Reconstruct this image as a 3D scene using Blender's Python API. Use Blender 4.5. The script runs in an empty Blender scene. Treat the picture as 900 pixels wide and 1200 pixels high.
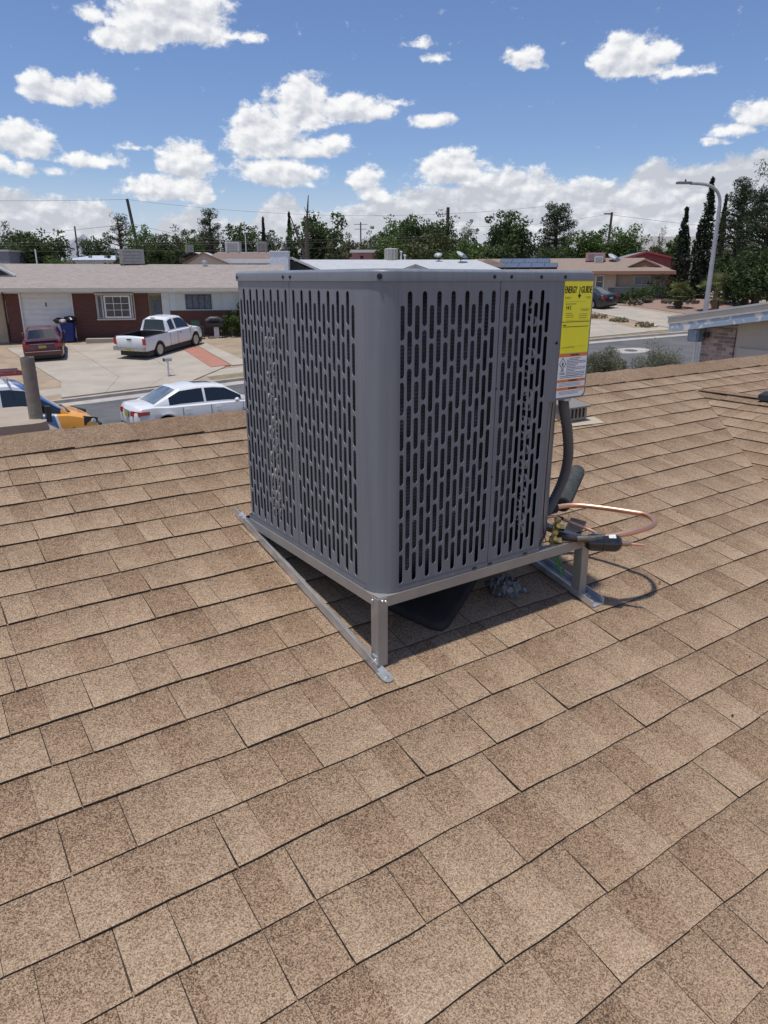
import bpy, math, random
import numpy as np
from mathutils import Vector, Matrix
from math import sin, cos, pi, radians, sqrt, atan2, hypot

SC = bpy.context.scene
COL = SC.collection
# ------------------------------------------------------------------ camera
# the camera is the origin of the scene; all heights are relative to it
cam = bpy.data.cameras.new('camera')
cam.sensor_fit = 'VERTICAL'; cam.sensor_height = 36.0; cam.lens = 36.0 * 833.7 / 1200.0
cam.clip_start = 0.05; cam.clip_end = 9000
camo = bpy.data.objects.new('camera', cam); COL.objects.link(camo)
camo.location = (0, 0, 0); camo.rotation_euler = (radians(90 - 18.07), 0, 0)
SC.camera = camo
SC.view_settings.view_transform = 'Standard'; SC.view_settings.look = 'None'
SC.view_settings.exposure = 0.0; SC.view_settings.gamma = 1.0
# ------------------------------------------------------------------ sun
TO_SUN = Vector((-0.824 * .19 + .567 * .01, -0.567 * .19 - .824 * .01, .96)).normalized()
sun = bpy.data.lights.new('sun', 'SUN'); sun.energy = 3.75; sun.angle = radians(2.2); sun.color = (1, .955, .89)
suno = bpy.data.objects.new('sun', sun); COL.objects.link(suno)
suno.rotation_euler = TO_SUN.to_track_quat('Z', 'Y').to_euler()

# ------------------------------------------------------------------ node helper
class N:
    def __init__(s, nt): s.nt = nt
    def n(s, t, **k):
        o = s.nt.nodes.new(t)
        for a, v in k.items(): setattr(o, a, v)
        return o
    def set(s, sock, v):
        if hasattr(v, 'links') or isinstance(v, bpy.types.NodeSocket): s.nt.links.new(v, sock)
        else: sock.default_value = v
    def m(s, op, a, b=None, c=None, clamp=False):
        o = s.n('ShaderNodeMath', operation=op, use_clamp=clamp); s.set(o.inputs[0], a)
        if b is not None: s.set(o.inputs[1], b)
        if c is not None: s.set(o.inputs[2], c)
        return o.outputs[0]
    def v(s, op, a, b=None, c=None):
        o = s.n('ShaderNodeVectorMath', operation=op); s.set(o.inputs[0], a)
        if b is not None: s.set(o.inputs[1], b)
        if c is not None: s.set(o.inputs[2], c)
        return o.outputs['Value'] if op in ('LENGTH', 'DOT_PRODUCT', 'DISTANCE') else o.outputs[0]
    def noise(s, vec, scale, detail=3, rough=.55, dist=0):
        o = s.n('ShaderNodeTexNoise'); s.set(o.inputs['Vector'], vec)
        o.inputs['Scale'].default_value = scale; o.inputs['Detail'].default_value = detail
        o.inputs['Roughness'].default_value = rough; o.inputs['Distortion'].default_value = dist
        return o.outputs[0]
    def mix(s, f, a, b, bt='MIX'):
        o = s.n('ShaderNodeMix', data_type='RGBA', blend_type=bt); s.set(o.inputs[0], f)
        s.set(o.inputs[6], a); s.set(o.inputs[7], b); return o.outputs[2]
    def ramp(s, f, stops, interp='LINEAR'):
        o = s.n('ShaderNodeValToRGB'); r = o.color_ramp; r.interpolation = interp
        while len(r.elements) < len(stops): r.elements.new(.5)
        for e, (p, c) in zip(r.elements, stops): e.position = p; e.color = (*c, 1) if len(c) == 3 else c
        s.set(o.inputs[0], f); return o.outputs[0]
    def smooth(s, x, lo, hi, a=0., b=1.):
        o = s.n('ShaderNodeMapRange', interpolation_type='SMOOTHSTEP'); s.set(o.inputs[0], x)
        for i, q in enumerate((lo, hi, a, b)): s.set(o.inputs[1 + i], q)
        return o.outputs[0]

# ------------------------------------------------------------------ sky with cumulus clouds
CLOUDS = [(-15.24, 16.2, 3.61, 1.64), (-17.26, 15.05, 2.2, 0.89), (-12.66, 16.1, 2.16, 1.25), (-9.81, 15.51, 1.68, 0.32), (-14.06, 17.09, 3.12, 1.26), (-19.34, 16.12, 1.06, 0.61), (-23.19, 11.87, 1.27, 0.92), (-21.58, 11.67, 1.9, 0.82), (-19.92, 11.99, 1.21, 1.1), (-24.63, 8.88, 1.97, 1.24), (-26.04, 7.5, 0.79, 0.63), (-20.16, 7.78, 2.24, 0.54), (-22.95, 6.92, 1.08, 0.36), (-14.2, 8.09, 2.11, 1.34), (-15.46, 6.31, 3.18, 0.94), (-16.27, 5.74, 1.84, 0.51), (-13.01, 5.94, 0.81, 0.77), (-8.67, 10.02, 2.44, 1.92), (-5.94, 11.8, 2.3, 1.86), (-6.03, 12.61, 1.75, 1.04), (-2.32, 11.59, 3.0, 1.0), (-0.12, 11.45, 1.23, 0.36), (-6.78, 9.04, 4.13, 0.74), (-3.7, 9.46, 1.1, 0.74), (-7.77, 7.49, 3.04, 1.07), (-6.87, 6.84, 2.09, 0.51), (-1.38, 7.11, 1.4, 0.9), (-0.82, 6.09, 1.13, 0.79), (2.62, 15.33, 1.2, 0.33), (3.53, 14.45, 0.8, 0.28), (9.65, 14.37, 1.3, 0.61), (10.2, 13.96, 1.17, 0.39), (3.55, 10.8, 1.64, 0.54), (1.1, 11.86, 0.95, 0.24), (0.24, 11.45, 0.96, 0.3), (4.98, 7.81, 2.76, 1.33), (16.54, 14.18, 2.25, 1.39), (18.53, 14.22, 1.31, 0.96), (17.19, 13.29, 2.43, 0.55), (19.9, 12.94, 1.77, 0.33), (25.12, 10.29, 1.55, 0.88), (23.84, 9.43, 1.48, 0.51), (22.55, 8.72, 0.71, 0.23), (-24.6, 6.98, 1.28, 0.47), (-17.4, 8.69, 0.89, 0.24)]
BANK = [(-26.24, 6.18), (-23.19, 5.92), (-21.04, 5.9), (-19.49, 4.98), (-17.62, 3.81), (-16.08, 4.63), (-13.36, 5.37), (-11.89, 4.83), (-10.07, 4.63), (-9.42, 5.21), (-7.5, 6.49), (-6.28, 6.11), (-4.74, 5.27), (-3.16, 5.39), (-1.26, 6.32), (0.0, 6.32), (1.88, 7.0), (4.38, 7.09), (6.83, 7.73), (9.25, 8.23), (11.67, 7.95), (13.04, 7.15), (14.66, 7.48), (16.44, 6.93), (17.78, 7.73), (19.66, 8.27), (20.81, 7.8), (23.38, 8.37), (25.81, 8.7)]
def build_world():
    w = bpy.data.worlds.new("World"); SC.world = w; w.use_nodes = True
    nt = w.node_tree; nt.nodes.clear(); g = N(nt)
    sky = g.n('ShaderNodeTexSky', sky_type='NISHITA'); sky.sun_disc = False
    sky.sun_elevation = math.asin(TO_SUN.z); sky.sun_rotation = atan2(TO_SUN.x, TO_SUN.y)
    sky.altitude = 1200; sky.air_density = 1.25; sky.dust_density = .25; sky.ozone_density = 2.2
    tc = g.n('ShaderNodeTexCoord').outputs['Generated']
    D = g.v('NORMALIZE', tc)
    sx = g.n('ShaderNodeSeparateXYZ'); g.set(sx.inputs[0], D)
    az = g.m('MULTIPLY', g.m('ARCTAN2', sx.outputs[0], sx.outputs[1]), 180 / pi)
    el = g.m('MULTIPLY', g.m('ARCSINE', sx.outputs[2]), 180 / pi)
    cp = g.n('ShaderNodeCombineXYZ'); g.set(cp.inputs[0], az); g.set(cp.inputs[1], el); P = cp.outputs[0]
    # noise space: degrees on the dome, flattened puffs
    q = g.v('MULTIPLY', P, (1, 1.35, 1))
    n1 = g.noise(q, .62, 7, .52, .1)
    n2 = g.noise(g.v('ADD', q, (-.22, .5, 0)), .62, 4, .5, .1)
    n3 = g.noise(q, 2.1, 6, .65)
    def field(Q):
        f = None
        for (a, e, ra, re) in CLOUDS:
            ra *= 1.08; re *= 1.12
            w1 = g.v('MULTIPLY_ADD', Q, (1 / ra, 1 / re, 0), (-a / ra, -(e - re * .25) / re, 0))
            l = g.v('LENGTH', g.v('MAXIMUM', w1, g.v('MULTIPLY', w1, (-1, -1.55, 0))))
            if re < .8: k = max(.3, re / .9); l = g.m('MULTIPLY_ADD', l, k, 1.05 - k)   # small shreds: ragged, not smooth
            f = l if f is None else g.m('MINIMUM', f, l)
        return g.m('MULTIPLY', g.m('SUBTRACT', 1.12, f), 1.15)
    f = field(P); fup = field(g.v('ADD', P, (-.12, .42, 0)))
    relief = g.m('MULTIPLY', g.m('SUBTRACT', f, fup), .62)   # tops of the puffs turn to the light, bases away from it
    # bank of cloud along the horizon: its top as a curve over azimuth
    cv = g.n('ShaderNodeFloatCurve'); g.set(cv.inputs['Value'], g.m('MULTIPLY_ADD', az, 1 / 360., .5))
    c = cv.mapping.curves[0]; pts = [(0.0, .55), (.25, .68), (.36, .5), (.415, .64)] + [(a / 360 + .5, e / 10) for a, e in BANK] + [(.585, .8), (.66, .55), (.8, .75), (1, .55)]
    c.points[0].location = pts[0]; c.points[1].location = pts[-1]
    for p in pts[1:-1]: c.points.new(*p)
    cv.mapping.use_clip = False; cv.mapping.update()
    top = g.m('MULTIPLY', cv.outputs[0], 10)
    fb = g.m('MULTIPLY', g.m('SUBTRACT', g.m('SUBTRACT', top, .35), el), .8)
    fb = g.m('MULTIPLY', g.m('MINIMUM', fb, .75), g.smooth(el, 1.2, 3.6, .25, 1))
    # the same kind of scattered cumulus over the rest of the dome
    ng = g.noise(g.v('MULTIPLY', D, (1, 1, 1.5)), 3.1, 4, .55)
    away = g.m('MAXIMUM', g.smooth(g.m('ABSOLUTE', az), 27, 33), g.smooth(el, 18, 22))
    fg = g.m('SUBTRACT', g.m('MULTIPLY', g.m('SUBTRACT', ng, .5), g.m('MULTIPLY', away, 6.)), .28)
    fall = g.m('MAXIMUM', g.m('MAXIMUM', f, fb), fg)
    d = g.m('ADD', fall, g.m('ADD', g.m('MULTIPLY', g.m('SUBTRACT', n1, .50), 1.5), g.m('MULTIPLY', g.m('SUBTRACT', n3, .5), .85)))
    cover = g.smooth(d, -.04, .46)
    # thin veil low down
    veil = g.m('MULTIPLY', g.smooth(el, 8.5, 0.4), .8)
    lit = g.m('ADD', g.m('ADD', .60, g.m('MAXIMUM', g.m('MINIMUM', relief, .4), -.5)), g.m('MULTIPLY', g.m('SUBTRACT', n1, n2), 2.6))
    lit = g.m('ADD', lit, g.m('MULTIPLY', g.m('SUBTRACT', n3, .5), .45))
    band = g.noise(g.v('MULTIPLY', P, (.16, 1.0, 1)), 1.0, 5, .55, .3)
    lit = g.m('SUBTRACT', lit, g.m('MULTIPLY', g.m('MULTIPLY', g.smooth(band, .44, .64), g.smooth(g.m('SUBTRACT', top, el), .3, 1.6)), .3))
    lit = g.m('SUBTRACT', lit, g.m('MULTIPLY', g.smooth(d, .35, 1.3), .22), clamp=True)
    ccol = g.ramp(lit, [(0.0, (4.7, 4.9, 5.4)), (.4, (6.0, 6.15, 6.5)), (.75, (7.6, 7.65, 7.75)), (1, (8.3, 8.28, 8.2))])
    skyc = g.mix(1.0, sky.outputs[0], (.70, .75, .93, 1), 'MULTIPLY')
    c0 = g.mix(veil, skyc, (5.0, 5.6, 6.4, 1))
    col = g.mix(g.m('MULTIPLY', cover, .96), c0, ccol)
    bg = g.n('ShaderNodeBackground'); g.set(bg.inputs[0], col); bg.inputs[1].default_value = .12
    out = g.n('ShaderNodeOutputWorld'); nt.links.new(bg.outputs[0], out.inputs[0])
build_world()

# ------------------------------------------------------------------ materials
MATS = {}
def mat(name, c1, c2=None, scale=8, rough=.7, metal=0., bump=0., bscale=None, spec=.5, detail=4, coat=0., tint=False, lo=.3, hi=.7):
    if name in MATS: return MATS[name]
    m = bpy.data.materials.new(name); m.use_nodes = True; nt = m.node_tree; g = N(nt)
    b = nt.nodes['Principled BSDF']; pos = g.n('ShaderNodeTexCoord').outputs['Object']
    col = (*c1, 1)
    if c2 is not None:
        col = g.mix(g.smooth(g.noise(pos, scale, detail), lo, hi), (*c1, 1), (*c2, 1))
    if tint:
        at = g.n('ShaderNodeAttribute', attribute_name='tint')
        col = g.mix(1.0, col, g.ramp(at.outputs['Fac'], [(0, (.5, .5, .5)), (.5, (1, 1, 1)), (1, (1.5, 1.45, 1.3))]), 'MULTIPLY')
    g.set(b.inputs['Base Color'], col); b.inputs['Roughness'].default_value = rough
    b.inputs['Metallic'].default_value = metal; b.inputs['Specular IOR Level'].default_value = spec
    b.inputs['Coat Weight'].default_value = coat
    if bump:
        bn = g.n('ShaderNodeBump'); bn.inputs['Strength'].default_value = bump; bn.inputs['Distance'].default_value = .02
        g.set(bn.inputs['Height'], g.noise(pos, bscale or scale * 4, 4)); nt.links.new(bn.outputs[0], b.inputs['Normal'])
    MATS[name] = m; return m
def foliage(name, c1, c2, trans=.25):
    m = bpy.data.materials.new(name); m.use_nodes = True; nt = m.node_tree; g = N(nt); b = nt.nodes['Principled BSDF']
    at = g.n('ShaderNodeAttribute', attribute_name='tint')
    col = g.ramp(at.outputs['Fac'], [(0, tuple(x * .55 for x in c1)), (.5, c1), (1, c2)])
    g.set(b.inputs['Base Color'], col); b.inputs['Roughness'].default_value = .65
    b.inputs['Specular IOR Level'].default_value = .25
    tr = g.n('ShaderNodeBsdfTranslucent'); g.set(tr.inputs[0], col); mx = g.n('ShaderNodeMixShader'); mx.inputs[0].default_value = trans
    nt.links.new(b.outputs[0], mx.inputs[1]); nt.links.new(tr.outputs[0], mx.inputs[2])
    nt.links.new(mx.outputs[0], nt.nodes['Material Output'].inputs[0]); MATS[name] = m; return m

# ------------------------------------------------------------------ mesh collector
def frame(axis):
    axis = Vector(axis).normalized(); u = axis.cross(Vector((0, 0, 1)))
    if u.length < 1e-3: u = Vector((1, 0, 0))
    u.normalize(); return u, axis.cross(u).normalized()
class MB:
    def __init__(s): s.v = []; s.f = []; s.mi = []; s.t = []; s.cur = 0; s.tint = .5; s.g = None
    def add(s, vs, fs):
        o = len(s.v); s.v += [tuple(p) for p in vs]
        for f in fs: s.f.append(tuple(o + i for i in f)); s.mi.append(s.cur); s.t.append(s.tint)
        return s
    def box(s, x0, x1, y0, y1, z0, z1, M=None):
        vs = [Vector((x, y, z)) for z in (z0, z1) for y in (y0, y1) for x in (x0, x1)]
        if M: vs = [M @ p for p in vs]
        return s.add(vs, [(0, 2, 3, 1), (4, 5, 7, 6), (0, 1, 5, 4), (2, 6, 7, 3), (0, 4, 6, 2), (1, 3, 7, 5)])
    def bevbox(s, x0, x1, y0, y1, z0, z1, r, M=None):
        # box with rounded vertical edges
        pts = []
        for cx, cy, a0 in ((x1 - r, y1 - r, 0), (x0 + r, y1 - r, 90), (x0 + r, y0 + r, 180), (x1 - r, y0 + r, 270)):
            for k in range(4): a = radians(a0 + k * 30); pts.append((cx + r * cos(a), cy + r * sin(a)))
        return s.prism(pts, z0, z1, M)
    def prism(s, pts, z0, z1, M=None):
        n = len(pts); vs = [Vector((x, y, z0)) for x, y in pts] + [Vector((x, y, z1)) for x, y in pts]
        if M: vs = [M @ p for p in vs]
        return s.add(vs, [tuple(range(n))[::-1], tuple(range(n, 2 * n))] + [(i, (i + 1) % n, n + (i + 1) % n, n + i) for i in range(n)])
    def bar(s, a, b, w, h, up=(0, 0, 1)):
        a = Vector(a); b = Vector(b); d = (b - a).normalized(); u = d.cross(Vector(up)).normalized(); v = u.cross(d).normalized()
        vs = [p + u * (i * w / 2) + v * (j * h / 2) for p in (a, b) for j in (-1, 1) for i in (-1, 1)]
        return s.add(vs, [(0, 1, 3, 2), (4, 6, 7, 5), (0, 4, 5, 1), (2, 3, 7, 6), (0, 2, 6, 4), (1, 5, 7, 3)])
    def tube(s, path, r, n=8, cap=True):
        path = [Vector(p) for p in path]; rs = r if isinstance(r, (list, tuple)) else [r] * len(path); vs = []
        u = None
        for i, p in enumerate(path):
            t = (path[min(i + 1, len(path) - 1)] - path[max(i - 1, 0)]).normalized()
            if u is None: u, _ = frame(t)
            u = (u - t * u.dot(t)).normalized(); w = t.cross(u)
            for k in range(n): a = 2 * pi * k / n; vs.append(p + (u * cos(a) + w * sin(a)) * rs[i])
        fs = [(i * n + k, i * n + (k + 1) % n, (i + 1) * n + (k + 1) % n, (i + 1) * n + k) for i in range(len(path) - 1) for k in range(n)]
        if cap: fs += [tuple(range(n))[::-1], tuple(range((len(path) - 1) * n, len(path) * n))]
        return s.add(vs, fs)
    def lathe(s, prof, c, axis=(0, 0, 1), n=16, M=None):
        u, w = frame(axis); ax = Vector(axis).normalized(); c = Vector(c)
        vs = [c + ax * h + (u * cos(2 * pi * k / n) + w * sin(2 * pi * k / n)) * r for r, h in prof for k in range(n)]
        fs = [(i * n + k, i * n + (k + 1) % n, (i + 1) * n + (k + 1) % n, (i + 1) * n + k) for i in range(len(prof) - 1) for k in range(n)]
        if prof[0][0] > 1e-5: fs.append(tuple(range(n))[::-1])
        if prof[-1][0] > 1e-5: fs.append(tuple(range((len(prof) - 1) * n, len(prof) * n)))
        return s.add(vs, fs)
    def quad(s, a, b, c, d): return s.add([a, b, c, d], [(0, 1, 2, 3)])
    def build(s, name, mats, parent=None, smooth=False, loc=None):
        me = bpy.data.meshes.new(name); me.from_pydata([tuple(p) for p in s.v], [], s.f)
        if not isinstance(mats, (list, tuple)): mats = [mats]
        for m in mats: me.materials.append(m)
        if len(mats) > 1: me.polygons.foreach_set('material_index', s.mi)
        at = me.attributes.new('tint', 'FLOAT', 'FACE'); at.data.foreach_set('value', s.t)
        if s.g is not None:
            ga = me.attributes.new('grad', 'FLOAT', 'POINT'); ga.data.foreach_set('value', (s.g + [.5] * len(s.v))[:len(s.v)])
        if smooth is not False:
            me.polygons.foreach_set('use_smooth', [True] * len(me.polygons))
            if smooth is not True: me.set_sharp_from_angle(angle=radians(smooth))
        me.update()
        o = bpy.data.objects.new(name, me); COL.objects.link(o)
        if parent is not None: o.parent = parent
        if loc is not None: o.location = loc
        return o
def tag(o, label=None, cat=None, group=None, kind=None):
    if label: o['label'] = label
    if cat: o['category'] = cat
    if group: o['group'] = group
    if kind: o['kind'] = kind
    return o
def thing(name, label, cat, loc=(0, 0, 0), rz=0, group=None, rot=None):
    o = bpy.data.objects.new(name, None); COL.objects.link(o); o.location = loc; o.rotation_euler = rot or (0, 0, rz)
    o.empty_display_size = .1
    return tag(o, label, cat, group)
def copy_tree(o, parent=None):
    c = o.copy(); COL.objects.link(c)
    if parent: c.parent = parent
    for ch in list(o.children): copy_tree(ch, c)
    return c
def text_obj(body, size, mtl, parent, M, name='lettering', align='CENTER', xs=1.0, ext=.0004, bold=0.0):
    cu = bpy.data.curves.new('t', 'FONT'); cu.body = body; cu.size = size; cu.align_x = align; cu.align_y = 'CENTER'; cu.extrude = ext; cu.offset = bold
    cu.resolution_u = 2
    to = bpy.data.objects.new('t', cu); me = bpy.data.meshes.new_from_object(to)
    me.transform(M @ Matrix.Diagonal((xs, 1, 1, 1))); me.materials.clear(); me.materials.append(mtl)
    o = bpy.data.objects.new(name, me); COL.objects.link(o); o.parent = parent
    bpy.data.objects.remove(to); bpy.data.curves.remove(cu)
    return o

# ------------------------------------------------------------------ terrain
def zg(x, y):
    yy = y if y < 75 else 75 + (min(y, 400) - 75) * .22
    z = -6.33 + .0109 * max(-80, min(80, x)) + .0774 * yy
    return max(z, -4.42)
KERB = [(-77.4, -13.0), (-40, 10.1), (-12.1, 27.2), (-6.23, 30.8), (2.4, 35.75), (11.3, 40.1), (18.4, 42.75), (40, 49.3), (90, 63), (240, 100)]
KERB = [Vector(p) for p in KERB]
def street(s_):  # arc length from first vertex -> point, left normal (away from the camera)
    acc = 0
    for i in range(len(KERB) - 1):
        L = (KERB[i + 1] - KERB[i]).length
        if s_ <= acc + L or i == len(KERB) - 2:
            t = (s_ - acc) / L; p = KERB[i].lerp(KERB[i + 1], t)
            def nrm(k):
                d = (KERB[min(k + 1, len(KERB) - 1)] - KERB[max(k - 1, 0)]).normalized(); return Vector((-d.y, d.x))
            n = nrm(i).lerp(nrm(i + 1), max(0, min(1, t))).normalized()
            return p, n
        acc += L
def sp(s_, u, dz=0):
    p, n = street(s_)
    if u < 0: u *= 1.25 - .25 * max(0, min(1, (s_ - 88) / 24))
    q = p + n * u; return Vector((q.x, q.y, zg(q.x, q.y) + dz))
SS = [float(x) for x in list(np.arange(0, 40, 8)) + list(np.arange(40, 120, 2.5)) + list(np.arange(120, 330, 12))]
def strip(mb, u0, u1, dz0, dz1=None, s0=-1e9, s1=1e9, sub=1):
    dz1 = dz0 if dz1 is None else dz1
    ss = sorted([s_ for s_ in SS if s0 < s_ < s1] + [x for x in (s0, s1) if abs(x) < 1e8])
    for a, b in zip(ss[:-1], ss[1:]):
        for k in range(sub):
            ua, ub = u0 + (u1 - u0) * k / sub, u0 + (u1 - u0) * (k + 1) / sub
            mb.quad(sp(a, ua, dz0), sp(b, ua, dz0), sp(b, ub, dz1), sp(a, ub, dz1))
RW = 8.7
M_dirt = mat('desert_soil', (.36, .27, .19), (.27, .21, .145), 1.3, .95, bump=.5, bscale=14)
M_asph = mat('asphalt', (.085, .086, .09), (.125, .124, .122), .9, .9, bump=.3, bscale=60, detail=8)
M_conc = mat('concrete', (.405, .355, .29), (.335, .295, .245), .8, .9, bump=.15, bscale=40, detail=7)
M_kerb = mat('kerb_concrete', (.42, .39, .35), (.34, .31, .28), 2, .9)
M_grass = mat('dry_grass_soil', (.26, .20, .12), (.16, .145, .075), 2.5, .95, bump=.7, bscale=25, detail=8)
def build_ground():
    rows = [(-95, 0), (-60, 0), (-40, 0), (-26, 0), (-16, 0), (-RW - 3, 0), (-RW - .15, 0), (-RW - .14, -.17), (-6.6375, -.17), (-4.575, -.17), (-2.5125, -.17), (-.45, -.17), (.14, -.17), (.15, 0), (3, 0), (8, 0), (16, 0), (26, 0), (38, 0), (60, 0), (110, 0), (200, 0), (340, 0), (800, 0), (1800, 0), (4200, 0)]
    SG = [0.0] + SS[1:-1] + [330.0]
    mb = MB(); n = len(rows)
    vs = [sp(s_, u, dz) for s_ in SG for u, dz in rows]
    mb.add(vs, [(i * n + j, (i + 1) * n + j, (i + 1) * n + j + 1, i * n + j + 1) for i in range(len(SG) - 1) for j in range(n - 1)])
    # skirts out to the sides and behind so that the sheet reaches the horizon
    z = -4.42
    mb.add([(-4000, -3000, z), (4000, -3000, z), (4000, -40, z - .05), (-4000, -40, z - .05)], [(0, 1, 2, 3)])
    mb.add([sp(0, -95), sp(330, -95), (4000, -40, z - .05), (-4000, -40, z - .05)], [(0, 3, 2, 1)])
    mb.add([sp(0, -95), (-4000, -40, z - .05), (-4000, 3500, 3), sp(0, 4200), sp(0, 60)], [(0, 4, 3, 2, 1)])
    tag(mb.build('ground', M_dirt), kind='structure')
    mb = MB(); strip(mb, -RW, -.45, -.13, sub=4); tag(mb.build('road', M_asph), kind='structure')
    mb = MB(); strip(mb, -.45, 0, -.125, -.115); strip(mb, 0, 0, -.13, .006); strip(mb, .0, .15, .006)
    strip(mb, -RW - .15, -RW, .006); strip(mb, -RW, -RW, .006, -.13); tag(mb.build('kerb', M_kerb), kind='structure')
    mb = MB(); strip(mb, 1.1, 2.35, .008); strip(mb, -RW - 2.4, -RW - 1.2, .008); tag(mb.build('pavement', M_conc), kind='structure')
    mb = MB(); strip(mb, .15, 1.1, .006, s0=82.5, s1=112); tag(mb.build('verge', M_grass), kind='structure')
build_ground()
def slab(mb, pts, th=.03, dz=.012, gap=.012):
    c = sum((Vector(p) for p in pts), Vector((0, 0))) / len(pts)
    q = []
    for p in pts:
        v = Vector(p) - c; v *= (1 - gap / max(v.length, .1)); q.append(c + v)
    n = len(q); vs = [(p.x, p.y, zg(p.x, p.y) + dz + z) for z in (-th, th) for p in q]
    mb.add(vs, [tuple(range(n, 2 * n))] + [(i, (i + 1) % n, n + (i + 1) % n, n + i) for i in range(n)])
def bil(q, u, v):
    a, b, c, d = [Vector(p) for p in q]; return (a.lerp(b, u)).lerp(d.lerp(c, u), v)
def driveway(name, quad, nu, nv, mtl, dz=.012):
    root = None
    for i in range(nu):
        for j in range(nv):
            mb = MB(); cs = [bil(quad, (i + a) / nu, (j + b) / nv) for a, b in ((0, 0), (1, 0), (1, 1), (0, 1))]
            slab(mb, cs, dz=dz)
            if root is None: root = tag(bpy.data.objects.new(name, None), kind='structure'); COL.objects.link(root)
            mb.build('slab', mtl, root)
    return root
driveway('driveway', [(-13.6, 30.2), (-7.3, 33.2), (-11.1, 41.0), (-20.4, 39.2)], 3, 4, M_conc)
driveway('driveway_apron', [(-12.4, 27.35), (-8.2, 29.85), (-7.3, 33.2), (-13.6, 30.2)], 3, 1, M_conc, .02)
M_red = mat('red_dyed_concrete', (.40, .18, .125), (.33, .15, .11), 3, .9)
mb = MB(); slab(mb, [(-7.95, 33.1), (-7.1, 33.5), (-10.4, 39.8), (-11.3, 39.5)], dz=.03); tag(mb.build('red_path', M_red), kind='structure')
mb = MB(); slab(mb, [(-7.05, 33.55), (-6.2, 33.9), (-10.0, 40.4), (-10.35, 39.8)], dz=.02); tag(mb.build('side_path', M_conc), kind='structure')
driveway('driveway', [(17.2, 43.2), (21.4, 45.2), (17.4, 55.4), (13.9, 54.5)], 2, 4, M_conc)
driveway('driveway', [(11.2, 40.5), (15.2, 42.3), (14.2, 47.4), (11.6, 47.6)], 2, 2, M_conc)
mb = MB()
q = [(12.64 + 1.25 * cos(a * pi / 8) * .8 + 1.25 * sin(a * pi / 8) * .3, 37.2 + .75 * sin(a * pi / 8) * 1.1) for a in range(16)]
mb.add([(x, y, zg(x, y) - .124) for x, y in q], [tuple(range(16))]); ring = mb.build('road_patch', M_kerb); tag(ring, kind='structure')
mb = MB(); q = [(12.64 + .33 * cos(a * pi / 8), 37.2 + .33 * sin(a * pi / 8)) for a in range(16)]
mb.add([(x, y, zg(x, y) - .118) for x, y in q], [tuple(range(16))]); mb.build('manhole_cover', mat('cast_iron', (.09, .09, .09), None, rough=.6), ring)

# ------------------------------------------------------------------ our roof
S_ = .2203; YR = radians(55.6); FC = Vector((-.0154, 2.0194)); AZ = -1.186
DN = Vector((cos(YR), -sin(YR))); CR = Vector((sin(YR), cos(YR))); SQ = sqrt(1 + S_ * S_)
NA = Vector((DN.x * S_, DN.y * S_, 1)).normalized()
def rA(t, c, h=0):   # main plane: t metres down the slope, c metres along the courses
    p = FC + DN * (t / SQ) + CR * c; return Vector((p.x, p.y, AZ - S_ * t / SQ)) + NA * h
APEX = rA(-1.622, 4.14)
NB = Vector((-CR.x * S_, -CR.y * S_, 1)).normalized()
def rB(t, d, h=0):   # left plane of the cross gable: t down its slope, d along its ridge from the apex
    p = Vector((APEX.x, APEX.y)) - CR * (t / SQ) + DN * d; return Vector((p.x, p.y, APEX.z - S_ * t / SQ)) + NB * h
NB2 = Vector((CR.x * S_, CR.y * S_, 1)).normalized()
def rB2(t, d, h=0):
    p = Vector((APEX.x, APEX.y)) + CR * (t / SQ) + DN * d; return Vector((p.x, p.y, APEX.z - S_ * t / SQ)) + NB2 * h
TR = -2.175
RIDGEP = rA(TR, 0)
NBK = Vector((-DN.x * S_, -DN.y * S_, 1)).normalized()
def rK(t, c, h=0):   # back plane, t down from the ridge
    p = Vector((RIDGEP.x, RIDGEP.y)) - DN * (t / SQ) + CR * c; return Vector((p.x, p.y, RIDGEP.z - S_ * t / SQ)) + NBK * h
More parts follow.
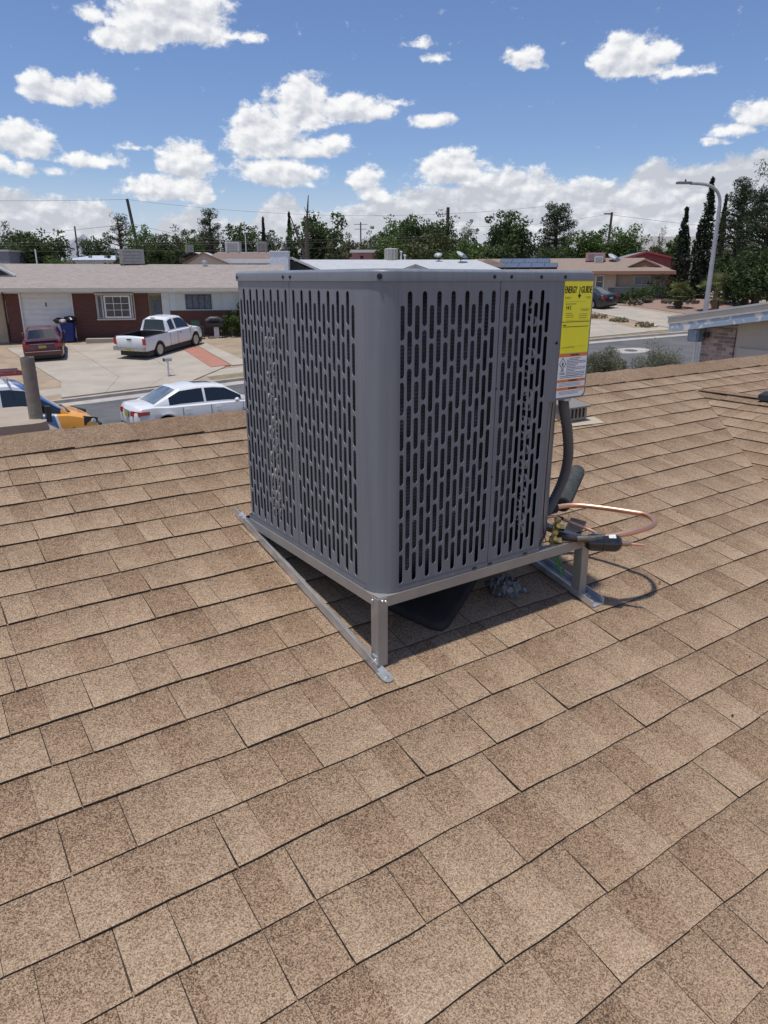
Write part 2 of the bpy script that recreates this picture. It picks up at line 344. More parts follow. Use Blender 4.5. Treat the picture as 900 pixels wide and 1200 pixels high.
def shingle_mat():
    m = bpy.data.materials.new('asphalt_shingle'); m.use_nodes = True; nt = m.node_tree; g = N(nt); b = nt.nodes['Principled BSDF']
    pos = g.n('ShaderNodeNewGeometry').outputs['Position']
    vo = g.n('ShaderNodeTexVoronoi'); g.set(vo.inputs['Vector'], pos); vo.inputs['Scale'].default_value = 410
    rnd = g.n('ShaderNodeSeparateColor'); g.set(rnd.inputs[0], vo.outputs['Color'])
    at = g.n('ShaderNodeAttribute', attribute_name='tint').outputs['Fac']
    big = g.noise(pos, 3.2, 4); mid = g.noise(pos, 22, 5, .7); clump = g.noise(pos, 110, 3, .6)
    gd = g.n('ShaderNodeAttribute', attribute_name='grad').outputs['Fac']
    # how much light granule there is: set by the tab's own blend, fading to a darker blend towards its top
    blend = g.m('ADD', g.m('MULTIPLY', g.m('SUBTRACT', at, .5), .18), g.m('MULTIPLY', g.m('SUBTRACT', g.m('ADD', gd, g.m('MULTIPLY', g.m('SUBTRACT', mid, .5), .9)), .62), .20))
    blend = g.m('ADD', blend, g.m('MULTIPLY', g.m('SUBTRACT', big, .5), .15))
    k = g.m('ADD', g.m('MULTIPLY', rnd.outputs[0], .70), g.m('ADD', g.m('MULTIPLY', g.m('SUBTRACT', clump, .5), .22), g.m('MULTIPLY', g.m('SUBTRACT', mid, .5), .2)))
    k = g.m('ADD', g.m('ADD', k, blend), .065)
    col = g.ramp(k, [(0, (.088, .057, .039)), (.2, (.178, .117, .077)), (.4, (.286, .199, .130)), (.6, (.370, .267, .176)), (.8, (.446, .335, .229)), (1, (.58, .475, .357))])
    # greyer and redder blends from tab to tab
    sepb = g.noise(g.v('ADD', g.v('MULTIPLY', pos, (5.5, 5.5, 5.5)), (7.1, 3.3, 1.7)), 1.0, 2)
    col = g.mix(g.smooth(at, .55, .1, 0, .5), col, g.mix(1., col, (1.0, .95, .91, 1), 'MULTIPLY'))
    col = g.mix(g.smooth(sepb, .45, .62, 0, .5), col, g.mix(1., col, (.93, .93, .93, 1), 'MULTIPLY'))
    g.set(b.inputs['Base Color'], col); b.inputs['Roughness'].default_value = .92; b.inputs['Specular IOR Level'].default_value = .15
    bn = g.n('ShaderNodeBump'); bn.inputs['Strength'].default_value = .55; bn.inputs['Distance'].default_value = .0018
    g.set(bn.inputs['Height'], g.m('ADD', rnd.outputs[1], g.m('MULTIPLY', mid, 1.5))); nt.links.new(bn.outputs[0], b.inputs['Normal'])
    return m
M_sh = shingle_mat()
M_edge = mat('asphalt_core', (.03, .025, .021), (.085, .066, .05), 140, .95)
M_felt = mat('shingle_underlay', (.04, .033, .028), (.07, .055, .045), 30, .95)

def clip(poly, f):
    out = []
    for i in range(len(poly)):
        a, b = poly[i], poly[(i + 1) % len(poly)]; fa, fb = f(a), f(b)
        if fa >= 0: out.append(a)
        if (fa >= 0) != (fb >= 0): k = fa / (fa - fb); out.append((a[0] + (b[0] - a[0]) * k, a[1] + (b[1] - a[1]) * k))
    return out
P18 = radians(18.07)
def topx(p):
    d = p.y * cos(P18) - p.z * sin(P18)
    if d < .05: return None
    return 450 + p.x / d * 833.7, 600 - (p.y * sin(P18) + p.z * cos(P18)) / d * 833.7
def wob(k, c): return .0035 * sin(c * 2.1 + k * 1.7) + .0022 * sin(c * 7.3 + k * 4.1) + .0012 * sin(c * 19 + k)
EXPO = .159
class Tab:
    pass
def course_tabs(rnd, rf, t0, t1, c0, c1, k0, clips, lift0=.005):
    """laid courses of laminated shingle: raised tabs of uneven width and tone, some joints open, some only a change of tone"""
    tabs = []; k = k0; t = t0
    while t < t1:
        c = c0 + rnd.random() * .2; prev = .5; high = True
        while c < c1:
            rt = max(0, min(1, (c - .2) / 1.2)) * max(0, min(1, (t + 1.9) / 1.)) if rf is rA else .5
            r_ = rnd.random()
            if r_ < .07: w = rnd.uniform(.03, .06)
            else: w = rnd.uniform(.08, .15) + rt * rnd.uniform(.0, .06)
            open_joint = rnd.random() < .45 + .4 * rt
            if open_joint: high = not high if rnd.random() < .7 else high
            g = rnd.uniform(.0012, .0020) if open_joint else (rnd.uniform(.0008, .0011) if rnd.random() < .9 else 0)
            skew = rnd.uniform(-.003, .003)
            ta, tb = t - EXPO - .012, t
            poly = []
            nn = max(2, int(w / .06)); e = .0 if high else -.0012
            for i in range(nn + 1):
                cc = c + g + (w - g) * i / nn; poly.append((tb + wob(k, cc) + e + rnd.uniform(-.0008, .0008), cc + skew))
            poly += [(ta + wob(k - 1, c + w), c + w), (ta + wob(k - 1, c), c + g)]
            for f in clips: poly = clip(poly, f) if len(poly) > 2 else []
            if len(poly) > 2:
                T = Tab(); T.poly = poly; T.rf = rf; T.t = (ta, tb); T.h = lift0 + (.0024 if high else .0) + rnd.uniform(0, .0008)
                while True:
                    tt = rnd.random() ** .9 * (1. if high else .75) + (.0 if high else .05)
                    if abs(tt - prev) > .22 or rnd.random() < .12: break
                T.tint = prev = tt; T.k = k
                px = [topx(rf(a, b)) for a, b in poly]
                T.area = 0; T.vis = False
                if all(px):
                    ar = 0
                    for i in range(len(px)): x0, y0 = px[i]; x1, y1 = px[(i + 1) % len(px)]; ar += x0 * y1 - x1 * y0
                    T.area = abs(ar) / 2; cx = sum(p[0] for p in px) / len(px); cy = sum(p[1] for p in px) / len(px)
                    T.vis = max(p[0] for p in px) > 0 and min(p[0] for p in px) < 900 and min(p[1] for p in px) < 1200 and cy > 400
                    if max(p[0] for p in px) - min(p[0] for p in px) > 700: T.vis = False
                    if 305 < cx < 640 and 300 < cy < 590: T.vis = False   # standing behind the condenser
                tabs.append(T)
            c += w
        t += EXPO; k += 1
    return tabs
def emit_tab(mb, T):
    ta, tb = T.t; n = len(T.poly); mb.tint = T.tint
    if mb.g is None: mb.g = []
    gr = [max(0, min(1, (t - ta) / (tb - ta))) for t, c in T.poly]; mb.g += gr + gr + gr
    top = []; bot = []
    for (t, c) in T.poly:
        h = .001 + max(0, min(1, (t - ta) / (tb - ta))) * T.h; top.append(T.rf(t, c, h)); bot.append(T.rf(t, c, -.004))
    # orientation
    fs = [tuple(range(n))]; mb.cur = 0
    nrm = (top[1] - top[0]).cross(top[-1] - top[0])
    if nrm.z < 0: fs = [tuple(range(n))[::-1]]
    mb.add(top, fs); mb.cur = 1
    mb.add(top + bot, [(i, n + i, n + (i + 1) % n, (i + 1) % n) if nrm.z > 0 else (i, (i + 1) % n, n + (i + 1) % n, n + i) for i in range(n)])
    mb.cur = 0

M_fascia = mat('painted_fascia', (.5, .42, .33), (.42, .35, .27), 6, .8)
M_stuc0 = mat('tan_stucco', (.46, .37, .27), (.42, .33, .24), 8, .95, bump=.3, bscale=60)
def build_our_house():
    root = thing('shingled_house', 'brown asphalt shingle roof with the condenser on it, filling the lower part of the photo', 'house', (FC.x, FC.y, AZ))
    off = Vector((FC.x, FC.y, AZ))
    def B(mb, name, mats, **k):
        mb.v = [tuple(Vector(p) - off) for p in mb.v]; return mb.build(name, mats, root, **k)
    TE, C0, C1 = 3.3, -5.5, 9.5
    # main plane left of the cross gable, and right of it
    tA = .43 - EXPO * 14
    rnd = random.Random(11); A = course_tabs(rnd, rA, tA, tA + EXPO * 1.5, C0, C1, 0, [])
    A += course_tabs(rnd, rA, tA + EXPO * 2, TE, C0, 4.5, 2, [lambda p: 4.14 - (p[0] + 1.622) / SQ - p[1]])
    A += course_tabs(rnd, rA, tA + EXPO * 2, TE, 4.1, C1, 2, [lambda p: p[1] - 4.14 - (p[0] + 1.622) / SQ])
    rnd = random.Random(13); Bt = course_tabs(rnd, rB, EXPO * .7, 4.4, 0, 5.0, 40, [lambda p: p[1] - p[0] / SQ])
    rnd = random.Random(14); Bt2 = course_tabs(rnd, rB2, EXPO * .7, 4.4, 0, 5.0, 40, [lambda p: p[1] - p[0] / SQ])
    tabs = A + Bt + Bt2
    vis = sorted([T for T in tabs if T.vis], key=lambda T: -T.area)
    ids = set(id(T) for T in vis[:292])
    rest = MB()
    for T in tabs:
        if id(T) in ids:
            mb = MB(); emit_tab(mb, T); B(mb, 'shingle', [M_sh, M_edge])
        else: emit_tab(rest, T)
    rnd = random.Random(15)
    for T in course_tabs(rnd, rK, EXPO, 4.5, C0, C1, 90, []): emit_tab(rest, T)
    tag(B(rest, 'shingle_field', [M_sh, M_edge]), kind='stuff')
    # deck
    mb = MB(); e = -.003
    mb.quad(rA(TR, C0, e), rA(TE, C0, e), rA(TE, C1, e), rA(TR, C1, e))
    mb.quad(rK(0, C0, e), rK(0, C1, e), rK(4.5, C1, e), rK(4.5, C0, e))
    mb.add([rB(0, 0, e), rB(4.6, 4.6 / SQ, e), rB(4.6, 5.2, e), rB(0, 5.2, e), rB2(4.6, 5.2, e), rB2(4.6, 4.6 / SQ, e)], [(0, 1, 2, 3), (0, 3, 4, 5)])
    B(mb, 'roof_deck', M_felt)
    # ridge caps, each bent over the ridge and lapping the next
    rnd = random.Random(5); c = C0
    while c < C1:
        w = rnd.uniform(.27, .36); mb = MB(); mb.tint = min(1, max(0, rnd.gauss(.5, .25))); h0, h1 = .013 + rnd.uniform(0, .003), .007
        cols = []; top = []
        for (rf, t) in ((rA, TR + .235), (rA, TR + .12), (rA, TR + .03), (rK, .03), (rK, .12), (rK, .235)):
            jj = rnd.uniform(-.003, .003); hh = .0 if abs(t - TR) > .2 or t == .235 else .002
            top.append((rf(t + (jj if rf is rA and t > TR + .2 else 0), c, h1 + hh), rf(t + (jj if rf is rA and t > TR + .2 else 0), c + w + .01, h0 + hh)))
        v = [p for pr_ in top for p in pr_]; n = len(top)
        mb.add(v, [(2 * i, 2 * i + 1, 2 * i + 3, 2 * i + 2) for i in range(n - 1)])
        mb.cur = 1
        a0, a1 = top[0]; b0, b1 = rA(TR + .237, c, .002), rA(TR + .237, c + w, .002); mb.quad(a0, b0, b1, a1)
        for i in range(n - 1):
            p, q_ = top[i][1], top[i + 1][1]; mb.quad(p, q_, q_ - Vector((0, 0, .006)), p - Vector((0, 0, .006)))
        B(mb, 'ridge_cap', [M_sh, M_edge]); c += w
    d = -.02
    while d < 5.0:
        w = .3; mb = MB(); mb.tint = min(1, max(0, rnd.gauss(.55, .2)))
        pts = [(rB, .15), (rB, .02), (rB2, .02), (rB2, .15)]
        v = [rf(t, d + q_, .016 - .005 * (q_ > .1)) for rf, t in pts for q_ in (0, w)]
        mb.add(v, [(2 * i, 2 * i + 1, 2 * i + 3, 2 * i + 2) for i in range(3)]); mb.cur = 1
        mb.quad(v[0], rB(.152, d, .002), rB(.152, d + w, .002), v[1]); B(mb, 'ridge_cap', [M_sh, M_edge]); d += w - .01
    # one lifted tab near the valley apex
    mb = MB(); p = [rA(-1.36, 3.62, .03), rA(-1.2, 3.55, .012), rA(-1.22, 3.85, .012), rA(-1.38, 3.9, .028)]; q_ = [x - Vector((0, 0, .006)) for x in p]
    mb.add(p, [(0, 1, 2, 3)]); mb.cur = 1; mb.add(p + q_, [(0, 4, 5, 1), (1, 5, 6, 2), (2, 6, 7, 3), (3, 7, 4, 0), (7, 6, 5, 4)])
    # black ridge vent on the cross gable
    M_blk = mat('black_plastic', (.015, .015, .017), None, rough=.5)
    mb = MB(); prof = [(-.1, .012), (-.09, .05), (0, .062), (.09, .05), (.1, .012)]
    vs = []
    for dd in (.52, 2.2):
        for (yy, hh) in prof:
            p = Vector((APEX.x, APEX.y, APEX.z)) + Vector((DN.x, DN.y, 0)) * dd - Vector((CR.x, CR.y, 0)) * yy; p.z += hh - abs(yy) * S_ * .3; vs.append(p)
    mb.add(vs, [(i, i + 1, i + 6, i + 5) for i in range(4)] + [(0, 1, 2, 3, 4), (9, 8, 7, 6, 5)]); B(mb, 'ridge_vent', M_blk)
    # vent pipe with its tan sealant boot behind the ridge
    M_pipe = mat('weathered_vent_pipe', (.25, .215, .18), (.19, .165, .14), 20, .85, bump=.2, bscale=80)
    M_tan = mat('tan_roof_coating', (.37, .30, .235), (.32, .26, .2), 9, .8)
    pb = Vector((-1.775, 3.60, -.70))
    mb = MB(); mb.lathe([(.033, -.15), (.033, .335), (.026, .335), (.024, .1)], pb, n=20); pipe = B(mb, 'vent_pipe', M_pipe, smooth=40)
    mb = MB(); prof = [(.16, -.13), (.12, -.05), (.07, -.012), (.038, .012), (.036, .03)]; mb.lathe(prof, pb, n=20); B(mb, 'pipe_boot', M_tan, smooth=True)
    # low tan coated parapet block behind the ridge at the left
    mb = MB(); Mx = Matrix.Translation((-2.15, 3.62, -.86)) @ Matrix.Rotation(radians(34), 4, 'Z')
    mb.bevbox(-.5, .34, -.36, .24, -.2, .185, .08, Mx); B(mb, 'coated_saddle', M_tan, smooth=30)
    # walls and fascia below
    mb = MB()
    def gp_(c, t, z): p = FC + DN * t + CR * c; return Vector((p.x, p.y, z))
    ze = AZ - S_ * (TE - .5) / SQ - .1
    q_ = [gp_(C0 + .3, -5.6, 0), gp_(C0 + .3, TE - .6, 0), gp_(C1 - .3, TE - .6, 0), gp_(C1 - .3, -5.6, 0)]
    vs = [(p.x, p.y, z) for z in (-5.2, -1.9) for p in q_]; mb.add(vs, [(0, 1, 5, 4), (1, 2, 6, 5), (2, 3, 7, 6), (3, 0, 4, 7)])
    for cc in (C0 + .3, C1 - .3):
        mb.add([gp_(cc, -5.6, -1.9), gp_(cc, TE - .6, -1.9), gp_(cc, TR, RIDGEP.z - .1)], [(0, 1, 2)])
    B(mb, 'wall', M_stuc0)
    mb = MB(); mb.bar(rA(TE, C0, -.07), rA(TE, C1, -.07), .02, .14); mb.bar(rK(4.5, C0, -.07), rK(4.5, C1, -.07), .02, .14)
    for cc in (C0, C1): mb.bar(rA(TR, cc, -.07), rA(TE, cc, -.07), .02, .14); mb.bar(rK(0, cc, -.07), rK(4.5, cc, -.07), .02, .14)
    B(mb, 'fascia', M_fascia)
build_our_house()
# ------------------------------------------------------------------ condenser unit (local x along the right face, y along the left face, z relative to the camera)
UA = radians(90 - 55.48)
U0 = Vector((FC.x, FC.y, -.938))
def ulocal(name, label, cat, x, y, z, group=None):
    p = Vector((FC.x, FC.y, 0)) + Vector((cos(UA) * x - sin(UA) * y, sin(UA) * x + cos(UA) * y, z)); t = thing(name, label, cat, p, UA, group); t['_o'] = (x, y, z); return t
def uz(y): return AZ + S_ * y
def UB(mb, name, mats, root, **k):   # geometry written in unit coordinates, whatever the root
    o = root['_o']; mb.v = [(p[0] - o[0], p[1] - o[1], p[2] - o[2]) for p in mb.v]; return mb.build(name, mats, root, **k)
def gray_paint():
    m = bpy.data.materials.new('grey_powder_coat'); m.use_nodes = True; nt = m.node_tree; g = N(nt); b = nt.nodes['Principled BSDF']
    pos = g.n('ShaderNodeTexCoord').outputs['Object']
    streak = g.noise(g.v('MULTIPLY', pos, (38, 38, 1.6)), 1.0, 5, .6); dust = g.noise(pos, 5.5, 5, .6); spot = g.noise(pos, 210, 2)
    col = g.mix(g.smooth(streak, .35, .7), (.152, .169, .195, 1), (.182, .199, .224, 1))
    col = g.mix(g.smooth(dust, .5, .78, 0, .32), col, (.235, .235, .235, 1)); col = g.mix(g.smooth(spot, .70, .74, 0, .35), col, (.34, .33, .31, 1))
    g.set(b.inputs['Base Color'], col); g.set(b.inputs['Roughness'], g.smooth(streak, .3, .75, .34, .56))
    bn = g.n('ShaderNodeBump'); bn.inputs['Strength'].default_value = .10; bn.inputs['Distance'].default_value = .006
    g.set(bn.inputs['Height'], g.m('ADD', g.noise(pos, 9, 2), g.m('MULTIPLY', g.noise(pos, 420, 2), .06))); nt.links.new(bn.outputs[0], b.inputs['Normal']); return m
M_gray = gray_paint()
M_slot = mat('slot_edge_painted_highlight', (.42, .45, .50), None, rough=.4)  # paler than the casing: the rim highlight is painted into the slot edges
M_dark = mat('dark_interior', (.012, .013, .016), None, rough=.8)
M_screw = mat('dark_screw', (.03, .03, .035), None, rough=.35, metal=.6)
M_zinc = mat('galvanised_steel', (.66, .68, .70), (.46, .48, .51), 14, .36, metal=.7, bump=.08, bscale=90)
M_frame = mat('mill_finish_steel', (.40, .39, .37), (.33, .32, .31), 5, .5, metal=.55, bump=.05, bscale=60)
M_copper = mat('copper', (.80, .46, .31), (.66, .37, .25), 12, .42, metal=.9)
M_brass = mat('brass', (.72, .56, .22), (.6, .44, .15), 30, .3, metal=1.)
M_foam = mat('black_pipe_insulation', (.018, .018, .02), (.03, .03, .032), 30, .85, bump=.3, bscale=90)
M_cond = mat('grey_conduit', (.10, .105, .115), None, rough=.55)
def coil_mat():
    m = bpy.data.materials.new('coil_fins'); m.use_nodes = True; nt = m.node_tree; g = N(nt); b = nt.nodes['Principled BSDF']
    pos = g.n('ShaderNodeTexCoord').outputs['Object']; sx = g.n('ShaderNodeSeparateXYZ'); g.set(sx.inputs[0], pos)
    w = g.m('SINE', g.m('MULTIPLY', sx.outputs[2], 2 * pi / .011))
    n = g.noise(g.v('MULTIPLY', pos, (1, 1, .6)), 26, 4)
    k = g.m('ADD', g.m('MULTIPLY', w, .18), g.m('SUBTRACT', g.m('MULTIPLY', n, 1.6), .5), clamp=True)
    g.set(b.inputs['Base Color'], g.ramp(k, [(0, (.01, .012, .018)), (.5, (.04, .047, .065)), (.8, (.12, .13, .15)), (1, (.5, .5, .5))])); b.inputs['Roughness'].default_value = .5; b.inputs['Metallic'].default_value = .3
    return m
M_coil = coil_mat()
ZT, ZB = .004, -.938   # casing top under the lid, casing bottom
def slot_panel(org, dirx, nrm, x0, x1, z0, z1, cols, pitch, w=.0175):
    """pressed steel panel with staggered stadium slots; cols = [(x, ztop_of_first_slot, count)]"""
    mb = MB(); org = Vector(org); dx = Vector(dirx); nn = Vector(nrm); th = .0016
    def P(x, z, d=0): q_ = org + dx * x - nn * d; return Vector((q_.x, q_.y, z))
    SL, PR = .0965, .1068; r = w / 2
    flip = dx.cross(Vector((0, 0, 1))).dot(nn) < 0
    def face(pts, cur=0):
        mb.cur = cur; mb.add(pts, [tuple(range(len(pts)))[::(-1 if flip else 1)]])
    xs = sorted(c[0] for c in cols); xa = x0
    for (x, zt, cnt) in sorted(cols):
        l, rr = x - pitch / 2, x + pitch / 2
        if l > xa + 1e-4: face([P(xa, z0), P(l, z0), P(l, z1), P(xa, z1)])
        zc = z1
        for i in range(cnt):
            a = zt - i * PR; b = a - SL; zn = b - (PR - SL) / 2 if i < cnt - 1 else z0
            K = 5
            arc_t = [(x - r * cos(pi * k / K), a - r + r * sin(pi * k / K)) for k in range(K + 1)]   # left to right over the top
            arc_b = [(x + r * cos(pi * k / K), b + r - r * sin(pi * k / K)) for k in range(K + 1)]   # right to left under the bottom
            h = K // 2
            lt = arc_t[:h + 1]; rt = arc_t[h:]; rb = arc_b[:K - h + 1]; lb = arc_b[K - h:]
            # left polygon
            left = [(l, zn), (x, zn)] + [arc_b[h]] + arc_b[h + 1:] + arc_t[:h + 1] + [(x, zc), (l, zc)]
            right = [(x, zn), (rr, zn), (rr, zc), (x, zc)] + arc_t[h:] + arc_b[:h + 1]
            face([P(*p) for p in left]); face([P(*p) for p in right])
            ring = arc_t + arc_b; n = len(ring)
            ov = [P(*p) for p in ring] + [P(*p, th) for p in ring]; mb.cur = 1
            mb.add(ov, [((k, n + k, n + (k + 1) % n, (k + 1) % n) if not flip else (k, (k + 1) % n, n + (k + 1) % n, n + k)) for k in range(n)])
            zc = zn
        xa = rr
    if x1 > xa + 1e-4: face([P(xa, z0), P(x1, z0), P(x1, z1), P(xa, z1)])
    # folded side flanges
    mb.cur = 0
    for x in (x0, x1): mb.add([P(x, z0), P(x, z1), P(x, z1, .012), P(x, z0, .012)], [(0, 1, 2, 3)])
    return mb
def screw(mb, p, n, r=.005, h=.004): mb.lathe([(r * 1.25, 0), (r * 1.25, .001), (r * .8, .0012), (r * .7, h), (0, h)], p, n, 8)
def build_unit():
    root = ulocal('air_conditioner', 'large grey outdoor air conditioning condenser with slotted sides, standing on the roof', 'air conditioner', 0, 0, -.938)
    W, L = .878, .957; R = .075
    d1, d2 = .030, .068
    def cols(xs): return [(x, ZT - .004 - (d2 if k % 2 == 0 else d1), 8) for k, x in xs]
    left = [(k, .132 + .028 * k) for k in range(29) if k != 14]
    right = [(k, .0815 + .0264 * k) for k in range(23) if k != 14]
    p1 = slot_panel((0, 0, 0), (0, 1, 0), (-1, 0, 0), .112, .5225, ZB, ZT, cols(left[:14]), .028)
    p2 = slot_panel((0, 0, 0), (0, 1, 0), (-1, 0, 0), .5255, L - R * .3, ZB, ZT, cols(left[14:]), .028)
    p3 = slot_panel((0, 0, 0), (1, 0, 0), (0, -1, 0), .066, .4495, ZB, ZT, cols(right[:14]), .0264)
    p4 = slot_panel((0, 0, 0), (1, 0, 0), (0, -1, 0), .4525, .7, ZB, ZT, cols(right[14:]), .0264)
    for p in (p1, p2, p3, p4): UB(p, 'louver_panel', [M_gray, M_slot], root)
    p5 = slot_panel((0, L, 0), (1, 0, 0), (0, 1, 0), .03, W - .05, ZB, ZT, cols([(k, .08 + .027 * k) for k in range(27)]), .027)
    p6 = slot_panel((W, 0, 0), (0, 1, 0), (1, 0, 0), .32, L - .03, ZB, ZT, cols([(k, .37 + .028 * k) for k in range(19)]), .028)
    for p in (p5, p6): UB(p, 'louver_panel', [M_gray, M_slot], root)
    # dark seam backing
    mb = MB(); mb.box(.003, .006, .515, .533, ZB, ZT); mb.box(.443, .459, .003, .006, ZB, ZT); UB(mb, 'seam_backing', M_dark, root)
    # rounded corner posts
    def post(cx, cy, a0, a1, ext=()):
        mb = MB(); pts = [(cx + R * cos(radians(a0 + (a1 - a0) * k / 12)), cy + R * sin(radians(a0 + (a1 - a0) * k / 12))) for k in range(13)]
        pts = list(ext[:1]) + pts + list(ext[1:]); n = len(pts)
        mb.add([(x, y, z) for z in (ZB, ZT) for x, y in pts], [(i, i + 1, n + i + 1, n + i) for i in range(n - 1)]); return mb
    UB(post(R, R, 180, 270, ((0, .112), )), 'corner_post', M_gray, root, smooth=50)
    UB(post(R * .3 + .0, L - R, 90, 180), 'corner_post', M_gray, root, smooth=50) if 0 else None
    mb = MB(); pts = [(0, L - R * .3), (.006, L - .008), (.03, L)]; mb.add([(x, y, z) for z in (ZB, ZT) for x, y in pts], [(0, 1, 4, 3), (1, 2, 5, 4)]); UB(mb, 'corner_post', M_gray, root, smooth=50)
    mb = MB(); pts = [(W, L - .03), (W - .008, L - .008), (W - .05, L)]; mb.add([(x, y, z) for z in (ZB, ZT) for x, y in pts], [(0, 1, 4, 3), (1, 2, 5, 4)]); UB(mb, 'corner_post', M_gray, root, smooth=50)
    # control box at the right end: full depth above, set back below
    zb = -.392
    mb = MB(); M = Matrix.Rotation(radians(90), 4, 'X')
    prof = [(.7005, ZT), (.7005, zb), (.862, zb), (.871, zb + .004), (.876, zb + .010), (W, zb + .02), (W, ZT)]
    n = len(prof); mb.add([(x, 0, z) for x, z in prof] + [(x, .32, z) for x, z in prof], [tuple(range(n))[::-1][::-1]] + [(i, (i + 1) % n, n + (i + 1) % n, n + i) for i in range(n)])
    UB(mb, 'control_box', M_gray, root, smooth=35)
    mb = MB(); q_ = [(.7005, .0), (.7025, .006), (.838, .098), (.842, .106), (.842, .32)]; n = len(q_)
    mb.add([(x, y, z) for z in (ZB, zb) for x, y in q_], [(i, i + 1, n + i + 1, n + i) for i in range(n - 1)])
    mb.box(.845, .852, .104, .112, ZB, zb); UB(mb, 'service_panel', M_gray, root, smooth=30)
    # lid with folded rim and fan grille
    mb = MB(); o_ = .0045
    def rr(o, r, seg=8, cut=0):
        pts = []
        for cx, cy, a0 in ((R, R, 180), (W - .02, .02, 270), (W - .02, L - .02, 0), (.02, L - .02, 90)):
            rad = R if a0 == 180 else .02
            for k in range(seg + 1): a = radians(a0 + 90 * k / seg); pts.append((cx + (rad + o) * cos(a), cy + (rad + o) * sin(a)))
        return pts
    A_ = rr(o_, R); Bp = rr(o_ - .004, R); Cp = rr(-.012, R); n = len(A_)
    lv = [(A_, -.0035), (A_, .0205), (rr(o_ - .0005, R), .0225), (Bp, .0255), (Cp, .030)]
    vs = [(x, y, z) for pts, z in lv for x, y in pts]
    cx, cy, rg = .44, .478, .36
    circ = [(cx + rg * cos(2 * pi * k / n + radians(225) - pi / n * 0), cy + rg * sin(2 * pi * k / n + radians(225))) for k in range(n)]
    vs += [(x, y, .028) for x, y in circ] + [(x, y, -.05) for x, y in circ]
    mb.add(vs, [(l_ * n + i, l_ * n + (i + 1) % n, (l_ + 1) * n + (i + 1) % n, (l_ + 1) * n + i) for l_ in range(6) for i in range(n)])
    lo = rr(o_ - .0015, R); mb.add([(x, y, -.0035) for x, y in A_] + [(x, y, -.0035) for x, y in rr(-.002, R)], [(i, n + i, n + (i + 1) % n, (i + 1) % n) for i in range(n)])
    UB(mb, 'lid', M_gray, root, smooth=40)
    mb = MB()
    for k in range(1, 9):
        r_ = rg * k / 8.2; pts = [(cx + r_ * cos(2 * pi * i / 28), cy + r_ * sin(2 * pi * i / 28), .0245) for i in range(29)]; mb.tube(pts, .0022, 4, False)
    for k in range(8): a = pi * k / 4; mb.tube([(cx + .04 * cos(a), cy + .04 * sin(a), .026), (cx + rg * cos(a), cy + rg * sin(a), .026)], .003, 4)
    UB(mb, 'fan_grille', M_dark, root)
    mb = MB(); mb.lathe([(.0, -.06), (.06, -.06), (.06, -.2), (0, -.2)], (cx, cy, 0), n=14); fan = UB(mb, 'fan_motor', M_dark, root)
    for k in range(3):
        a = 2 * pi * k / 3; mb = MB(); pts = []
        for rr_, w0, w1 in ((.05, -.5, .5), (.2, -.45, .35), (.34, -.4, .15)):
            for q2 in (w0, w1): pts.append((cx + rr_ * cos(a + q2), cy + rr_ * sin(a + q2), -.1 + .05 * q2))
        mb.add(pts, [(0, 2, 3, 1), (2, 4, 5, 3)]); b_ = MB(); b_.v = mb.v; b_.f = mb.f; b_.mi = mb.mi; b_.t = mb.t
        o = b_.v; o0 = root['_o']; b_.v = [(p[0] - o0[0], p[1] - o0[1], p[2] - o0[2]) for p in o]; b_.build('fan_blade', M_zinc, fan)
    # coil behind the louvers, open near its ends
    mb = MB(); mb.box(.028, .05, .13, .86, ZB + .01, ZT - .03); mb.box(.09, .575, .028, .05, ZB + .01, ZT - .03)
    mb.box(.05, .8, L - .05, L - .028, ZB + .01, ZT - .03); mb.box(.8, .82, .3, L - .05, ZB + .01, ZT - .03)
    pts = [(.028 + .1 - .1 * cos(pi / 2 * k / 6), .03 + .1 - .1 * sin(pi / 2 * k / 6)) for k in range(7)]; n = 7
    mb.add([(x, y, z) for z in (ZB + .01, ZT - .03) for x, y in pts], [(i, i + 1, n + i + 1, n + i) for i in range(n - 1)])
    UB(mb, 'coil', M_coil, root)
    mb = MB(); rnd = random.Random(3)  # bends added and brightened to stand for light showing through the slots
    for (x0, y0, dx, dy) in ((.612, .024, .0, 0), (.632, .022, 0, 0)):
        z = -.06
        while z > -.86:
            zz = z - rnd.uniform(.024, .03)
            if rnd.random() < .8: mb.tube([(x0 + .0, y0 + .02, z), (x0, y0, z - .002), (x0, y0 - .004, (z + zz) / 2), (x0, y0, zz + .002), (x0, y0 + .02, zz)], .0042, 6)
            z -= rnd.uniform(.04, .055)
    z = -.30
    for yy in (.70, .727, .755):
        z = -.2
        while z > -.86:
            zz = z - .026
            if rnd.random() < .75: mb.tube([(.04, yy, z), (.016, yy, z), (.013, yy, (z + zz) / 2), (.016, yy, zz), (.04, yy, zz)], .0065, 6)
            z -= rnd.uniform(.036, .05)
    UB(mb, 'light_streak_bends', mat('light_streak_tube', (.62, .61, .58), (.35, .33, .3), 30, .4, metal=.2), root)['kind'] = 'stuff'
    mb = MB(); mb.lathe([(.0, -.5), (.07, -.5), (.085, -.53), (.085, -.84), (.07, -.88), (0, -.88)], (.62, .42, 0), n=18); UB(mb, 'compressor', M_dark, root, smooth=40)
    mb = MB(); mb.box(.66, .69, .02, .3, ZB, ZT - .02); UB(mb, 'divider', M_dark, root)
    # base pan
    mb = MB(); A2 = rr(.004, R); n = len(A2); mb.add([(x, y, z) for z in (-.9375, -.917) for x, y in A2], [(i, (i + 1) % n, n + (i + 1) % n, n + i) for i in range(n)] + [tuple(range(n))[::-1]])
    mb.v = [(min(x, .838) if (y < .12 and x > .7) else x, y, z) for x, y, z in mb.v]
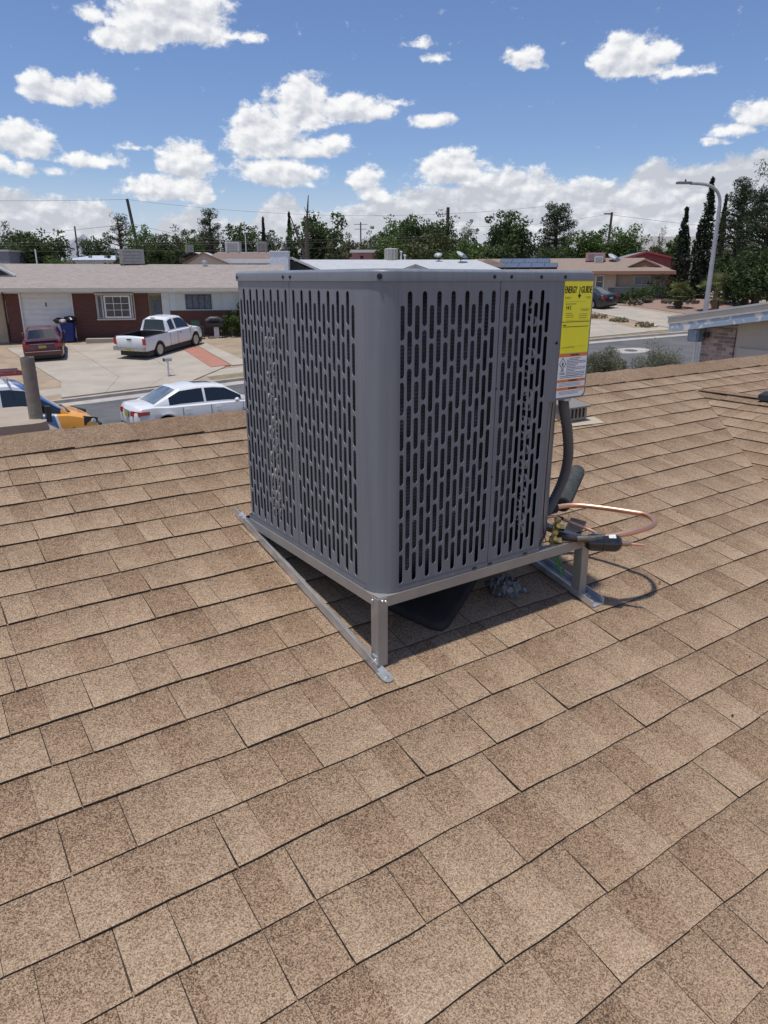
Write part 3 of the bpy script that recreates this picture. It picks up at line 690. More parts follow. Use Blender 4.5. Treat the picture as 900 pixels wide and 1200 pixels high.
    mb2 = MB(); mb2.add([(x, y, z) for z in (-.9375, -.922) for x, y in [(0 - .002, .957), (-.002, R), (.006, .045), (.022, .022), (.045, .006), (R, -.002), (.7, -.002), (.842, .098), (.842, .957)]], [tuple(range(9))] + [(i + 9, (i + 1) % 9 + 9, (i + 1) % 9, i) for i in range(9)])
    UB(mb2, 'base_pan', M_gray, root)
    # screws
    mb = MB()
    for y in (.555, .505, .93): screw(mb, (-o_, y, .009), (-1, 0, 0))
    screw(mb, (R - (R + o_) * .72, R - (R + o_) * .695, .009), (-.7, -.7, 0), .0065)
    for x in (.42, .49, .62, .73): screw(mb, (x, -o_, .009), (0, -1, 0))
    screw(mb, (W + o_, .03, .009), (1, 0, 0), .006, .008)
    screw(mb, (.452, -.0005, -.33), (0, -1, 0), .003, .002); screw(mb, (.452, -.0005, -.62), (0, -1, 0), .003, .002); screw(mb, (.715, -.0005, -.2), (0, -1, 0), .0045)
    for x in (.38, .45, .62): mb.box(x, x + .018, -.004, 0, ZB + .005, ZB + .011)
    UB(mb, 'screws', M_screw, root)
    # stickers
    x0, x1 = .733, .868; zt, zm, zbm = -.003, -.236, -.385
    M_yel = mat('yellow_label', (.95, .88, .02), None, rough=.35); M_wht = mat('white_label', (.86, .88, .90), None, rough=.35)
    M_ink = mat('black_ink', (.01, .01, .012), None, rough=.5); M_org = mat('orange_band', (.72, .22, .05), None, rough=.4)
    M_grey = mat('grey_ink', (.16, .15, .05), None, rough=.5); M_gink = mat('blue_grey_ink', (.25, .27, .31), None, rough=.5)
    mb = MB(); mb.box(x0, x1 + .003, -.0018, -.0008, zm, zt); ye = UB(mb, 'energy_label', M_yel, root)
    mb = MB(); pr_ = [(x0 - .002, zm - .001), (x0 - .002, zbm), (x1 - .012, zbm), (x1, zbm + .006), (x1 + .003, zbm + .016), (x1 + .003, zm - .001)]; n = 6
    mb.add([(x, -.0016, z) for x, z in pr_] + [(x, -.0008, z) for x, z in pr_], [tuple(range(n)), tuple(range(n, 2 * n))[::-1]] + [(i, (i + 1) % n, n + (i + 1) % n, n + i) for i in range(n)])
    wh = UB(mb, 'warning_label', M_wht, root)
    def TM(x, z, y=-.0026): return Matrix.Translation((x - root['_o'][0], y, z - root['_o'][2])) @ Matrix.Rotation(radians(90), 4, 'X')
    def bars(parent, mtl, items, y=-.0024):
        mb = MB()
        for (a, b, c, d) in items: mb.box(a, b, y, y + .0008, c, d)
        UB(mb, 'printed_lines', mtl, root).parent = parent
    xm = (x0 + x1) / 2
    text_obj('ENERGY', .031, M_ink, ye, TM(x0 + .002, zt - .029), 'lettering', 'LEFT', .5, bold=.0003)
    text_obj('GUIDE', .031, M_ink, ye, TM(x1 + .0, zt - .029), 'lettering', 'RIGHT', .6, bold=.0003)
    bars(ye, M_ink, [(xm + .0055, xm + .0085, zt - .05, zt - .019)])
    mb = MB(); mb.add([(xm - .001, -.0026, zt - .046), (xm + .007, -.0026, zt - .056), (xm + .015, -.0026, zt - .046), (xm + .007, -.0026, zt - .041)], [(0, 1, 2, 3)]); UB(mb, 'arrow', M_ink, root).parent = ye
    rnd = random.Random(8)
    L_ = [(x0 + .006, x0 + .035, zt - .052, zt - .0505), (x0 + .006, x0 + .030, zt - .056, zt - .0545), (x1 - .028, x1 - .004, zt - .052, zt - .0505), (x1 - .022, x1 - .004, zt - .056, zt - .0545),
          (x0 + .01, x0 + .062, zt - .074, zt - .0718), (x0 + .004, x1 - .03, zt - .0655, zt - .065)]
    L_ += [(x1 - .05, x1 - .006, zt - .091, zt - .0895), (x1 - .046, x1 - .01, zt - .095, zt - .0935)]
    for k in range(3): L_ += [(x0 + .012 + rnd.uniform(0, .006), x0 + .055 - rnd.uniform(0, .01), zt - .104 - k * .006, zt - .1025 - k * .006), (x1 - .055, x1 - .012 - rnd.uniform(0, .01), zt - .107 - k * .006, zt - .1055 - k * .006)]
    L_ += [(x0 + .02, x1 - .006, zt - .1265, zt - .126), (x0 + .004, x0 + .07, zm + .018, zm + .0195), (x0 + .03, x1 - .01, zm + .022, zm + .0225)]
    bars(ye, M_grey, L_); bars(ye, M_ink, [(x0 - .001, x1 + .003, zt - .1315, zt - .1295), (x0 + .006, x0 + .02, zt - .1425, zt - .1395), (x0 + .006, x1 - .004, zt - .1475, zt - .1455)])
    text_obj('14.2', .017, M_ink, ye, TM(x0 + .012, zt - .085), 'lettering', 'LEFT', .9)
    # white warning sticker
    bars(wh, M_org, [(x0 - .002, x1 + .003, zm - .0125, zm - .0015), (x0 - .002, x1 + .003, zm - .0975, zm - .0885), (x0 - .002, x1 + .003, zm - .1245, zm - .1155)], -.0022)
    for zz, tx in ((zm - .007, 'WARNING'), (zm - .093, 'WARNING'), (zm - .12, 'WARNING')): text_obj(tx, .0095, M_ink, wh, TM(xm + .008, zz), 'lettering', 'CENTER', 1.0)
    text_obj('A2L', .0105, M_gink, wh, TM(x0 + .018, zm - .058), 'lettering'); text_obj('R454B', .0095, M_gink, wh, TM(x0 + .018, zm - .068), 'lettering')
    mb = MB(); dc = (x0 + .018, zm - .035)
    for k in range(4):
        a, b = pi / 2 * k, pi / 2 * (k + 1); pa = Vector((dc[0] + .0155 * cos(a), -.0024, dc[1] + .0195 * sin(a))); pb = Vector((dc[0] + .0155 * cos(b), -.0024, dc[1] + .0195 * sin(b))); mb.bar(pa, pb, .0008, .0014, (0, 1, 0))
    fl = [(0, .009), (.0035, .002), (.004, -.004), (0, -.006), (-.004, -.004), (-.003, .001), (-.001, .003)]; mb.add([(dc[0] + x, -.0026, dc[1] + z) for x, z in fl], [tuple(range(7))])
    mb.box(dc[0] - .005, dc[0] + .005, -.0026, -.002, dc[1] - .0095, dc[1] - .008); UB(mb, 'flame_symbol', M_ink, root).parent = wh
    L_ = []
    for k in range(12):
        z = zm - .019 - k * .0053; a = x0 + (.038 if k not in (0,) else .05)
        while a < x1 - .008:
            b = min(a + rnd.uniform(.006, .018), x1 - .002); L_.append((a, b, z, z + .0026)); a = b + .0022
            if rnd.random() < .08: break
    for k in range(2):
        z = zm - .078 - k * .005; L_.append((x0 + .008, x1 - (.04 if k == 0 else .01), z, z + .0022))
    for z0_, m_ in ((zm - .102, 3), (zm - .13, 3)):
        for k in range(m_): L_.append((x0 + .003 + rnd.uniform(0, .01), x1 - rnd.uniform(.004, .03), z0_ - k * .0045, z0_ + .0014 - k * .0045))
    bars(wh, M_gink, L_)
    return root
build_unit()

# ------------------------------------------------------------------ steel stand
def build_stand():
    root = ulocal('equipment_stand', 'low angle steel stand with galvanised rails carrying the grey condenser', 'stand', 0, 0, -.99)
    e = .006; zt, zb = -.9395, -.974; X1, Y1 = .968, .985; th = .004
    def rail(a, b, out):   # L section: vertical flange outside, horizontal leg on top
        mb = MB(); a = Vector(a); b = Vector(b); o = Vector(out)
        mb.add([a + Vector((0, 0, zt)), b + Vector((0, 0, zt)), b + Vector((0, 0, zb)), a + Vector((0, 0, zb))] + [p - o * th for p in (a + Vector((0, 0, zt - .0)), b + Vector((0, 0, zt)), b + Vector((0, 0, zb)), a + Vector((0, 0, zb)))],
               [(0, 1, 2, 3), (7, 6, 5, 4), (0, 4, 5, 1), (3, 2, 6, 7), (0, 3, 7, 4), (1, 5, 6, 2)])
        q0, q1 = a - o * th, b - o * th
        mb.add([q0 + Vector((0, 0, zt)), q1 + Vector((0, 0, zt)), q1 - o * .03 + Vector((0, 0, zt)), q0 - o * .03 + Vector((0, 0, zt))] + [p + Vector((0, 0, zt - th)) for p in (q0, q1, q1 - o * .03, q0 - o * .03)], [(0, 1, 2, 3), (7, 6, 5, 4), (2, 3, 7, 6), (0, 3, 7, 4), (1, 2, 6, 5)])
        return mb
    UB(rail((-e, -e, 0), (X1, -e, 0), (0, -1, 0)), 'rail', M_frame, root)
    UB(rail((-e, -e + .001, 0), (-e, Y1, 0), (-1, 0, 0)), 'rail', M_frame, root)
    UB(rail((-e, Y1, 0), (X1, Y1, 0), (0, 1, 0)), 'rail', M_frame, root)
    UB(rail((X1, -e + .001, 0), (X1, Y1, 0), (1, 0, 0)), 'rail', M_frame, root)
    def leg(x, y, sx, sy, z0, z1):   # angle leg, its flanges outside
        mb = MB(); w = .036; o = .0045
        a0, a1 = sorted((x, x + sx * w)); b0, b1 = sorted((y, y + sy * w)); ty0, ty1 = sorted((y - sy * .0, y + sy * .004)); tx0, tx1 = sorted((x, x + sx * .004))
        mb.box(a0, a1, ty0, ty1, z0, z1); c0, c1 = sorted((y + sy * .004, y + sy * (w + .004))); mb.box(tx0, tx1, c0, c1, z0, z1); return mb
    mb = MB(); mb.box(-e + .001, .036, -e + .001, .036, zt - .003, zt + .0008); UB(mb, 'corner_plate', M_frame, root)
    UB(leg(-e - .0045, -e - .0045, 1, 1, uz(-.01) + .012, zt - .002), 'leg', M_frame, root)
    lg = MB(); lg.box(X1 - .034, X1 + .004, -e - .0045, -e - .0005, uz(-.01) + .012, zt - .002); lg.box(X1 - .034, X1 - .03, -e - .0005, .03, uz(-.01) + .012, zt - .012); UB(lg, 'leg', M_frame, root)
    # galvanised channels lying on the roof slope
    def chan(xc, y0, y1, open_up):
        def mk(xa, xb, ha, hb):
            mb = MB(); vs = [(x, y, uz(y) + h) for y in (y0, y1) for h in (ha, hb) for x in (xa, xb)]
            mb.add(vs, [(0, 1, 3, 2), (4, 6, 7, 5), (0, 4, 5, 1), (2, 3, 7, 6), (0, 2, 6, 4), (1, 5, 7, 3)]); return mb
        mb = MB()
        for piece in ([(-.03, .03, .010, .0125), (-.033, -.03, .010, .036), (.03, .033, .010, .036)] if open_up else [(-.013, .02, .010, .0128), (-.016, -.013, .010, .044)]):
            p = mk(xc + piece[0], xc + piece[1], piece[2], piece[3]); mb.add(p.v, p.f)
        return mb
    lf = chan(-.014, -.03, 1.05, False)
    UB(lf, 'roof_rail', M_zinc, root)
    # rounded end tab of the left rail with a fixing hole
    mb = MB(); c = Vector((-.012, -.062, 0)); r_ = .019; pts = [(c.x + .019, -.028), (c.x + .019, c.y)] + [(c.x + r_ * cos(a), c.y + r_ * sin(a)) for a in [-pi * k / 8 for k in range(1, 8)]] + [(c.x - .019, c.y), (c.x - .019, -.028)]
    n = len(pts); mb.add([(x, y, uz(y) + h) for h in (.0102, .013) for x, y in pts], [tuple(range(n, 2 * n))] + [(i, (i + 1) % n, n + (i + 1) % n, n + i) for i in range(n)])
    mb.lathe([(.009, 0), (.009, .002), (.005, .003), (.005, .007), (0, .007)], (c.x, c.y + .004, uz(c.y) + .013), n=10); UB(mb, 'end_tab', M_zinc, root)
    UB(chan(.962, -.085, 1.05, True), 'roof_rail', M_zinc, root)
    UB(chan(.47, .5, 1.05, True), 'roof_rail', M_zinc, root)
    mb = MB()
    for (x, y, z, n_) in ((-e - .005, .018, zt - .012, (-1, 0, 0)), (.016, -e - .005, zt - .012, (0, -1, 0)), (.004, -e - .005, zt - .008, (0, -1, 0)), (.018, -e - .005, zt - .016, (0, -1, 0))):
        mb.lathe([(.0045, 0), (.0045, .002), (.0025, .005), (0, .005)], (x, y, z), n_, 8)
    mb.lathe([(.008, 0), (.008, .004), (.004, .006), (.004, .01), (0, .01)], (-.022, -.008, uz(0) + .034), (-1, -.2, .3), 8)
    mb.box(-.021, -.012, -.014, .012, uz(0) + .02, uz(0) + .052)
    for y in (-.06, -.03): mb.lathe([(.009, 0), (.009, .004), (.005, .006), (0, .009)], (.962 + (y + .045) * .6, y, uz(y) + .013), (0, 0, 1), 8)
    mb.lathe([(.007, 0), (.007, .004), (0, .006)], (-.03, .99, uz(.99) + .03), (-1, 0, 0), 8); mb.lathe([(.007, 0), (.007, .004), (0, .006)], (-.03, .955, uz(.955) + .036), (-1, 0, 0), 8)
    UB(mb, 'bolts', M_zinc, root)
    mb = MB(); mb.box(.935, .985, .26, .30, uz(.28) + .014, uz(.28) + .034); mb.box(.937, .963, .33, .40, uz(.36) + .016, uz(.36) + .020); UB(mb, 'splice_clip', M_zinc, root)
build_stand()

# ------------------------------------------------------------------ refrigerant lines and small things around the unit
def smoothpath(pts, k=6):
    pts = [Vector(p) for p in pts]; P_ = [pts[0]] + pts + [pts[-1]]; out = []
    for i in range(1, len(P_) - 2):
        for j in range(k):
            t = j / k; a, b, c, d = P_[i - 1], P_[i], P_[i + 1], P_[i + 2]
            out.append(.5 * ((2 * b) + (c - a) * t + (2 * a - 5 * b + 4 * c - d) * t * t + (3 * b - a - 3 * c + d) * t ** 3))
    out.append(pts[-1]); return out
def build_lines():
    t = ulocal('refrigerant_line', 'bare copper suction pipe bent in a wide loop beside the right leg of the stand', 'pipe', 1.1, .1, -.92)
    mb = MB(); mb.tube(smoothpath([(1.04, .262, -.905), (1.14, .225, -.9), (1.209, .135, -.9), (1.262, .03, -.9), (1.28, -.02, -.9), (1.266, -.07, -.902), (1.225, -.108, -.904), (1.171, -.121, -.906), (1.08, -.112, -.91), (1.0, -.088, -.915), (.943, -.065, -.92)], 5), .0108, 14); UB(mb, 'copper_tube', M_copper, t, smooth=60)
    mb = MB(); mb.tube([(.97, -.074, -.9175), (.93, -.058, -.921), (.88, -.02, -.922)], [.0135, .0135, .0135], 12); UB(mb, 'sleeve', mat('tarnished_copper', (.2, .19, .16), (.1, .1, .09), 60, .4, metal=.8), t, smooth=60)
    mb = MB(); mb.tube([(.885, -.022, -.922), (.86, .01, -.921), (.83, .04, -.918)], .015, 12); UB(mb, 'tape_wrap', M_foam, t, smooth=60)
    t = ulocal('liquid_line', 'thin copper pipe running from the service valves towards the filter drier', 'pipe', .9, .1, -.88)
    mb = MB(); mb.tube(smoothpath([(.80, .11, -.862), (.896, .107, -.872), (.93, .055, -.888), (.975, -.015, -.912), (.985, -.035, -.93)], 5), .006, 8); UB(mb, 'copper_tube', M_copper, t, smooth=60)
    mb = MB(); mb.tube([(.905, .096, -.874), (.914, .08, -.878)], .0075, 8); UB(mb, 'clip', M_foam, t)
    t = ulocal('filter_drier', 'black cylindrical filter drier with a small white label and a loose copper stub', 'filter drier', .98, -.07, -.945)
    a = Vector((.925, -.03, -.94)); d = Vector((.087, -.077, -.001)).normalized(); Lr = .125; KR = 1.22
    mb = MB(); prof = [(.008, -.006), (.016, -.004), (.024, .006), (.0275, .02), (.0275, .058), (.0288, .06), (.0288, .064), (.0275, .066), (.0275, .105), (.024, .118), (.016, .128), (.008, .13)]
    prof = [(r_ * KR, h_) for r_, h_ in prof]; mb.lathe(prof, a, d, 22); UB(mb, 'shell', mat('black_gloss_paint', (.012, .013, .016), None, rough=.22, coat=.5), t, smooth=35)
    mb = MB(); u, w = frame(d); vv = []
    for k in range(6):
        ang = radians(-62 + k * 20)
        up = Vector((0, 0, 1)); side = d.cross(up).normalized(); r_ = side * sin(ang) + up * cos(ang)
        for h in (.078, .104): vv.append(a + d * h + r_ * .0281 * KR)
    mb.add(vv, [(2 * k, 2 * k + 1, 2 * k + 3, 2 * k + 2) for k in range(5)]); UB(mb, 'paper_label', mat('paper_white', (.72, .74, .72), (.55, .6, .58), 90, .6), t, smooth=True)
    mb = MB(); mb.tube([a - d * .0, a - d * .03], .0095, 10); UB(mb, 'fitting', mat('dull_copper', (.45, .3, .24), (.3, .22, .2), 60, .4, metal=.9), t, smooth=50); mb = MB(); mb.tube([a + d * .128, a + d * .15, a + d * .165], [.0105, .0095, .0062], 10); UB(mb, 'fitting', mat('dull_copper', (.45, .3, .24), (.3, .22, .2), 60, .4, metal=.9), t, smooth=50)
    mb = MB(); mb.tube([a + d * .16, a + d * .21 + Vector((0, 0, -.003))], [.0062, .005], 10); UB(mb, 'stub', M_copper, t, smooth=50); mb = MB(); mb.tube([a - d * .028, Vector((.86, .01, -.937)), Vector((.83, .03, -.935))], .0065, 10); UB(mb, 'inlet_tube', M_copper, t, smooth=50)
    t = ulocal('service_valves', 'pair of brass service valves at the right bottom corner of the unit', 'valve', .84, .07, -.9)
    for (x, y, z) in ((.842, .05, -.885), (.808, .03, -.922)):
        mb = MB(); mb.lathe([(.0, -.016), (.014, -.016), (.014, .008), (.010, .010), (.010, .022), (.013, .023), (.013, .034), (.007, .038), (0, .038)], (x, y, z), (0, -.2, 1), 6)
        mb.lathe([(.011, -.012), (.011, .016), (.0135, .017), (.0135, .03), (.006, .031)], (x, y, z - .004), (.75, -.65, 0), 6); mb.lathe([(.006, 0), (.006, .02), (.008, .021), (.008, .03), (0, .032)], (x, y, z + .004), (-.5, -.8, .3), 8)
        UB(mb, 'valve_body', M_brass, t, smooth=30)
    t = ulocal('insulated_pipe', 'black foam insulation sleeve open at its end behind the copper loop', 'pipe insulation', 1.1, .28, -.9)
    mb = MB(); mb.tube(smoothpath([(.86, .22, -.89), (.95, .235, -.897), (1.03, .262, -.905), (1.066, .262, -.904)], 4), .027, 14); UB(mb, 'sleeve', M_foam, t, smooth=60)
    t = ulocal('insulation_sleeve', 'grey black foam sleeve sticking up behind the flexible conduit', 'pipe insulation', 1.2, .3, -.88)
    mb = MB(); p0, p1 = Vector((1.13, .28, -.91)), Vector((1.40, .44, -.842)); dd = (p1 - p0).normalized()
    mb.lathe([(.032, 0), (.037, .004), (.037, (p1 - p0).length), (.029, (p1 - p0).length + .002), (.0, (p1 - p0).length - .02)], p0, dd, 14); mb.lathe([(.029, .0), (.0, .02)], p0, dd, 14)
    UB(mb, 'sleeve', mat('dusty_foam', (.03, .034, .034), (.06, .066, .062), 25, .8, bump=.3, bscale=90), t, smooth=50)
    t = ulocal('flexible_conduit', 'dark grey corrugated conduit hanging in a bow beside the unit from under the warning label', 'conduit', .9, .1, -.7)
    path = smoothpath([(.835, .055, -.395), (.838, .055, -.43), (.885, .07, -.53), (.935, .10, -.63), (.952, .125, -.72), (.93, .14, -.80), (.89, .145, -.86), (.85, .15, -.885)], 14)
    mb = MB(); mb.tube(path, [.0185 + (.0016 if i % 2 else -.001) for i in range(len(path))], 14); UB(mb, 'conduit', M_cond, t, smooth=60)
    mb = MB(); mb.lathe([(.024, -.408), (.024, -.388), (.02, -.384)], (.836, .055, 0), (0, 0, 1), 8); UB(mb, 'fitting', M_zinc, t)
    t = ulocal('control_cable', 'thin black cable hanging down the edge of the grey service panel', 'cable', .7, 0, -.6)
    mb = MB(); mb.tube(smoothpath([(.735, .014, -.402), (.712, -.004, -.43), (.708, -.004, -.6), (.716, .004, -.75), (.73, .012, -.86), (.76, .02, -.92)], 5), .0018, 6); UB(mb, 'cable', M_foam, t)
    t = ulocal('ground_wires', 'three green insulated wires with bare ends hanging under the stand', 'wires', .88, .06, -1.05)
    for k, (x, g_) in enumerate(((0, 0), (.012, .01), (-.01, .02))):
        mb = MB(); mb.tube([(.83 + x, .05, -.95), (.86 + x, .055, -1.02), (.905 + x, .06 - g_, -1.09 - g_ * .6)], .003, 6); w_ = UB(mb, 'wire', mat('green_insulation', (.03, .22, .07), None, rough=.4), t, smooth=60)
        mb = MB(); mb.tube([(.905 + x, .06 - g_, -1.09 - g_ * .6), (.915 + x, .061 - g_, -1.108 - g_ * .6)], .0016, 6); o = UB(mb, 'bare_end', M_copper, t, smooth=60)
    # black foam pad under the unit
    M_pad = mat('black_foam_pad', (.012, .012, .014), (.02, .02, .022), 10, .8, bump=.15, bscale=200)
    t = ulocal('foam_pad', 'black foam sheet shoved under the condenser behind the front leg', 'foam pad', .4, .3, uz(.3))
    mb = MB(); rnd = random.Random(2); outline = [(.19, .24), (.21, .2), (.27, .075), (.30, .052), (.335, .06), (.52, .17), (.62, .235), (.72, .31), (.60, .62), (.32, .66)]
    c = Vector((.42, .34)); out = []
    n = len(outline); lv = []
    for sc, h in ((1.0, .008), (1.012, .02), (1.0, .034), (.96, .040), (.5, .044), (.0, .046)):
        for (x, y) in outline: q_ = c + (Vector((x, y)) - c) * sc; lv.append((q_.x, q_.y, uz(q_.y) + h + .012 * max(0, q_.x - .45)))
    mb.add(lv, [(l_ * n + i, l_ * n + (i + 1) % n, (l_ + 1) * n + (i + 1) % n, (l_ + 1) * n + i) for l_ in range(5) for i in range(n)]); UB(mb, 'pad', M_pad, t, smooth=50)
    t = ulocal('plastic_bag', 'crumpled grey plastic bag lying in the shade under the stand', 'plastic bag', .7, .2, uz(.2))
    rnd = random.Random(21); NX, NY = 14, 12; vs = []
    for i in range(NX):
        for j in range(NY):
            x = .635 + .13 * i / (NX - 1); y = .10 + .11 * j / (NY - 1); e_ = min(i, NX - 1 - i, j, NY - 1 - j)
            env = min(1, e_ / 3); h = .010 + env * (.020 + .022 * abs(sin(i * 1.3 + j * .5) * cos(j * 1.1 - i * .3))) + rnd.uniform(0, .012) * env
            vs.append((x + rnd.uniform(-.004, .004) + (.014 * sin(j * .9) if i in (0, NX - 1) else 0), y + rnd.uniform(-.006, .006) + (.02 * sin(i * .8) if j in (0, NY - 1) else 0), uz(y) + h))
    mb = MB(); mb.add(vs, [(i * NY + j, (i + 1) * NY + j, (i + 1) * NY + j + 1, i * NY + j + 1) for i in range(NX - 1) for j in range(NY - 1)])
    UB(mb, 'bag', mat('grey_plastic_film', (.15, .15, .155), (.09, .09, .095), 18, .25, spec=.7), t)
    # roof vent behind, and a patch of newer shingle beside it
    t = thing('roof_vent', 'small grey louvered roof vent just beyond the label corner of the unit', 'roof vent', (0, 0, 0))
    p = rA(-1.5, 2.47, .0); t.location = p; t.rotation_euler = (0, 0, UA)
    mb = MB(); mb.box(-.10, .10, -.08, .1, 0, .09); mb.add([(-.11, -.1, .09), (.11, -.1, .09), (.11, .11, .125), (-.11, .11, .125), (-.11, -.1, .08), (.11, -.1, .08), (.11, .11, .11), (-.11, .11, .11)], [(0, 1, 2, 3), (4, 7, 6, 5), (0, 4, 5, 1), (1, 5, 6, 2), (3, 2, 6, 7), (0, 3, 7, 4)]); mb.build('hood', mat('tan_grey_metal', (.26, .235, .2), None, rough=.5, metal=.3), t)
    for k in range(5): mb = MB(); mb.box(-.08 + k * .035, -.066 + k * .035, -.083, -.079, .015, .075); mb.build('louver_slot', M_dark, t)
    mb = MB(); mb.tint = .9; mb.add([rA(-1.36, 2.36, .012), rA(-1.34, 2.66, .012), rA(-1.45, 2.68, .009), rA(-1.46, 2.36, .009)], [(0, 1, 2, 3)])
    mb.v = [tuple(Vector(q_) - Vector(p)) for q_ in mb.v]; mb.v = [tuple(Matrix.Rotation(-UA, 3, 'Z') @ Vector(q_)) for q_ in mb.v]; mb.build('flashing', mat('pale_flashing', (.42, .36, .27), None, rough=.8), t)
    # roofing nails and grit lying on the shingles
    rnd = random.Random(31)
    mb = MB(); pos = [(.15, .02), (.36, .53), (-.12, 1.3), (.08, 1.35), (.3, 1.5), (-.5, 1.42), (.55, 1.25), (.7, .9), (-.3, 2.0), (.12, 2.1)]
    t = thing('debris', 'small dark bits of grit and tar scattered on the shingles right of the unit', 'debris', rA(.1, 1.2, .012)); o0 = rA(.1, 1.2, .012)
    for (a_, c_) in pos:
        p = rA(a_, c_, .011) - o0; r_ = rnd.uniform(.0025, .005); mb.lathe([(0, 0), (r_, .001), (r_ * .7, .004), (0, .005)], p, n=6)
    mb.build('grit', M_dark, t)
build_lines()
# ------------------------------------------------------------------ trees and shrubs
F_dark = foliage('foliage_dark', (.048, .076, .026), (.105, .145, .05))
F_mid = foliage('foliage_mid', (.065, .11, .028), (.14, .20, .055))
F_olive = foliage('foliage_olive', (.075, .085, .035), (.14, .15, .065))
F_pine = foliage('foliage_pine', (.04, .062, .028), (.09, .12, .052), .18)
F_cyp = foliage('foliage_cypress', (.024, .036, .018), (.05, .07, .032), .1)
F_sage = foliage('foliage_sage', (.12, .125, .075), (.22, .22, .14))
F_palm = foliage('foliage_palm', (.09, .11, .04), (.24, .24, .10))
M_bark = mat('bark', (.10, .075, .055), (.06, .045, .035), 8, .95, bump=.5, bscale=20)
M_palebark = mat('pale_bark', (.3, .27, .22), (.2, .18, .15), 8, .95)
def leaves(mb, rng, centers, radii, per, size, tints, flat=1.0, aspect=.6):
    C_ = np.repeat(np.array(centers, float), per, axis=0); R_ = np.repeat(np.array(radii, float), per); n = len(C_)
    d = rng.normal(size=(n, 3)); d /= np.linalg.norm(d, axis=1)[:, None]; r = R_ * rng.uniform(.35, 1.0, n) ** .5
    p = C_ + d * r[:, None] * np.array([1, 1, flat])
    u = rng.normal(size=(n, 3)); u /= np.linalg.norm(u, axis=1)[:, None]; w = np.cross(u, d + rng.normal(size=(n, 3)) * .6); w /= np.linalg.norm(w, axis=1)[:, None] + 1e-9
    s = size * rng.uniform(.6, 1.4, n)[:, None]; u = u * s; w = w * s * aspect
    V = np.stack([p - u, p - w * .9, p + u, p + w * .9], axis=1).reshape(-1, 3); o = len(mb.v)
    mb.v += [tuple(x) for x in V.tolist()]; mb.f += [(o + 4 * i, o + 4 * i + 1, o + 4 * i + 2, o + 4 * i + 3) for i in range(n)]
    tt = np.clip(np.repeat(np.array(tints, float), per) + rng.normal(0, .12, n), 0, 1); mb.mi += [0] * n; mb.t += tt.tolist()
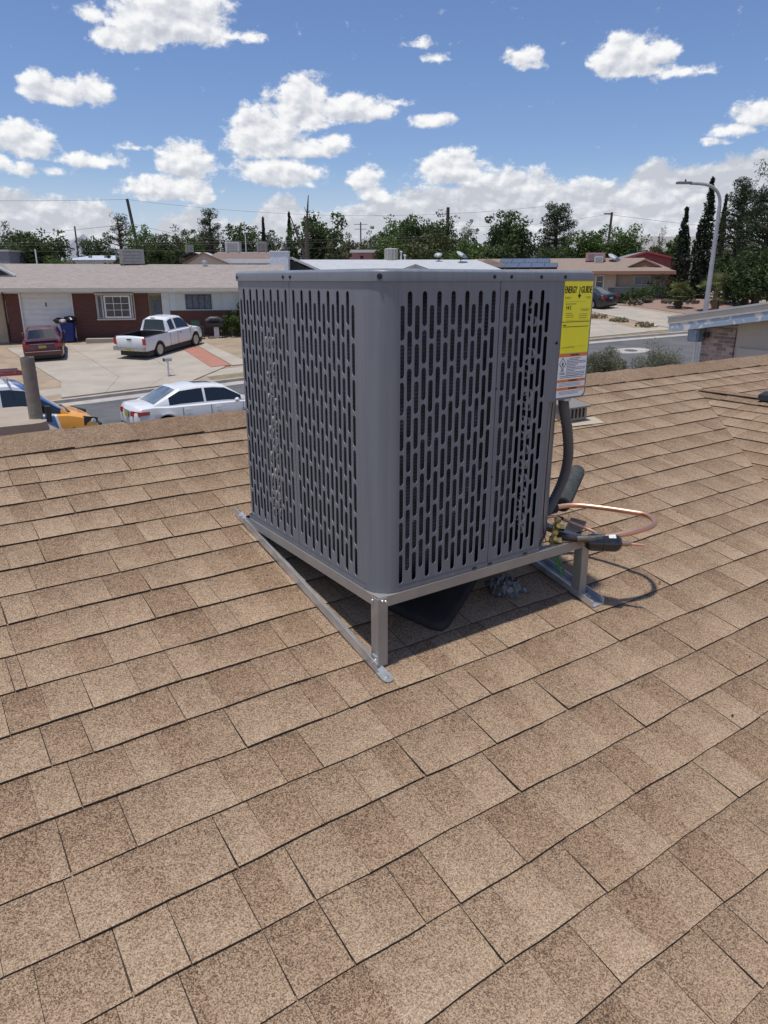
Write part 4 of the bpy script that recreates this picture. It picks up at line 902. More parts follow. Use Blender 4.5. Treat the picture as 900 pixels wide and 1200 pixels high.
def tree(kind, x, y, w, ztop, label, seed, fol=None, name=None, cat='tree', group=None, zb=None, dens=1.0, low=.12, leaf=None, trunk_lean=0):
    """w = crown width, ztop = height of its top relative to the camera"""
    z0 = zg(x, y) if zb is None else zb; h = ztop - z0; rng = np.random.default_rng(seed); rnd = random.Random(seed)
    w *= 1.2; t = thing(name or {'broad': 'broadleaf_tree', 'pine': 'pine_tree', 'cypress': 'cypress_tree', 'bare': 'bare_tree'}[kind], label, cat, (x, y, z0 - .1), 0, group)
    R_ = w / 2; C_ = []; Rr = []; T_ = []
    trunk = MB(); r0 = max(.1, .035 * h)
    lf = leaf or max(.10, w * .024)
    if kind == 'broad':
        nC = int(115 * dens); ph = [rnd.uniform(0, 6.28) for _ in range(6)]
        for i in range(nC):
            el = rnd.uniform(-.5, 1) ; az_ = rnd.uniform(0, 2 * pi); q_ = rnd.uniform(.45, 1) if rnd.random() < .8 else rnd.uniform(.1, .5)
            bump_ = 1 + .2 * sin(2 * az_ + ph[0]) + .16 * sin(3 * az_ + ph[1] + el * 3) + .12 * sin(5 * el + ph[2])
            ce = sqrt(max(0, 1 - el * el)); rr = q_ * bump_
            hc = h * (low + (1 - low) * .45); hv = h * (1 - low) * .5
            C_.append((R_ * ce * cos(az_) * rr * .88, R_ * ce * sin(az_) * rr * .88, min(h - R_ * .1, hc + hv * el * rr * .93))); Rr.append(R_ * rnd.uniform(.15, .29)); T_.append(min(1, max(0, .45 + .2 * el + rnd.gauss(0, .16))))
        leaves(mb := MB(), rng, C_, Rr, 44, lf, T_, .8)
        top_ = h * .6
        trunk.tube([(0, 0, 0), (trunk_lean * .3, .0, top_ * .4), (trunk_lean, 0, top_)], [r0, r0 * .75, r0 * .4], 7)
        for i in range(0, nC, max(1, nC // 14)):
            c = C_[i]; trunk.tube([(0, 0, top_ * rnd.uniform(.35, .75)), (c[0] * .5, c[1] * .5, (top_ + c[2]) * .42), c], [r0 * .4, r0 * .25, r0 * .08], 5, False)
    elif kind == 'pine':   # rounded masses in tiers on a visible trunk
        nT = int(9 * dens) + 4
        for i in range(nT):
            f_ = i / (nT - 1); zz = h * (low + (1 - low) * f_ * .93); rad = R_ * (.55 + .45 * sin(pi * min(1, .25 + f_ * .85))) * (1 - .35 * max(0, f_ - .75) / .25)
            nb = 6 if f_ < .9 else 4
            for k in range(nb):
                a = rnd.uniform(0, 2 * pi); q_ = rnd.uniform(.35, .85); cc = (rad * q_ * cos(a), rad * q_ * sin(a), zz + rnd.uniform(-.4, .3) * R_ * .3)
                C_.append(cc); Rr.append(R_ * rnd.uniform(.18, .32)); T_.append(min(1, max(0, .4 + rnd.gauss(0, .18))))
                trunk.tube([(0, 0, zz - h * .06), (cc[0] * .6, cc[1] * .6, zz - h * .03), cc], [r0 * .3, r0 * .18, r0 * .06], 5, False)
        leaves(mb := MB(), rng, C_, Rr, int(75 * dens), lf * .9, T_, .62, .35)
        trunk.tube([(0, 0, 0), (rnd.uniform(-.02, .02) * h, 0, h * .5), (rnd.uniform(-.03, .03) * h, 0, h * .93)], [r0, r0 * .7, r0 * .15], 8)
    elif kind == 'cypress':
        nT = int(h / (R_ * .38)) + 4
        for i in range(nT):
            f_ = i / nT; rad = R_ * (1 - f_ ** 1.6) * (.75 + .25 * min(1, f_ * 5)); zz = h * (.03 + f_ * .95)
            for k in range(5):
                a = rnd.uniform(0, 2 * pi); C_.append((rad * .55 * cos(a), rad * .55 * sin(a), zz + rnd.uniform(-.2, .2))); Rr.append(max(.10, rad * rnd.uniform(.45, .62))); T_.append(min(1, max(0, .45 + rnd.gauss(0, .2))))
        leaves(mb := MB(), rng, C_, Rr, 34, max(.09, R_ * .13), T_, 2.0, .45)
        trunk.tube([(0, 0, 0), (0, 0, h * .9)], [r0 * .7, .03], 6)
    elif kind == 'bare':
        def br(p, d, L_, r, lv):
            q_ = p + d * L_; trunk.tube([p, (p + q_) / 2 + Vector((rnd.uniform(-.04, .04), rnd.uniform(-.04, .04), 0)) * L_, q_], [r, r * .8, r * .55], 5, False)
            C_.append(tuple(q_)); Rr.append(L_ * .3); T_.append(.5)
            if lv:
                for k in range(3): dd = (d + Vector((rnd.uniform(-.7, .7), rnd.uniform(-.7, .7), rnd.uniform(-.1, .5)))).normalized(); br(q_ if k else (p + q_) / 2, dd, L_ * rnd.uniform(.5, .8), r * .55, lv - 1)
        br(Vector((0, 0, 0)), Vector((.04, 0, 1)), h * .42, r0 * .6, 4)
        sc = h / max(c[2] for c in C_); trunk.v = [(p[0] * sc * w / h * .9, p[1] * sc * w / h * .9, p[2] * sc) for p in trunk.v]; C_ = [(c[0] * sc * w / h * .9, c[1] * sc * w / h * .9, c[2] * sc) for c in C_]
        leaves(mb := MB(), rng, C_, Rr, 5, lf * .6, T_, 1)
    trunk.build('trunk', M_palebark if kind == 'bare' else M_bark, t, smooth=60)
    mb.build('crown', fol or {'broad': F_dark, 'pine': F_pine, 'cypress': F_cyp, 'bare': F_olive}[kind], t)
    return t
def shrub(name, x, y, w, h, label, seed, fol, cat='shrub', group=None, leaf=None, zb=None, stems=10, n=34, per=40):
    z0 = zg(x, y) if zb is None else zb; rnd = random.Random(seed); rng = np.random.default_rng(seed); t = thing(name, label, cat, (x, y, z0 - .03), 0, group)
    C_ = []; Rr = []; T_ = []; st = MB()
    for i in range(n):
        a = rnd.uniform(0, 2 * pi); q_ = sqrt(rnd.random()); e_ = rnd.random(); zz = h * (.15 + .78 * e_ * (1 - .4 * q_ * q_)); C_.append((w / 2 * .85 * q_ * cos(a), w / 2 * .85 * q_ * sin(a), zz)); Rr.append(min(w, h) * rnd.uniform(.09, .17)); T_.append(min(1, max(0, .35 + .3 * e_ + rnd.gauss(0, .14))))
    for i in range(stems): c = C_[i]; st.tube([(0, 0, 0), (c[0] * .4, c[1] * .4, c[2] * .5), c], [.02, .014, .006], 5, False)
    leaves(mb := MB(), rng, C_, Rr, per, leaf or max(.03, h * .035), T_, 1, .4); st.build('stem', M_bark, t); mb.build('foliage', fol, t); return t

# ------------------------------------------------------------------ cars
def interp(pts, x):
    if x <= pts[0][0]: return pts[0][1]
    for (a, b), (c, d) in zip(pts[:-1], pts[1:]):
        if x <= c: t = (x - a) / (c - a) if c > a else 0; return b + (d - b) * t
    return pts[-1][1]
def sm(pts, x, r=.09): return sum(interp(pts, x + d * r) * w for d, w in ((-1, .2), (-.5, .2), (0, .2), (.5, .2), (1, .2)))
M_glass = mat('tinted_glass', (.012, .015, .018), None, rough=.06, spec=.7, coat=.3)
M_clear = mat('pale_reflecting_glass', (.16, .19, .20), (.05, .06, .065), 1.6, .08, spec=.8, coat=.5)
M_tyre = mat('tyre_rubber', (.02, .02, .021), None, rough=.85)
M_rim = mat('alloy_rim', (.42, .43, .44), None, rough=.35, metal=.8)
M_tail = mat('red_lamp_lens', (.42, .012, .015), None, rough=.15, coat=.6)
M_head = mat('clear_lamp_lens', (.5, .5, .5), (.25, .24, .2), 30, .12, coat=.6)
M_plate = mat('yellow_plate', (.55, .47, .05), (.25, .22, .05), 22, .5)
M_trim = mat('black_trim', (.02, .02, .022), None, rough=.5)
M_chrome = mat('bright_metal', (.6, .6, .62), None, rough=.2, metal=1.)
def ground_rot(x, y, hd):
    e = .8; n_ = Vector((-(zg(x + e, y) - zg(x - e, y)) / (2 * e), -(zg(x, y + e) - zg(x, y - e)) / (2 * e), 1)).normalized()
    f = Vector((cos(hd), sin(hd), 0)); f = (f - n_ * f.dot(n_)).normalized(); l = n_.cross(f); return Matrix((f, l, n_)).transposed().to_euler()
def car(name, label, cat, x, y, hd, L, W, body, roof, wheels, paint, R=.33, zr=None, win=(), wind=None, rearw=None, sunroof=None, belt=None, sill=.22, wpts=None, dz=0., extras=None, bed=None, glass_r=None, tumble=.42, roof_mat=None):
    z0 = zg(x, y) + dz; t = thing(name, label, cat, (x, y, z0), 0, rot=ground_rot(x, y, hd)); H = W / 2
    wpts = wpts or [(0, .86), (.12, .95), (.5, .99), (L * .5, 1.0), (L - .9, .98), (L - .35, .9), (L, .72)]
    xs = sorted(set([0, .03, .07, .12] + [round(v, 3) for v in np.arange(.18, L - .15, .085)] + [L - .12, L - .07, L - .03, L] + [x_ for x_, _ in body]))
    def low(x_):
        z = sill
        for wx in wheels:
            if abs(x_ - wx) < R * 1.16: z = max(z, R + sqrt((R * 1.16) ** 2 - (x_ - wx) ** 2) - .0)
        return z
    def ring(x_):
        hw = H * sm(wpts, x_, .05); lo = low(x_); tp = sm(body, x_, .07); e = min(x_, L - x_)
        if e < .12: k = 1 - (1 - e / .12) ** 2; lo = lo + (1 - k) * .12; tp = tp - (1 - k) * .09; hw *= .95 + .05 * k
        zm = max(lo + .05, .56); z3 = max(zm + .03, tp - .2)
        return [(hw * .93, lo), (hw * .99, max(lo + .02, min(lo + .1, zm - .02))), (hw, zm), (hw * .985, z3), (hw * .955, max(z3 + .01, tp - .045)), (hw * .88, tp), (hw * .45, tp + .025), (0, tp + .035)]
    rings = []
    for x_ in xs:
        r = ring(x_); rings.append([(x_, yy, zz) for yy, zz in r] + [(x_, -yy, zz) for yy, zz in r[-2::-1]])
    mb = MB(); n = len(rings[0]); mb.v = [p for r in rings for p in r]
    fs = []
    for i in range(len(rings) - 1):
        xm = (xs[i] + xs[i + 1]) / 2
        for j in range(n - 1):
            if bed and bed[0] < xm < bed[1] and 4 < j < n - 6: continue
            fs.append((i * n + j, (i + 1) * n + j, (i + 1) * n + j + 1, i * n + j + 1))
    fs.append(tuple(range(n))); fs.append(tuple(range((len(rings) - 1) * n, len(rings) * n))[::-1])
    mb.f = fs; mb.mi = [0] * len(fs); mb.t = [.5] * len(fs); bodyo = mb.build('body', paint, t, smooth=38)
    # underbody
    mb = MB(); mb.box(.25, L - .25, -H * .86, H * .86, .16, .52); mb.build('underbody', M_trim, t)
    # greenhouse
    xr = sorted(set([round(v, 3) for v in np.arange(roof[0][0], roof[-1][0], .07)] + [roof[0][0], roof[-1][0]] + [p for p, _ in roof]))
    parts = {}
    def put(key, pts): parts.setdefault(key, MB()).add(pts, [(0, 1, 2, 3)])
    G = []
    for x_ in xr:
        zb = (sm(belt, x_) if belt else sm(body, x_, .07)) - .015; z_ = max(zb + .005, interp(roof, x_)); h = z_ - zb; wb = H * sm(wpts, x_, .05) * .895; wt = wb - h * tumble * .75
        g_ = [(wb, zb), (wb - h * .06 * tumble, zb + h * .1), (wb - h * .66 * tumble, zb + h * .84), (wt, z_ - min(.05, h * .12)), (wt * .9, z_ - .005), (wt * .82, z_), (wt * .4, z_ + .012), (0, z_ + .018)]
        G.append([(x_, yy, zz) for yy, zz in g_] + [(x_, -yy, zz) for yy, zz in g_[-2::-1]])
    m = len(G[0])
    for i in range(len(G) - 1):
        xm = (xr[i] + xr[i + 1]) / 2
        for j in range(m - 1):
            jj = j if j < 7 else m - 2 - j; side = 'L' if j < 7 else 'R'; key = 'cabin'
            if jj == 1:
                for k, (a, b) in enumerate(win):
                    if a < xm < b: key = 'side_window%d%s' % (k, side)
            if jj >= 5:
                if wind and wind[0] < xm < wind[1]: key = 'windshield'
                if rearw and rearw[0] < xm < rearw[1]: key = 'rear_window'
                if sunroof and sunroof[0] < xm < sunroof[1] and jj >= 6: key = 'sunroof'
            put(key, [G[i][j], G[i + 1][j], G[i + 1][j + 1], G[i][j + 1]])
    for e_, rg_ in ((0, G[0]), (1, G[-1])):
        h = rg_[7][2] - rg_[0][2]
        if h > .1: parts.setdefault('cabin', MB()).add(rg_, [tuple(range(m))[::(1 if e_ == 0 else -1)]])
    for k, p in parts.items():
        nm = k.rstrip('0123456789LR') if k.startswith('side') else k
        gm = paint if nm == 'cabin' else (glass_r if (nm == 'rear_window' and glass_r) else M_glass)
        if roof_mat and nm == 'cabin': gm = roof_mat
        # weld doubled vertices so that shading is smooth
        idx = {}; nv = []; rm = []
        for v in p.v:
            kk = (round(v[0], 4), round(v[1], 4), round(v[2], 4))
            if kk not in idx: idx[kk] = len(nv); nv.append(v)
            rm.append(idx[kk])
        q_ = MB(); q_.v = nv; q_.f = [tuple(rm[a] for a in f) for f in p.f]; q_.f = [f for f in q_.f if len(set(f)) == len(f)]; q_.mi = [0] * len(q_.f); q_.t = [.5] * len(q_.f)
        q_.build(nm, gm, t, smooth=35)
    # wheels
    for wx in wheels:
        for s_ in (-1, 1):
            yo = s_ * (H - .04); a = (0, s_, 0); mb = MB(); mb.lathe([(R * .62, -.2), (R * .9, -.2), (R, -.17), (R, -.04), (R * .93, -.005), (R * .68, 0), (R * .62, -.03)], (wx, yo, R), a, 22); ty = mb.build('wheel', M_tyre, t, smooth=35)
            mb = MB(); mb.lathe([(R * .66, -.012), (R * .6, -.035), (R * .2, -.03), (0, -.02)], (wx, yo, R), a, 20); mb.build('rim', M_rim, ty, smooth=35)
            mb = MB()
            for k in range(5): an = 2 * pi * (k + .5) / 5; c, sn = cos(an), sin(an); mb.lathe([(0, 0), (R * .11, 0), (0, .004)], (wx + c * R * .42, yo - s_ * .028, R + sn * R * .42), a, 6)
            mb.build('rim_opening', M_trim, ty)
    if extras: extras(t, H, L)
    return t
def bx(t, name, mtl, *a, M=None, bev=None):
    mb = MB()
    if bev: mb.bevbox(*a, bev, M)
    else: mb.box(*a, M)
    return mb.build(name, mtl, t)
def mirrors(t, H, x, z, mtl):
    for s_ in (-1, 1): mb = MB(); mb.lathe([(0, -.07), (.05, -.06), (.075, 0), (.06, .05), (0, .06)], (x, s_ * (H + .06), z), (1, 0, 0), 8); mb.build('mirror', mtl, t, smooth=True)
def paintm(name, c, metal=.0, rough=.3): return mat(name, c, tuple(v * .93 for v in c), 1.2, rough, metal=metal, coat=.6)

def seams(t, H, xs_, z0, z1, W_=.99, mtl=None):
    for s_ in (-1, 1):
        for x_ in xs_: mb = MB(); mb.box(x_ - .006, x_ + .006, s_ * H * W_ - .012, s_ * H * W_ + .012, z0, z1); mb.build('door_seam', mtl or M_trim, t)
def handles(t, H, xs_, z, mtl):
    for s_ in (-1, 1):
        for x_ in xs_: mb = MB(); mb.bevbox(x_ - .09, x_ + .09, s_ * H * 1.005 - .016, s_ * H * 1.005 + .016, z, z + .03, .012); mb.build('door_handle', mtl, t)
HD = radians(90 - 56)
# white sedan at the near kerb
M_white = paintm('white_car_paint', (.72, .73, .74))
def ex(t, H, L):
    for s_ in (-1, 1):
        mb = MB(); Mx = Matrix.Translation((.05, s_ * (H * .70), .80)) @ Matrix.Rotation(s_ * radians(-22), 4, 'Z'); mb.bevbox(-.045, .10, -.2, .2, -.07, .075, .04, Mx); tl = mb.build('tail_light', M_tail, t, smooth=40)
        mb = MB(); Mx = Matrix.Translation((.22, s_ * (H * .945), .82)); mb.bevbox(-.16, .16, -.02, .03, -.05, .05, .02, Mx); mb.build('tail_light', M_tail, t)
    bx(t, 'licence_plate', M_plate, -.035, -.015, -.16, .16, .66, .80); bx(t, 'chrome_strip', M_chrome, -.03, -.01, -.3, .3, .83, .86)
    bx(t, 'bumper_strip', M_trim, -.03, .03, -.6, .6, .36, .45); mirrors(t, H, 3.02, .98, M_white)
    seams(t, H, (1.35, 2.22, 3.25), .32, .90, mtl=M_gseam); handles(t, H, (1.5, 2.45), .80, M_white)
    for s_ in (-1, 1): mb = MB(); mb.box(.9, 3.3, s_ * H * .893 - .008, s_ * H * .893 + .008, .925, .94); mb.build('belt_trim', M_chrome, t)
M_gseam = mat('door_gap_grey', (.18, .18, .19), None, rough=.6)
car('white_sedan', 'white four door sedan with a sunroof parked in the street beyond the roof ridge', 'car', -7.44, 20.5, radians(36), 4.55, 1.77,
    [(0, .86), (.08, .97), (.5, 1.0), (.95, .96), (3.2, .95), (3.9, .86), (4.3, .72), (4.55, .56)], [(.50, .98), (1.35, 1.42), (1.9, 1.465), (2.4, 1.455), (2.75, 1.41), (3.5, .94)], (.88, 3.55), M_white,
    win=((.98, 2.06), (2.14, 3.2)), wind=(2.8, 3.42), rearw=(.58, 1.28), sunroof=(2.0, 2.5), extras=ex, glass_r=M_clear)
# maroon sedan in the driveway
M_maroon = paintm('maroon_car_paint', (.082, .012, .022))
def ex(t, H, L):
    for s_ in (-1, 1): bx(t, 'tail_light', M_tail, -.03, .12, min(s_ * H * .62, s_ * H * .93), max(s_ * H * .62, s_ * H * .93), .72, .86)
    bx(t, 'licence_plate', M_plate, -.035, -.01, -.17, .17, .68, .81); bx(t, 'trunk_spoiler', M_maroon, .03, .2, -.72, .72, 1.005, 1.03); mirrors(t, H, 3.3, .98, M_maroon); bx(t, 'chrome_strip', M_chrome, -.03, 0, -.55, .55, .87, .885)
    seams(t, H, (1.6, 2.55, 3.5), .3, .9); bx(t, 'bumper_strip', M_chrome, -.03, .02, -.8, .8, .52, .545)
car('maroon_sedan', 'dark maroon sedan parked in front of the white garage door', 'car', -16.4, 35.0, radians(112), 4.85, 1.84,
    [(0, .88), (.1, .98), (.7, 1.0), (1.2, .96), (3.4, .95), (4.1, .86), (4.6, .7), (4.85, .56)], [(.75, .98), (1.45, 1.36), (2.0, 1.42), (2.6, 1.42), (3.0, 1.36), (3.75, .94)], (1.0, 3.8), M_maroon,
    win=((1.1, 2.25), (2.33, 3.4)), wind=(3.03, 3.68), rearw=(.82, 1.42), extras=ex)
# white pickup with an extended cab
def ex(t, H, L):
    bx(t, 'bed_liner', M_trim, .1, 1.95, -H + .14, H - .14, .62, .66)
    for s_ in (-1, 1): bx(t, 'bed_side', M_trim, .08, 1.98, min(s_ * (H - .15), s_ * (H - .1)), max(s_ * (H - .15), s_ * (H - .1)), .6, 1.09); bx(t, 'tail_light', M_tail, -.02, .06, min(s_ * (H - .17), s_ * (H - .03)), max(s_ * (H - .17), s_ * (H - .03)), .74, 1.04)
    bx(t, 'bed_front', M_trim, 1.93, 1.98, -H + .12, H - .12, .6, 1.09); bx(t, 'tailgate_inside', M_trim, .05, .09, -H + .14, H - .14, .6, 1.07)
    for s_ in (-1, 1): bx(t, 'bed_rail_cap', M_trim, .05, 1.98, min(s_ * (H - .13), s_ * (H - .05)), max(s_ * (H - .13), s_ * (H - .05)), 1.105, 1.12)
    mb = MB(); mb.bevbox(-.16, .05, -H * .96, H * .96, .46, .64, .05); mb.build('rear_bumper', mat('dull_chrome', (.5, .5, .5), (.35, .35, .35), 8, .3, metal=.8), t)
    bx(t, 'tailgate_handle', M_trim, -.03, .0, -.13, .13, .96, 1.01); bx(t, 'licence_plate', M_plate, -.175, -.155, -.15, .15, .5, .6); mirrors(t, H, 3.78, 1.12, M_white)
    seams(t, H, (2.05, 2.72, 3.85), .42, 1.05, mtl=M_gseam); handles(t, H, (2.95, ), .95, M_trim); bx(t, 'rack_lamp', M_trim, 2.0, 2.06, -.12, .12, 1.72, 1.76)
car('white_pickup', 'white extended cab pickup truck parked in the driveway with an empty dark bed', 'pickup truck', -12.33, 35.4, radians(71), 5.25, 1.86,
    [(0, 1.09), (.1, 1.12), (1.95, 1.12), (2.3, 1.12), (3.9, 1.10), (4.6, 1.04), (5.0, .93), (5.25, .7)], [(2.02, 1.1), (2.12, 1.66), (2.5, 1.76), (3.2, 1.76), (3.45, 1.70), (4.05, 1.10)], (1.15, 4.35), M_white, R=.37, sill=.42,
    win=((2.25, 2.66), (2.78, 3.85)), wind=(3.48, 4.0), bed=(.1, 1.95), extras=ex, wpts=[(0, .93), (.1, .96), (.5, 1), (4.5, 1), (4.95, .93), (5.25, .78)],
    rearw=(2.0, 2.14), dz=.0)
# dark sedan in the far driveway
M_black = paintm('black_car_paint', (.012, .014, .02))
def ex(t, H, L):
    for s_ in (-1, 1): bx(t, 'tail_light', M_tail, -.02, .15, min(s_ * H * .55, s_ * H * .93), max(s_ * H * .55, s_ * H * .93), .78, .92)
    bx(t, 'licence_plate', M_head, -.03, -.01, -.17, .17, .74, .86); mirrors(t, H, 3.2, 1.0, M_black)
car('black_sedan', 'black sedan parked in the driveway of the beige house', 'car', 16.3, 53.3, radians(124), 4.8, 1.85,
    [(0, .9), (.1, 1.03), (.5, 1.05), (1.0, .98), (3.3, .96), (4.1, .86), (4.6, .7), (4.8, .56)], [(.55, 1.03), (1.4, 1.42), (2.0, 1.47), (2.6, 1.45), (2.95, 1.39), (3.75, .95)], (.98, 3.8), M_black,
    win=((1.05, 2.2), (2.28, 3.35)), wind=(3.0, 3.68), rearw=(.62, 1.35), extras=ex)
# service van with ladders, orange nose, blue cab sides
def van_paint():
    m = bpy.data.materials.new('van_wrap'); m.use_nodes = True; nt = m.node_tree; g = N(nt); b = nt.nodes['Principled BSDF']
    sx = g.n('ShaderNodeSeparateXYZ'); g.set(sx.inputs[0], g.n('ShaderNodeTexCoord').outputs['Object']); x, z = sx.outputs[0], sx.outputs[2]
    pil = g.smooth(g.m('ADD', x, g.m('MULTIPLY', z, 1.27)), 5.98, 6.0)
    door = g.m('MULTIPLY', g.smooth(x, 3.02, 3.03), g.smooth(z, 1.24, 1.22))
    org = g.m('MULTIPLY', g.smooth(g.m('ADD', x, g.m('MULTIPLY', z, .2)), 4.50, 4.51), g.smooth(z, 1.34, 1.33))
    wl = g.m('MULTIPLY', g.smooth(g.m('ADD', x, g.m('MULTIPLY', z, .2)), 4.44, 4.45), g.m('SUBTRACT', 1, org))
    c = g.mix(g.m('MAXIMUM', pil, door), (.70, .72, .75, 1), (.055, .14, .38, 1)); c = g.mix(g.m('MULTIPLY', wl, door), c, (.7, .72, .75, 1)); c = g.mix(org, c, (.80, .36, .055, 1)); g.set(b.inputs['Base Color'], c)
    b.inputs['Roughness'].default_value = .3; b.inputs['Coat Weight'].default_value = .5; return m
M_van = van_paint()
def ex(t, H, L):
    for s_ in (-1, 1):
        mb = MB(); Mx = Matrix.Translation((L - .30, s_ * H * .80, .98)) @ Matrix.Rotation(s_ * radians(-28), 4, 'Z') @ Matrix.Rotation(radians(14), 4, 'Y'); mb.bevbox(-.22, .2, -.05, .05, -.12, .11, .04, Mx); hl = mb.build('headlight', M_trim, t)
        mb = MB(); mb.lathe([(0, 0), (.07, .0), (.08, .02), (.05, .04), (0, .045)], Mx @ Vector((.04, s_ * .045, 0)), (.4, s_, .2), 12); mb.build('lens', M_head, hl)
        bx(t, 'mirror', M_trim, 3.98, 4.1, min(s_ * (H + .02), s_ * (H + .24)), max(s_ * (H + .02), s_ * (H + .24)), 1.12, 1.5)
    mb = MB(); mb.lathe([(0, 0), (.05, 0), (.05, .02), (0, .02)], (L - .75, -H * .975, .86), (0, -1, 0), 12); mb.build('round_badge', mat('olive_badge', (.25, .26, .06), None), t)
    bx(t, 'cowl', M_trim, 4.36, 4.62, -H * .66, H * .66, 1.225, 1.25); bx(t, 'grille', M_trim, L - .02, L + .03, -.5, .5, .6, .85)
    mb = MB(); mb.lathe([(0, 0), (.06, 0), (.07, .02), (0, .04)], (L - .42, -.2, 1.2), (.2, 0, 1), 10); mb.build('washer_nozzle', M_trim, t)
    for x_ in (1.0, 2.2, 3.3): mb = MB(); mb.bar((x_, -H * .8, 2.16), (x_, H * .8, 2.16), .05, .05); mb.bar((x_, -H * .8, 2.02), (x_, -H * .8, 2.16), .04, .04, (0, 1, 0)); mb.bar((x_, H * .8, 2.02), (x_, H * .8, 2.16), .04, .04, (0, 1, 0)); mb.build('rack_bar', M_zinc, t)
    seams(t, H, (2.9, ), .4, 1.9, mtl=M_gseam)
van = car('service_van', 'white and blue service van with an orange nose at the left edge', 'van', -12.2, 16.0, radians(33), 5.35, 1.98,
    [(0, 1.2), (.1, 1.25), (4.2, 1.25), (4.5, 1.24), (4.95, 1.12), (5.2, .98), (5.35, .7)], [(.02, 1.25), (.1, 1.98), (.4, 2.03), (3.3, 2.03), (3.62, 1.97), (4.55, 1.24)], (.95, 4.35), M_van, R=.35, sill=.32,
    win=((3.12, 4.35), ), wind=(3.68, 4.5), extras=ex, wpts=[(0, .95), (.1, .99), (4.4, 1.0), (4.9, .95), (5.2, .84), (5.35, .7)], tumble=.25)
def ladder(name, label, col, dx, dy, dz, Lr, parent_van):
    t = thing(name, label, 'ladder', parent_van.location, 0, 'ladders on the van roof', rot=parent_van.rotation_euler.copy()); cm = mat(col[0], col[1], None, rough=.4, metal=col[2])
    for s_ in (-1, 1): mb = MB(); mb.bar((dx, dy + s_ * .21, dz), (dx + Lr, dy + s_ * .21, dz), .026, .065); mb.build('side_rail', cm, t)
    k = 0
    while k * .3 + .15 < Lr: mb = MB(); mb.tube([(dx + .15 + k * .3, dy - .21, dz), (dx + .15 + k * .3, dy + .21, dz)], .018, 6); mb.build('rung', M_chrome, t); k += 1
ladder('ladder', 'longer ladder with red rails strapped on top of the van roof rack', ('red_fibreglass', (.33, .06, .05), 0), .1, -.30, 2.24, 3.9, van)
ladder('ladder', 'shorter grey and red ladder beside the longer one on the van rack', ('dull_red_grey', (.30, .16, .15), .3), .0, .35, 2.24, 3.7, van)
# ------------------------------------------------------------------ buildings
def place(name, label, cat, x, y, ang, z0, group=None, kind=None):
    t = thing(name, label, cat, (x, y, z0), ang, group); t['_z'] = z0; return t
def HB(mb, name, mtl, t, parent=None, **k):
    z = t['_z']; mb.v = [(p[0], p[1], p[2] - z) for p in mb.v]; return mb.build(name, mtl, parent or t, **k)
def hbox(t, name, mtl, *a, parent=None): mb = MB(); mb.box(*a); return HB(mb, name, mtl, t, parent)
def shingle_far(name, a, b, c):
    m = bpy.data.materials.new(name); m.use_nodes = True; nt = m.node_tree; g = N(nt); bs = nt.nodes['Principled BSDF']
    pos = g.n('ShaderNodeTexCoord').outputs['Object']
    br = g.n('ShaderNodeTexBrick'); g.set(br.inputs['Vector'], g.v('MULTIPLY', pos, (1, 1, 0))); br.inputs['Scale'].default_value = 1
    br.inputs['Brick Width'].default_value = .3; br.inputs['Row Height'].default_value = .15; br.inputs['Mortar Size'].default_value = .012; br.inputs['Mortar Smooth'].default_value = .3
    br.inputs[1].default_value = (*a, 1); br.inputs[2].default_value = (*b, 1); br.inputs[3].default_value = (*c, 1)
    col = g.mix(g.smooth(g.noise(pos, 1.4, 6), .35, .7, 0, .45), br.outputs[0], (*b, 1)); col = g.mix(g.smooth(g.noise(pos, 9, 3), .35, .65, 0, .5), col, (*a, 1))
    g.set(bs.inputs['Base Color'], col); bs.inputs['Roughness'].default_value = .95; MATS[name] = m; return m
def brick_mat(name, a, b, c, vertical_axis='xz', w=.22, h=.075):
    m = bpy.data.materials.new(name); m.use_nodes = True; nt = m.node_tree; g = N(nt); bs = nt.nodes['Principled BSDF']
    pos = g.n('ShaderNodeTexCoord').outputs['Object']; sx = g.n('ShaderNodeSeparateXYZ'); g.set(sx.inputs[0], pos); cx = g.n('ShaderNodeCombineXYZ')
    g.set(cx.inputs[0], g.m('ADD', sx.outputs[0], sx.outputs[1])); g.set(cx.inputs[1], sx.outputs[2])
    br = g.n('ShaderNodeTexBrick'); g.set(br.inputs['Vector'], cx.outputs[0]); br.inputs['Scale'].default_value = 1
    br.inputs['Brick Width'].default_value = w; br.inputs['Row Height'].default_value = h; br.inputs['Mortar Size'].default_value = .006
    br.inputs[1].default_value = (*a, 1); br.inputs[2].default_value = (*b, 1); br.inputs[3].default_value = (*c, 1)
    g.set(bs.inputs['Base Color'], br.outputs[0]); bs.inputs['Roughness'].default_value = .9
    bn = g.n('ShaderNodeBump'); bn.inputs['Strength'].default_value = .5; g.set(bn.inputs['Height'], br.outputs['Fac']); bn.invert = True; nt.links.new(bn.outputs[0], bs.inputs['Normal']); MATS[name] = m; return m
M_rf1 = shingle_far('roof_pinkish_grey', (.34, .295, .265), (.24, .208, .19), (.165, .142, .13))
M_rf2 = shingle_far('roof_sandy_brown', (.29, .22, .175), (.23, .172, .138), (.16, .12, .10))
M_rfw = mat('white_coated_roof', (.45, .46, .47), (.39, .405, .42), 2.5, .7)
M_rfg = mat('grey_shingle_roof', (.22, .23, .25), (.17, .18, .2), 3, .9)
M_rfb = mat('brown_shingle_roof', (.22, .15, .125), (.17, .12, .10), 3, .9)
M_brk = brick_mat('dark_red_brick', (.135, .046, .036), (.105, .034, .028), (.14, .10, .085))
M_wht = mat('white_house_paint', (.72, .72, .70), (.66, .66, .65), 2, .6)
M_sid = mat('pale_blue_white_siding', (.62, .68, .70), (.57, .63, .66), 3, .7)
